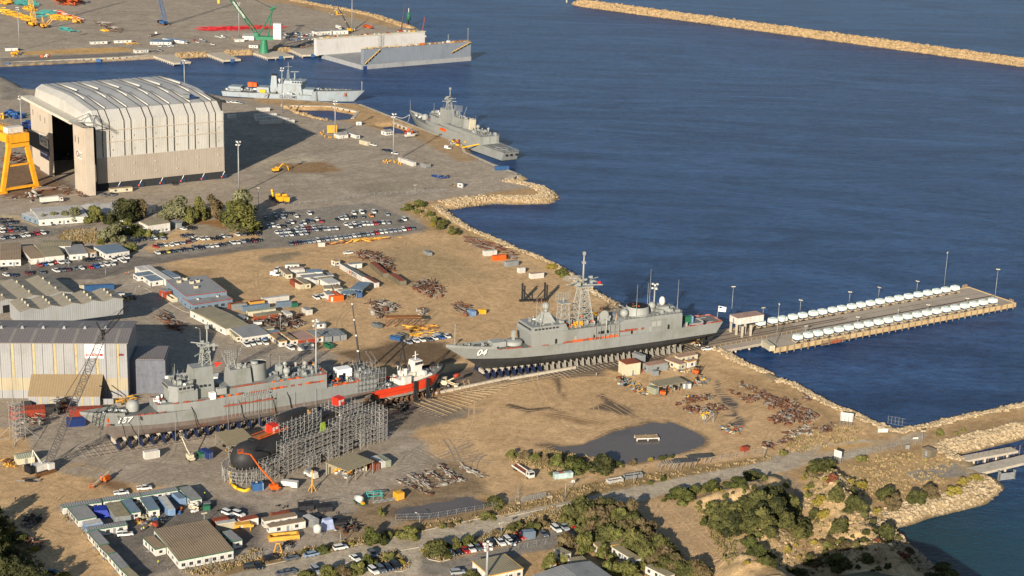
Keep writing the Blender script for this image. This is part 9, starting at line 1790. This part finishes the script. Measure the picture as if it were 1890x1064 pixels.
zx(F,[(1180,215),(1240,200),(1280,235),(1200,255)],40,(1,3.5),'grey','small grey heap right of the rusty steel table',1.6)
zx(F,[(1120,340),(1270,322),(1290,345),(1140,365)],36,(4,10),[wm('ochre'),SCR['rust'][0]],'ochre pipes lying below the rusty steel table',1.0,.1,(.2,.45))
zx(F,[(1100,395),(1280,368),(1290,385),(1120,412)],30,(3,8),'yellow','yellow steel frames in front of the ochre pipes',.9,.1)
zx(F,[(1450,180),(1500,170),(1570,240),(1540,260),(1460,220)],60,(4,10),'rust','rusty truss pile right of the yard centre',1.8,-.8)
zx(Q2,[(380,470),(440,420),(800,400),(1010,480),(980,580),(860,580),(560,520)],260,(1,4.5),'dark','dark tangle of scrap behind the site huts',1.9)
zx(Q2,[(1000,490),(1090,470),(1120,520),(980,560)],50,(1,3.5),'grey','pale rubble and frames at the right of the dark tangle',1.2)
zx(Q2,[(980,400),(1060,360),(1120,380),(1000,420)],40,(1,3),'dark','dark heap by the white hut with the red barrel',1.3)
zx(E,[(1130,245),(1200,238),(1330,330),(1320,370),(1260,360),(1150,290)],70,(4,9),'rust','rusty steel frames lying outside the slip shed',2.0,-.7)
zx(D,[(450,755),(780,715),(1060,700),(1060,715),(760,740),(470,768)],34,(2.5,6),[SCR['rust'][0],wm('ochre')],'line of rusty orange plates along the car park fence',.9,.25,(.3,.6))
for i,(p,nn,c)in enumerate((([(1170,190),(1380,125),(1510,130),(1400,170),(1180,200)],70,'rust'),([(1270,205),(1560,190),(1590,235),(1330,250),(1260,230)],110,'rust'),([(1530,350),(1690,345),(1680,405),(1600,400),(1540,375)],46,'mix'),([(1570,85),(1600,80),(1800,150),(1780,185),(1700,170)],50,'rust'),([(1640,25),(1680,20),(1890,110),(1880,160),(1780,120)],70,'rust'),([(1270,135),(1370,128),(1360,150),(1290,150)],20,'mix'))):
 zx(L,p,nn,(.6,2.2),c,f"{ordn(i)} group of small rusty parts laid out on the sand right of the pond",.9,None,(.15,.4))
for i,(p,nn,c,hm_)in enumerate((([(0,190),(60,140),(150,150),(270,200),(240,240),(120,230),(20,220)],130,'rust',1.8),([(30,290),(180,240),(330,240),(390,290),(300,330),(120,335),(50,320)],200,'rust',1.7),([(120,400),(350,340),(450,345),(300,400),(200,430)],50,'grey',.5),([(400,380),(480,340),(525,350),(450,395)],40,'rust',1.1),([(80,470),(160,440),(210,450),(120,480)],24,'rust',.8),([(-20,480),(40,455),(80,500),(20,520)],24,'rust',1.2),([(-120,150),(0,110),(30,130),(-80,170)],50,'rust',1.0),([(290,130),(345,120),(340,155),(300,160)],14,'rust',1.0),([(350,410),(270,400),(330,385)],10,'grey',1.0))):
 zx(MM,p,nn,(.8,3.2),c,f"{ordn(i)} pile of rusty chain and fittings on the shore side ground",hm_,None,(.15,.45))
zx(Q4,[(130,560),(330,520),(450,620),(700,760),(740,900),(560,860),(380,740),(180,640)],90,(.6,2.6),'mix','loose gear scattered left of the open tan shed',.9,None,(.12,.4))
zx(Q4,[(1480,560),(1760,540),(1780,660),(1560,700),(1500,640)],70,(.6,2.6),'mix','loose gear scattered right of the open tan shed',.9,None,(.12,.4))
zx(Q4,[(350,400),(660,330),(660,460),(420,480)],60,(.6,2.4),'mix','gear under the open side of the cream slipway store',1.2,None,(.12,.4))
zx(Q4,[(940,690),(1370,640),(1360,730),(1000,780)],60,(.6,2.4),'mix','gear stored inside the open tan shed',1.6,None,(.15,.5))
zx(Q4,[(1080,400),(1200,380),(1540,420),(1500,470),(1200,450)],30,(.6,2),'mix','tool crates in front of the slipway cabins',.9)
for i,(p,nn)in enumerate((([(1010,385),(1040,378),(1185,450),(1160,455)],30),([(1090,345),(1160,335),(1285,420),(1260,440),(1180,420)],60),([(1210,322),(1245,315),(1370,390),(1350,400)],36),([(1290,275),(1340,270),(1510,390),(1440,400),(1400,370)],60),([(1450,285),(1480,275),(1640,350),(1620,362)],34),([(1270,425),(1500,370),(1500,385),(1280,438)],16))):
 zx(H,p,nn,(1,5),'grey',f"{ordn(i)} row of grey scaffold tubes stacked above the small pond",.9,-.72 if i<5 else .35,(.08,.2))
zx(H,[(575,320),(660,380),(700,340),(830,270),(700,240),(600,280)],120,(.8,2.2),[wm('white'),wm('grey'),steel,wm('yellow'),wm('rust')],'wrapped bundles inside the tan roofed store',2.2,None,(.2,.6))
zx(_t(400,730,5.559),[(60,520),(340,480),(330,560),(120,610)],60,(.6,2),'mix','gear under the tan roof behind the submarine bow',1.4)
zx(C,[(30,150),(120,100),(190,140),(150,180),(50,170)],70,(3,8),'rust','rusty pipe heap behind the gantry crane leg',2.4,.5,(.2,.5));zx(C,[(180,400),(260,380),(290,420),(220,450)],30,(1,3.5),'grey','grey steel blocks in front of the gantry crane leg',2.2,None,(.4,.9));zx(C,[(20,420),(110,400),(180,410),(60,435)],20,(1.5,5),'rust','rusty pieces left of the grey steel blocks',.9)
zx(C,[(290,350),(450,340),(460,352),(310,365)],14,(8,14),'rust','rusty girders beside the gantry crane foot',.8,.15,(.3,.5));zx(C,[(540,365),(580,350),(650,410),(600,415)],50,(1.5,4),'rust','rusty frames at the foot of the right hangar door',1.6);zx(C,[(460,370),(520,365),(510,400),(470,395)],20,(1,3),'rust','small rusty heap before the hangar doors',1.6)
zx(A,[(180,960),(250,950),(250,1060),(190,1063)],60,(1,5),'grey','grey and rusty gear left of the hangar doors',3)
zx(A,[(30,830),(100,818),(180,850),(150,870),(40,865)],26,(3,7),'blue','blue and yellow bins behind the hangar',3,None,(.8,1.6));zx(A,[(150,910),(240,905),(240,945),(170,940)],16,(4,7),'blue','blue bins beside the left mast',3,None,(.8,1.6));zx(A,[(0,840),(30,835),(30,870),(0,870)],10,(3,5),'yellow','yellow bins at the left edge behind the gantry',3,None,(.6,1.2))
zx(E,[(940,700),(1240,670),(1240,720),(960,730)],60,(3,4.5),[wm('bluegrey'),wm('grey')],'pale tubes stacked in the shadow of the slip shed',1.0,1.9,(.2,.35))
zx(R1_ if False else _t(0,500,7.56),[(650,500),(950,480),(960,530),(700,560)],50,(1,4),[wm('white'),wm('grey'),wm('rust')],'white and rusty goods outside the fabrication shed',1.8,None,(.3,.8));zx(_t(0,500,7.56),[(1390,420),(1850,370),(1890,420),(1400,470)],90,(.8,3),'mix','gas bottles and gear below the white and blue container',2.0,None,(.15,.4))
zx(E,[(830,850),(960,840),(1010,870),(860,910)],40,(2,5),'yellow','yellow beams beside the bow of the numbered frigate',1.6,.3)
zx(E,[(160,960),(330,1000),(320,1050),(170,1040)],50,(1.5,4),'grey','grey frames before the red boxes',2.2);zx(E,[(400,880),(500,870),(490,960),(410,960)],50,(2,6),'dark','dark frame tower left of the frigate bow',5,None,(.1,.2))
zx(H,[(130,560),(180,560),(600,620),(600,700)],10,(1,2),'dark','small dark pieces behind the cage bins',.6)
zx(H,[(560,690),(720,690),(760,730),(660,760),(580,740)],60,(1,3.5),'dark','bent dark frames beside the black bins',1.4);zx(H,[(190,850),(260,830),(255,870),(200,875)],26,(1,3),'dark','dark scrap beside the yellow stand',1.2);zx(H,[(1200,478),(1280,475),(1280,492),(1210,492)],8,(1,2.4),'rust','small rusty pieces above the small pond',.8)
zx(GG,[(940,640),(1060,650),(1180,660),(1160,700),(1020,710)],50,(.8,2.2),'mix','drums and crates in the middle of the near compound',1.3,None,(.2,.5));zx(GG,[(1360,560),(1420,560),(1410,615),(1370,600)],20,(.8,2),[wm('white'),wm('cream')],'white sacks beside the last compound hut',1.8,None,(.4,.7));zx(GG,[(1200,590),(1300,590),(1290,620),(1210,610)],14,(.5,1.4),[wm('rust'),wm('blue')],'drums before the open blue container',1.0,None,(.3,.5))
zx(GG,[(90,740),(240,800),(330,860),(260,900),(120,850),(40,780)],60,(1,4),'dark','dark junk under the bottom left trees',1.0);zx(GG,[(160,650),(220,640),(330,640),(220,730),(170,730)],40,(1,3),'dark','dark junk pile on the bare sand',1.3);zx(GG,[(0,240),(60,220),(140,300),(60,290)],24,(1,3),[wm('ochre'),SCR['rust'][0]],'rusty bits on the sand left of the cream shed',.8)
zx(GG,[(130,390),(150,365),(280,365),(270,390)],6,(3,5),'dark','flat dark plates on the sand left of the boom lift',.3,0,(.5,.9))
zx(F,[(830,860),(1050,850),(1140,900),(1060,960),(880,930)],130,(.8,3),'dark','dark blocks and timber under the tugboat stern',1.8);zx(F,[(0,960),(420,930),(420,1000),(100,1040)],60,(1,3.5),'dark','dark timber and jacks under the frigate midships',1.6)
zx(J,[(1270,740),(1390,720),(1390,800),(1300,800)],40,(.8,2.6),[wm('cream'),steel,wm('ochre')],'cable drums and jacks under the frigate propeller',2.4,None,(.3,.7))
zx(A,[(100,20),(200,0),(265,40),(230,55),(130,45)],60,(10,22),'teal','teal lattice boom sections beyond the yellow cranes',3,-.5,(.2,.5));zx(A,[(260,100),(370,90),(400,125),(280,128)],36,(8,18),'teal','teal boom section in front of the yellow cranes',3,-.2,(.3,.6));zx(A,[(455,215),(545,235),(540,242),(460,225)],20,(8,14),'teal','single teal lattice section near the far lorry',2.5,-.6,(.3,.6))
zx(A,[(0,70),(60,95),(230,150),(220,165),(0,90)],70,(10,24),'gold','yellow lattice boom laid down to the left of the cranes',4,-.62,(.25,.5));zx(A,[(330,120),(460,120),(560,150),(420,155)],50,(6,16),'gold','yellow lattice sections right of the cranes',3,-.3,(.25,.5));zx(A,[(0,20),(90,10),(80,40),(0,40)],20,(5,12),[wm('ochre'),wm('yellow')],'orange yellow gear at the top left corner',3,None,(.4,.9));zx(A,[(150,55),(200,50),(260,80),(180,85)],20,(5,12),'gold','yellow machine parts behind the teal sections',4,None,(.4,.9))
zx(A,[(380,100),(440,95),(600,150),(560,165),(430,115)],50,(4,12),[SCR['red'][0],wm('white'),orm],'red and white boom parts right of the teal section',3,-.5,(.25,.6));zx(A,[(530,155),(580,155),(580,180),(540,178)],10,(3,6),[wm('ochre')],'sand coloured machine at the end of the boom parts',3,None,(.8,1.4))
zx(A,[(680,175),(715,165),(880,225),(840,242)],60,(10,22),'grey','grey lattice truss lying in the middle of the far yard',3,-.75,(.15,.35));zx(A,[(735,225),(790,228),(780,236)],6,(4,8),'gold','yellow bar beside the grey truss',1,-.5,(.4,.7))
zx(A,[(385,5),(550,0),(575,42),(520,48),(480,40),(400,35)],60,(6,16),[mat('orange_rust_frame',zj(186,90,46),.8,0,.3,1)],'large orange rusty frame structure at the top of the far yard',8,None,(.6,1.4))
zx(A,[(1440,212),(1700,200),(1890,190),(1890,205),(1700,222),(1480,228)],90,(14,26),'red','long row of red trusses on the far yard',1.6,.02,(.12,.25));zx(B,[(0,205),(190,198),(200,210),(0,216)],40,(10,20),'red','right end of the long red trusses',1.6,.02,(.12,.25))
zx(A,[(895,320),(1010,315),(1020,330),(900,330)],20,(1,4),'yellow','yellow frames before the far yard huts',1.6);zx(A,[(85,395),(130,390),(130,412),(90,415)],8,(2,4),'yellow','yellow roller on the far quay at the left',3,None,(.8,1.2));zx(A,[(300,410),(350,405),(350,420),(300,424)],8,(1,3),[orm,wm('white')],'orange and white gear on the far quay',2,None,(.5,.9))
zx(A,[(1640,290),(1700,285),(1800,300),(1700,305)],20,(1,4),'mix','small gear by the far tents',2,None,(.3,.8));zx(B,[(310,330),(420,330),(400,350),(320,350)],20,(1,5),'rust','rusty pieces behind the concrete piers',1.5,None,(.3,.6));zx(B,[(770,190),(830,200),(850,215),(780,205)],12,(4,9),[wm('rust'),orm],'rusty and orange beams beyond the dock wall',3,-.5,(.5,1));zx(B,[(380,60),(430,65),(420,75),(380,70)],8,(2,5),'rust','rusty pile on the far yard behind the breakwater road',3)
zx(B,[(500,90),(570,85),(660,110),(600,125)],14,(2,6),[wm('yellow'),wm('grey')],'yellow and grey blocks near the far rock wall',3,None,(.4,.9))
zx(B,[(1070,955),(1140,950),(1190,975),(1100,985)],20,(1,4),[wm('dgrey'),wm('rust'),orm],'grey and orange gear beside the small dock basin',2,None,(.4,1));zx(D,[(1300,255),(1400,265),(1390,285),(1320,275)],12,(3,6),'blue','blue frames on the apron beside the fence',1.2,None,(.3,.6));zx(D,[(1410,320),(1460,318),(1460,332),(1420,332)],8,(1,3),'yellow','yellow frame beside the guard hut',.8)
zx(D,[(1410,5),(1530,5),(1590,30),(1540,50),(1430,40)],24,(1,4),[wm('grey'),wm('yellow'),wm('rust')],'gangway gear on the quay beside the moored frigate',2,None,(.4,.9))
zx(L,[(1380,255),(1440,250),(1440,300),(1390,290)],14,(1.5,2.5),[wm('sage'),wm('yellow')],'pale tank and yellow stand beside the white frame cage',1.6,None,(.3,.9))
def qj(f,label,fn,px,an=0,name='steel_frame',cat='frame'):
 p=G(*f(*px));m=MB();fn(m);return qk(name,m,label,cat,p,an)
def vq(m):
 for x in(-5.6,5.6):
  m.box(x-.4,x+.4,-.4,.4,0,9,zh);m.box(x+.8,x+1.4,-.4,.4,0,7.8,zh);m.bar((x,0,6),(x*.2,0,.6),.4,zh)
 m.box(-7,7,-1,1,0,.7,zh)
 for i in range(7):m.bar((-1+i*1.1,-4,.5),(1+i*1.1,1,.7),.3,SCR['rust'][0])
qj(J,'black steel supports with two upright towers behind the frigate bow',vq,(175,455),.25)
qj(F,'rusty steel table frame in the middle of the yard',lambda m:([m.box(x,x+.3,y,y+.3,0,4,SCR['rust'][0])for x in(0,4,8,12,16)for y in(0,4)],m.box(0,16.3,0,4.3,4,4.3,mat('deck_timber',zj(150,100,56))),[m.bar((x,0,0),(x+4,0,4),.2,SCR['rust'][1])for x in(0,4,8,12)]),(955,330),.15)
qj(L,'white cubic frame cage on the sand above the pond',lambda m:[m.bar(a,b,.18,steel)for a,b in(((0,0,0),(0,0,4)),((4,0,0),(4,0,4)),((4,4,0),(4,4,4)),((0,4,0),(0,4,4)),((0,0,4),(4,0,4)),((4,0,4),(4,4,4)),((4,4,4),(0,4,4)),((0,4,4),(0,0,4)),((0,0,0),(4,0,4)),((4,0,0),(4,4,4)))],(1415,325),.3)
qj(L,'low timber raft standing in the big pond',lambda m:(m.box(0,9,0,4,.5,.75,mat('raft_timber',zj(176,150,112),.9,0,.4,.6)),[m.box(x,x+.4,y,y+.4,-.6,.8,wm('white'))for x in(0,4.3,8.6)for y in(0,3.6)],m.box(0,9,-.1,.1,.5,.9,wm('white'))),(925,448),.18,'pond_raft','raft')
for i,(x,y)in enumerate(((1095,672),(1195,655),(1305,622))):
 qj(L,f"{('open barred','grey covered','grey flat topped')[i]} steel shelter on the road verge",lambda m,i=i:([m.bar((x,yy,0),(x+.6,yy,2.4),.15,steel)for x in(0,3,6,8)for yy in(0,3)],m.box(-.3,9,-.2,3.2,2.4,2.55,mat('shelter_roof',zj(84,84,82),.8,0,.3,1))if i else[m.bar((x,0,2.5),(x,3.2,2.5),.2,steel)for x in range(0,9)]),(x,y),.25,'verge_shelter','shelter')
for q,c,l in(((722,752),'rw','white and red open skip on the verge'),((845,718),'grey','grey open skip on the verge'),):
 zw(L(q[0],q[1]-12),L(q[0]+(110 if q[0]<800 else 130),q[1]-30),2.2,c,l,h=1.4,open_top=True,cat='skip',name='skip_bin')
zw(L(1702,500),L(1740,492),1.8,'red','small red box open at the front on the sand',h=1.8,door=0)
zw(F(980,395),F(1062,412),2.2,'blue','blue open skip with brown load beside the parked cars',h=1.6,open_top=True,cat='skip',name='skip_bin');zw(F(1030,372),F(1095,395),2,'dgrey','dark open skip behind the blue one',h=1.5,open_top=True,cat='skip',name='skip_bin')
zw(F(845,298),F(905,318),2.2,'dgrey','dark grey crate left of the rusty steel table',h=1.8);zw(F(1545,205),F(1580,222),2.4,'lblue','pale blue container end by the rusty truss pile',h=2.4);zw(F(1625,205),F(1682,210),2,'yellow','yellow machine box right of the rusty truss pile',h=1.8);zw(F(1300,372),F(1345,380),1.6,'grey','small grey cage box by the parked cars',h=2)
zw(GG(1037,180),GG(1145,162),2.2,'white','white box trailer standing on the yard below the frigate cradles',h=2.8);zw(GG(1432,150),GG(1490,182),2.44,'navy','navy container left of the submarine bow');zw(GG(1408,168),GG(1440,190),1.8,'green','green generator box between crane and navy container',h=1.7)
zw(E(75,948),E(330,928),6,'red','long salmon red box store at the foot of the lattice tower','red',h=3.4);zw(E(500,935),E(745,925),4,'red','salmon red store behind the frigate bow','red',h=3);zw(E(482,1008),E(620,998),3,'navy','dark blue box behind the frigate bow',h=3);zw(E(165,890),E(230,882),3,'dark','dark box against the shed wall left',h=2.6)
hut(GG(125,225),GG(248,205),5,'small cream gabled shed beside the crawler crane',wall='cream',roof='sage',h=2.6,wins=0,rise=.8,side=0)
for i,(x,y)in enumerate(((320,600),(455,610),(555,720))):
 qj(H,f"{('back left','back right','front')[i]} black mesh sided cage bin",lambda m:(m.box(0,5,0,4,.2,1.8,mat('cage_black',(.03,.03,.035),.8,0,.4,1)),[m.bar((x,0,0),(x,0,2.6),.12,zv)for x in(0,2.5,5)],[m.bar((x,4,0),(x,4,2.6),.12,zv)for x in(0,2.5,5)],m.bar((0,0,2.6),(5,0,2.6),.1,zv),m.bar((0,4,2.6),(5,4,2.6),.1,zv)),(x,y),.25,'cage_bin','bin')
qj(H,'bundle wrapped in blue white sheeting beside the cage bin',lambda m:m.cb(0,0,0,4,3,3.4,mat('pale_sheet',zj(160,172,204),.6,0,.3,1),.3,.7,.7),(522,720),.2,'wrapped_bundle','bundle');qj(H,'white round tank on a steel stand beside the cage bins',lambda m:(m.tube((0,0,1.4),(0,0,3.6),1.3,wm('white'),14),m.tube((0,0,3.6),(0,0,4.2),1.3,wm('white'),14,.4),[m.bar((x,y,0),(x,y,1.5),.15,steel)for x in(-1.2,1.2)for y in(-1.2,1.2)]),(450,775),0,'water_tank','tank')
ye=wm('ochre')
qj(H,'large yellow lifting frame lying below the front row hut',lambda m:(m.box(0,10,0,.6,0,1.4,ye),m.box(0,10,3,3.6,0,1.4,ye),m.box(0,.6,.6,3,0,1.4,ye),m.box(9.4,10,.6,3,0,1.4,ye),m.box(3,7,.6,3,.3,.7,SCR['rust'][0])),(105,818),.3,'lifting_frame','frame');qj(H,'yellow A shaped stand below the lifting frame',lambda m:(m.bar((0,0,0),(.8,0,3),.3,ye),m.bar((2.6,0,0),(1.8,0,3),.3,ye),m.bar((.7,0,3),(1.9,0,3),.3,ye),m.box(0,2.6,-.6,.6,0,.3,ye)),(138,893),.1,'yellow_stand','stand');qj(H,'yellow tripod post on the yard before the crew truck',lambda m:(m.tube((0,0,0),(0,0,8),.22,ye,6),m.bar((-1.4,0,0),(0,0,3),.2,ye),m.bar((1.4,0,0),(0,0,3),.2,ye),m.bar((0,-1.4,0),(0,0,3),.2,ye)),(412,455),0,'tripod_post','post')
qj(H,'teal steel frame beside the tank trailer',lambda m:[m.bar(a,b,.25,SCR['teal'][0])for a,b in(((0,0,0),(0,0,2.4)),((2,0,0),(2,0,2.4)),((5,0,0),(5,0,2.4)),((0,0,2.4),(5,0,2.4)),((0,0,1.2),(5,0,1.2)),((0,2,0),(0,2,2.2)),((5,2,0),(5,2,2.2)),((0,2,2.2),(5,2,2.2)),((0,0,2.4),(0,2,2.2)),((5,0,2.4),(5,2,2.2)))],(812,518),.3);qj(H,'long galvanised truss lying beside the teal frame',lambda m:m.lattice((0,0,.4),(9,2,.4),.7,steel,9,.07),(845,540),.2)
qj(GG,'stack of long ochre timber beams between two containers',lambda m:[m.box(-1+i*.3,11+i*.3,i*.9,i*.9+.7,.2+.5*(i%2),.9+.5*(i%2),ye)for i in range(4)],(1585,735),.3,'timber_beams','timber');qj(GG,'yellow steel table beside the timber beams',lambda m:(m.box(0,5,0,3,2.2,2.5,ye),[m.box(x,x+.25,y,y+.25,0,2.2,ye)for x in(0,4.75)for y in(0,2.75)]),(1690,750),.3);qj(GG,'dark blue tarpaulin heap behind the wide compound hut',lambda m:m.cb(0,0,0,7,6,2.6,mat('blue_tarpaulin',zj(30,54,150),.6,0,.4,.6),.2,.6,.7),(725,625),0,'tarpaulin','tarpaulin');qj(GG,'green wheeled skip bins right of the last compound hut',lambda m:(m.cb(0,0,.2,2.4,1.8,1.6,wm('green')),m.cb(.6,3,.2,2.4,1.8,1.4,wm('dgrey'))),(1480,590),.3,'wheeled_bin','bin')
def jf(px,w,h,z,label,face=0,m_='white',legs=2,txt=None,back=False):
 p=G(*px);t=zg('sign_board',label,'sign',(p.x,p.y,jz(p.x,p.y)),face);k=MB();k.box(-w/2,w/2,-.06,.06,z,z+h,wm(m_));zq('panel',k,t)
 for i in range(legs):x=(-w/2+.3)+(w-.6)*i/max(1,legs-1);q=MB();q.box(x-.08,x+.08,.07,.2,0,z+h*.9,pole);q.bar((x,.2,z+h*.8),(x,1.8 if not back else-2.4,0),.12,pole);zq('leg',q,t)
 if txt:qq('lettering',txt,.5,red,t,(-w/2+.25,-.1,z+h*.55),(pi/2,0,0),.01)
 return t
jf(MM(598,330),5,3.6,1.4,'large pale billboard propped on poles seen from behind above the shore rocks',-.25,'rw',4,back=True);jf(MM(862,400),4,1.6,.8,'low white notice board at the foot of the breakwater',.1,txt='PRIVATE');jf(MM(532,610),3.2,2.6,2.4,'blank white sign board standing beside the track',-.75);jf(MM(1042,515),1.6,1.6,.4,'small pale box sign on the fence line',.2,'grey',2);jf(MM(1100,448),2.2,.7,.7,'small white board on the track barrier',.2);jf(N(463,412),1.2,1,1.6,'small white sign on a post by the mesh gate',.2,legs=1)
for i,x in enumerate((297,322)):
 p=G(*N(x,1018));t=zg('portable_toilet',('left' if i==0 else 'right')+' of two orange topped portable toilets','toilet',(p.x,p.y,0),.5,'two portable toilets');m=MB();m.box(-.6,.6,-.6,.6,0,2.2,wm('grey'));zq('cabin',m,t);m=MB();m.cb(0,0,2.2,1.3,1.3,.3,orm,0,.8,.8);zq('roof',m,t);m=MB();m.box(-.4,.4,-.66,-.61,.1,2.0,wm('white'));zq('door',m,t)
for i in range(9):p=G(*_t(940,490,7.09)(1000+i*58,325+i*29));m=MB();m.box(0,3.6,0,.5,0,.6,wm('white'));qk('barrier_block',m,f"{ordn(i)} white barrier block along the shore behind the frigate",'barrier',p,-.62,'white barrier blocks along the shore')
for f,pts,l in((L,[(0,185),(60,200),(140,222),(220,212),(300,205)],'black hose snaking over the sand below the slipway'),(Q4,[(660,40),(640,120),(560,190)],'black hose hanging by the slipway store')):
 P_=[G(*f(*q),.15)for q in pts];o=P_[0];m=MB();m.path([p-o for p in P_],.12,zh,5);qk('hose',m,l,'hose',o)
o=G(756,212,3.5);e=G(*B(1022,845),1);e2=G(*B(1110,885),1);m=MB()
for q in(e,e2):
 a=Vector((0,0,0));b=q-o;pr_=a
 for i in range(1,9):tt=i/8;p=a.lerp(b,tt);p.z-=3*sin(pi*tt)*.7;m.tube(pr_,p,.16,wm('white'),4);pr_=p
qk('mooring_line',m,'white mooring lines from the moored frigate bow to the quay','mooring line',o)
skin=mat('skin',zj(190,140,110),.6,0,.05);hiv=mat('hi_vis_yellow',zj(206,224,40),.6,0,.05);nav=mat('work_navy',zj(40,48,70),.8,0,.1);hatw=wm('white')
PB={}
def xz(shirt,legs,pose):
 k=(shirt.name,legs.name,pose)
 if k in PB:return PB[k]
 V=[(0,0,.95),(0,0,1.15),(0,0,1.38),(0,0,1.5),(0,0,1.62),(0,0,1.74),(-.17,0,1.4),(-.22,.02,1.14),(-.2,.1 if pose else .02,.9),(.17,0,1.4),(.23,.02,1.14),(.2,.14,.92),(-.1,0,.9),(-.11,.05+.08*pose,.5),(-.12,-.02+.05*pose,.06),(.1,0,.9),(.12,.03-.1*pose,.5),(.13,-.12*pose,.06),(-.12,.14+.05*pose,.03),(.13,.14-.12*pose,.03)]
 E_=[(0,1),(1,2),(2,3),(3,4),(4,5),(2,6),(6,7),(7,8),(2,9),(9,10),(10,11),(0,12),(12,13),(13,14),(0,15),(15,16),(16,17),(14,18),(17,19)]
 rad=[.15,.15,.16,.07,.10,.085,.075,.055,.045,.075,.055,.045,.1,.075,.055,.1,.075,.055,.05,.05]
 me=bpy.data.meshes.new('person');me.from_pydata(V,E_,[]);o=bpy.data.objects.new('person_tmp',me);COL.objects.link(o);md=o.modifiers.new('s','SKIN')
 for i,r_ in enumerate(rad):me.skin_vertices[0].data[i].radius=(r_,r_*.85)
 me.skin_vertices[0].data[0].use_root=True;sb=o.modifiers.new('ss','SUBSURF');sb.levels=1;sb.render_levels=1
 dg=bpy.context.evaluated_depsgraph_get();r=bpy.data.meshes.new_from_object(o.evaluated_get(dg));bpy.data.objects.remove(o)
 for mt in(skin,shirt,legs,hatw):r.materials.append(mt)
 for p in r.polygons:
  z=p.center.z;x=abs(p.center.x);p.use_smooth=True
  p.material_index=3 if z>1.72 else 0 if z>1.5 else(0 if(x>.15 and z<.98)else 1 if z>.96 else 2)
 PB[k]=r;return r
gr2=mat('work_grey',zj(150,150,150),.8,0,.1)
for f,q,s_,l_,lab,a in((GG,(110,525),nav,nav,'person in dark work clothes walking on the bare sand at the left',.4),(GG,(408,528),nav,nav,'person in dark clothes standing alone on the sand above the compound',2.),(GG,(1135,982),hiv,nav,'person in a yellow vest walking below the large brown roofed office',1.),(GG,(1030,742),hiv,nav,'person in a yellow vest beside the red forklift',.2),(GG,(1015,748),gr2,nav,'person in grey beside the yellow vested worker',3.),(GG,(1205,1020),nav,nav,'person in dark blue near the office hut corner',1.5),(GG,(1468,492),hiv,nav,'person in a yellow vest beside the last compound hut',.7),(GG,(1132,662),hiv,nav,'person in a yellow shirt behind the red forklift',.7),(Q3,(25,238),orm,nav,'person in an orange vest at the yard gate',.3),(Q3,(68,232),gr2,nav,'person in grey at the yard gate',.3),(J,(632,1005),gr2,gr2,'person in pale overalls on the sand beside the slipway',.3),(C,(1173,442),nav,nav,'person in dark clothes walking across the apron',.3),(Q2,(103,785),nav,nav,'person in navy by the tan awning of the workshop',.3),(Q4,(917,375),hiv,nav,'person in a yellow vest in the doorway of the grey workshop',.3)):
 p=G(*f(*q));qk('person',xz(s_,l_,len(lab)%2),lab,'person',(p.x,p.y,max(0,jz(p.x,p.y))-.02),a)
print('things ok')
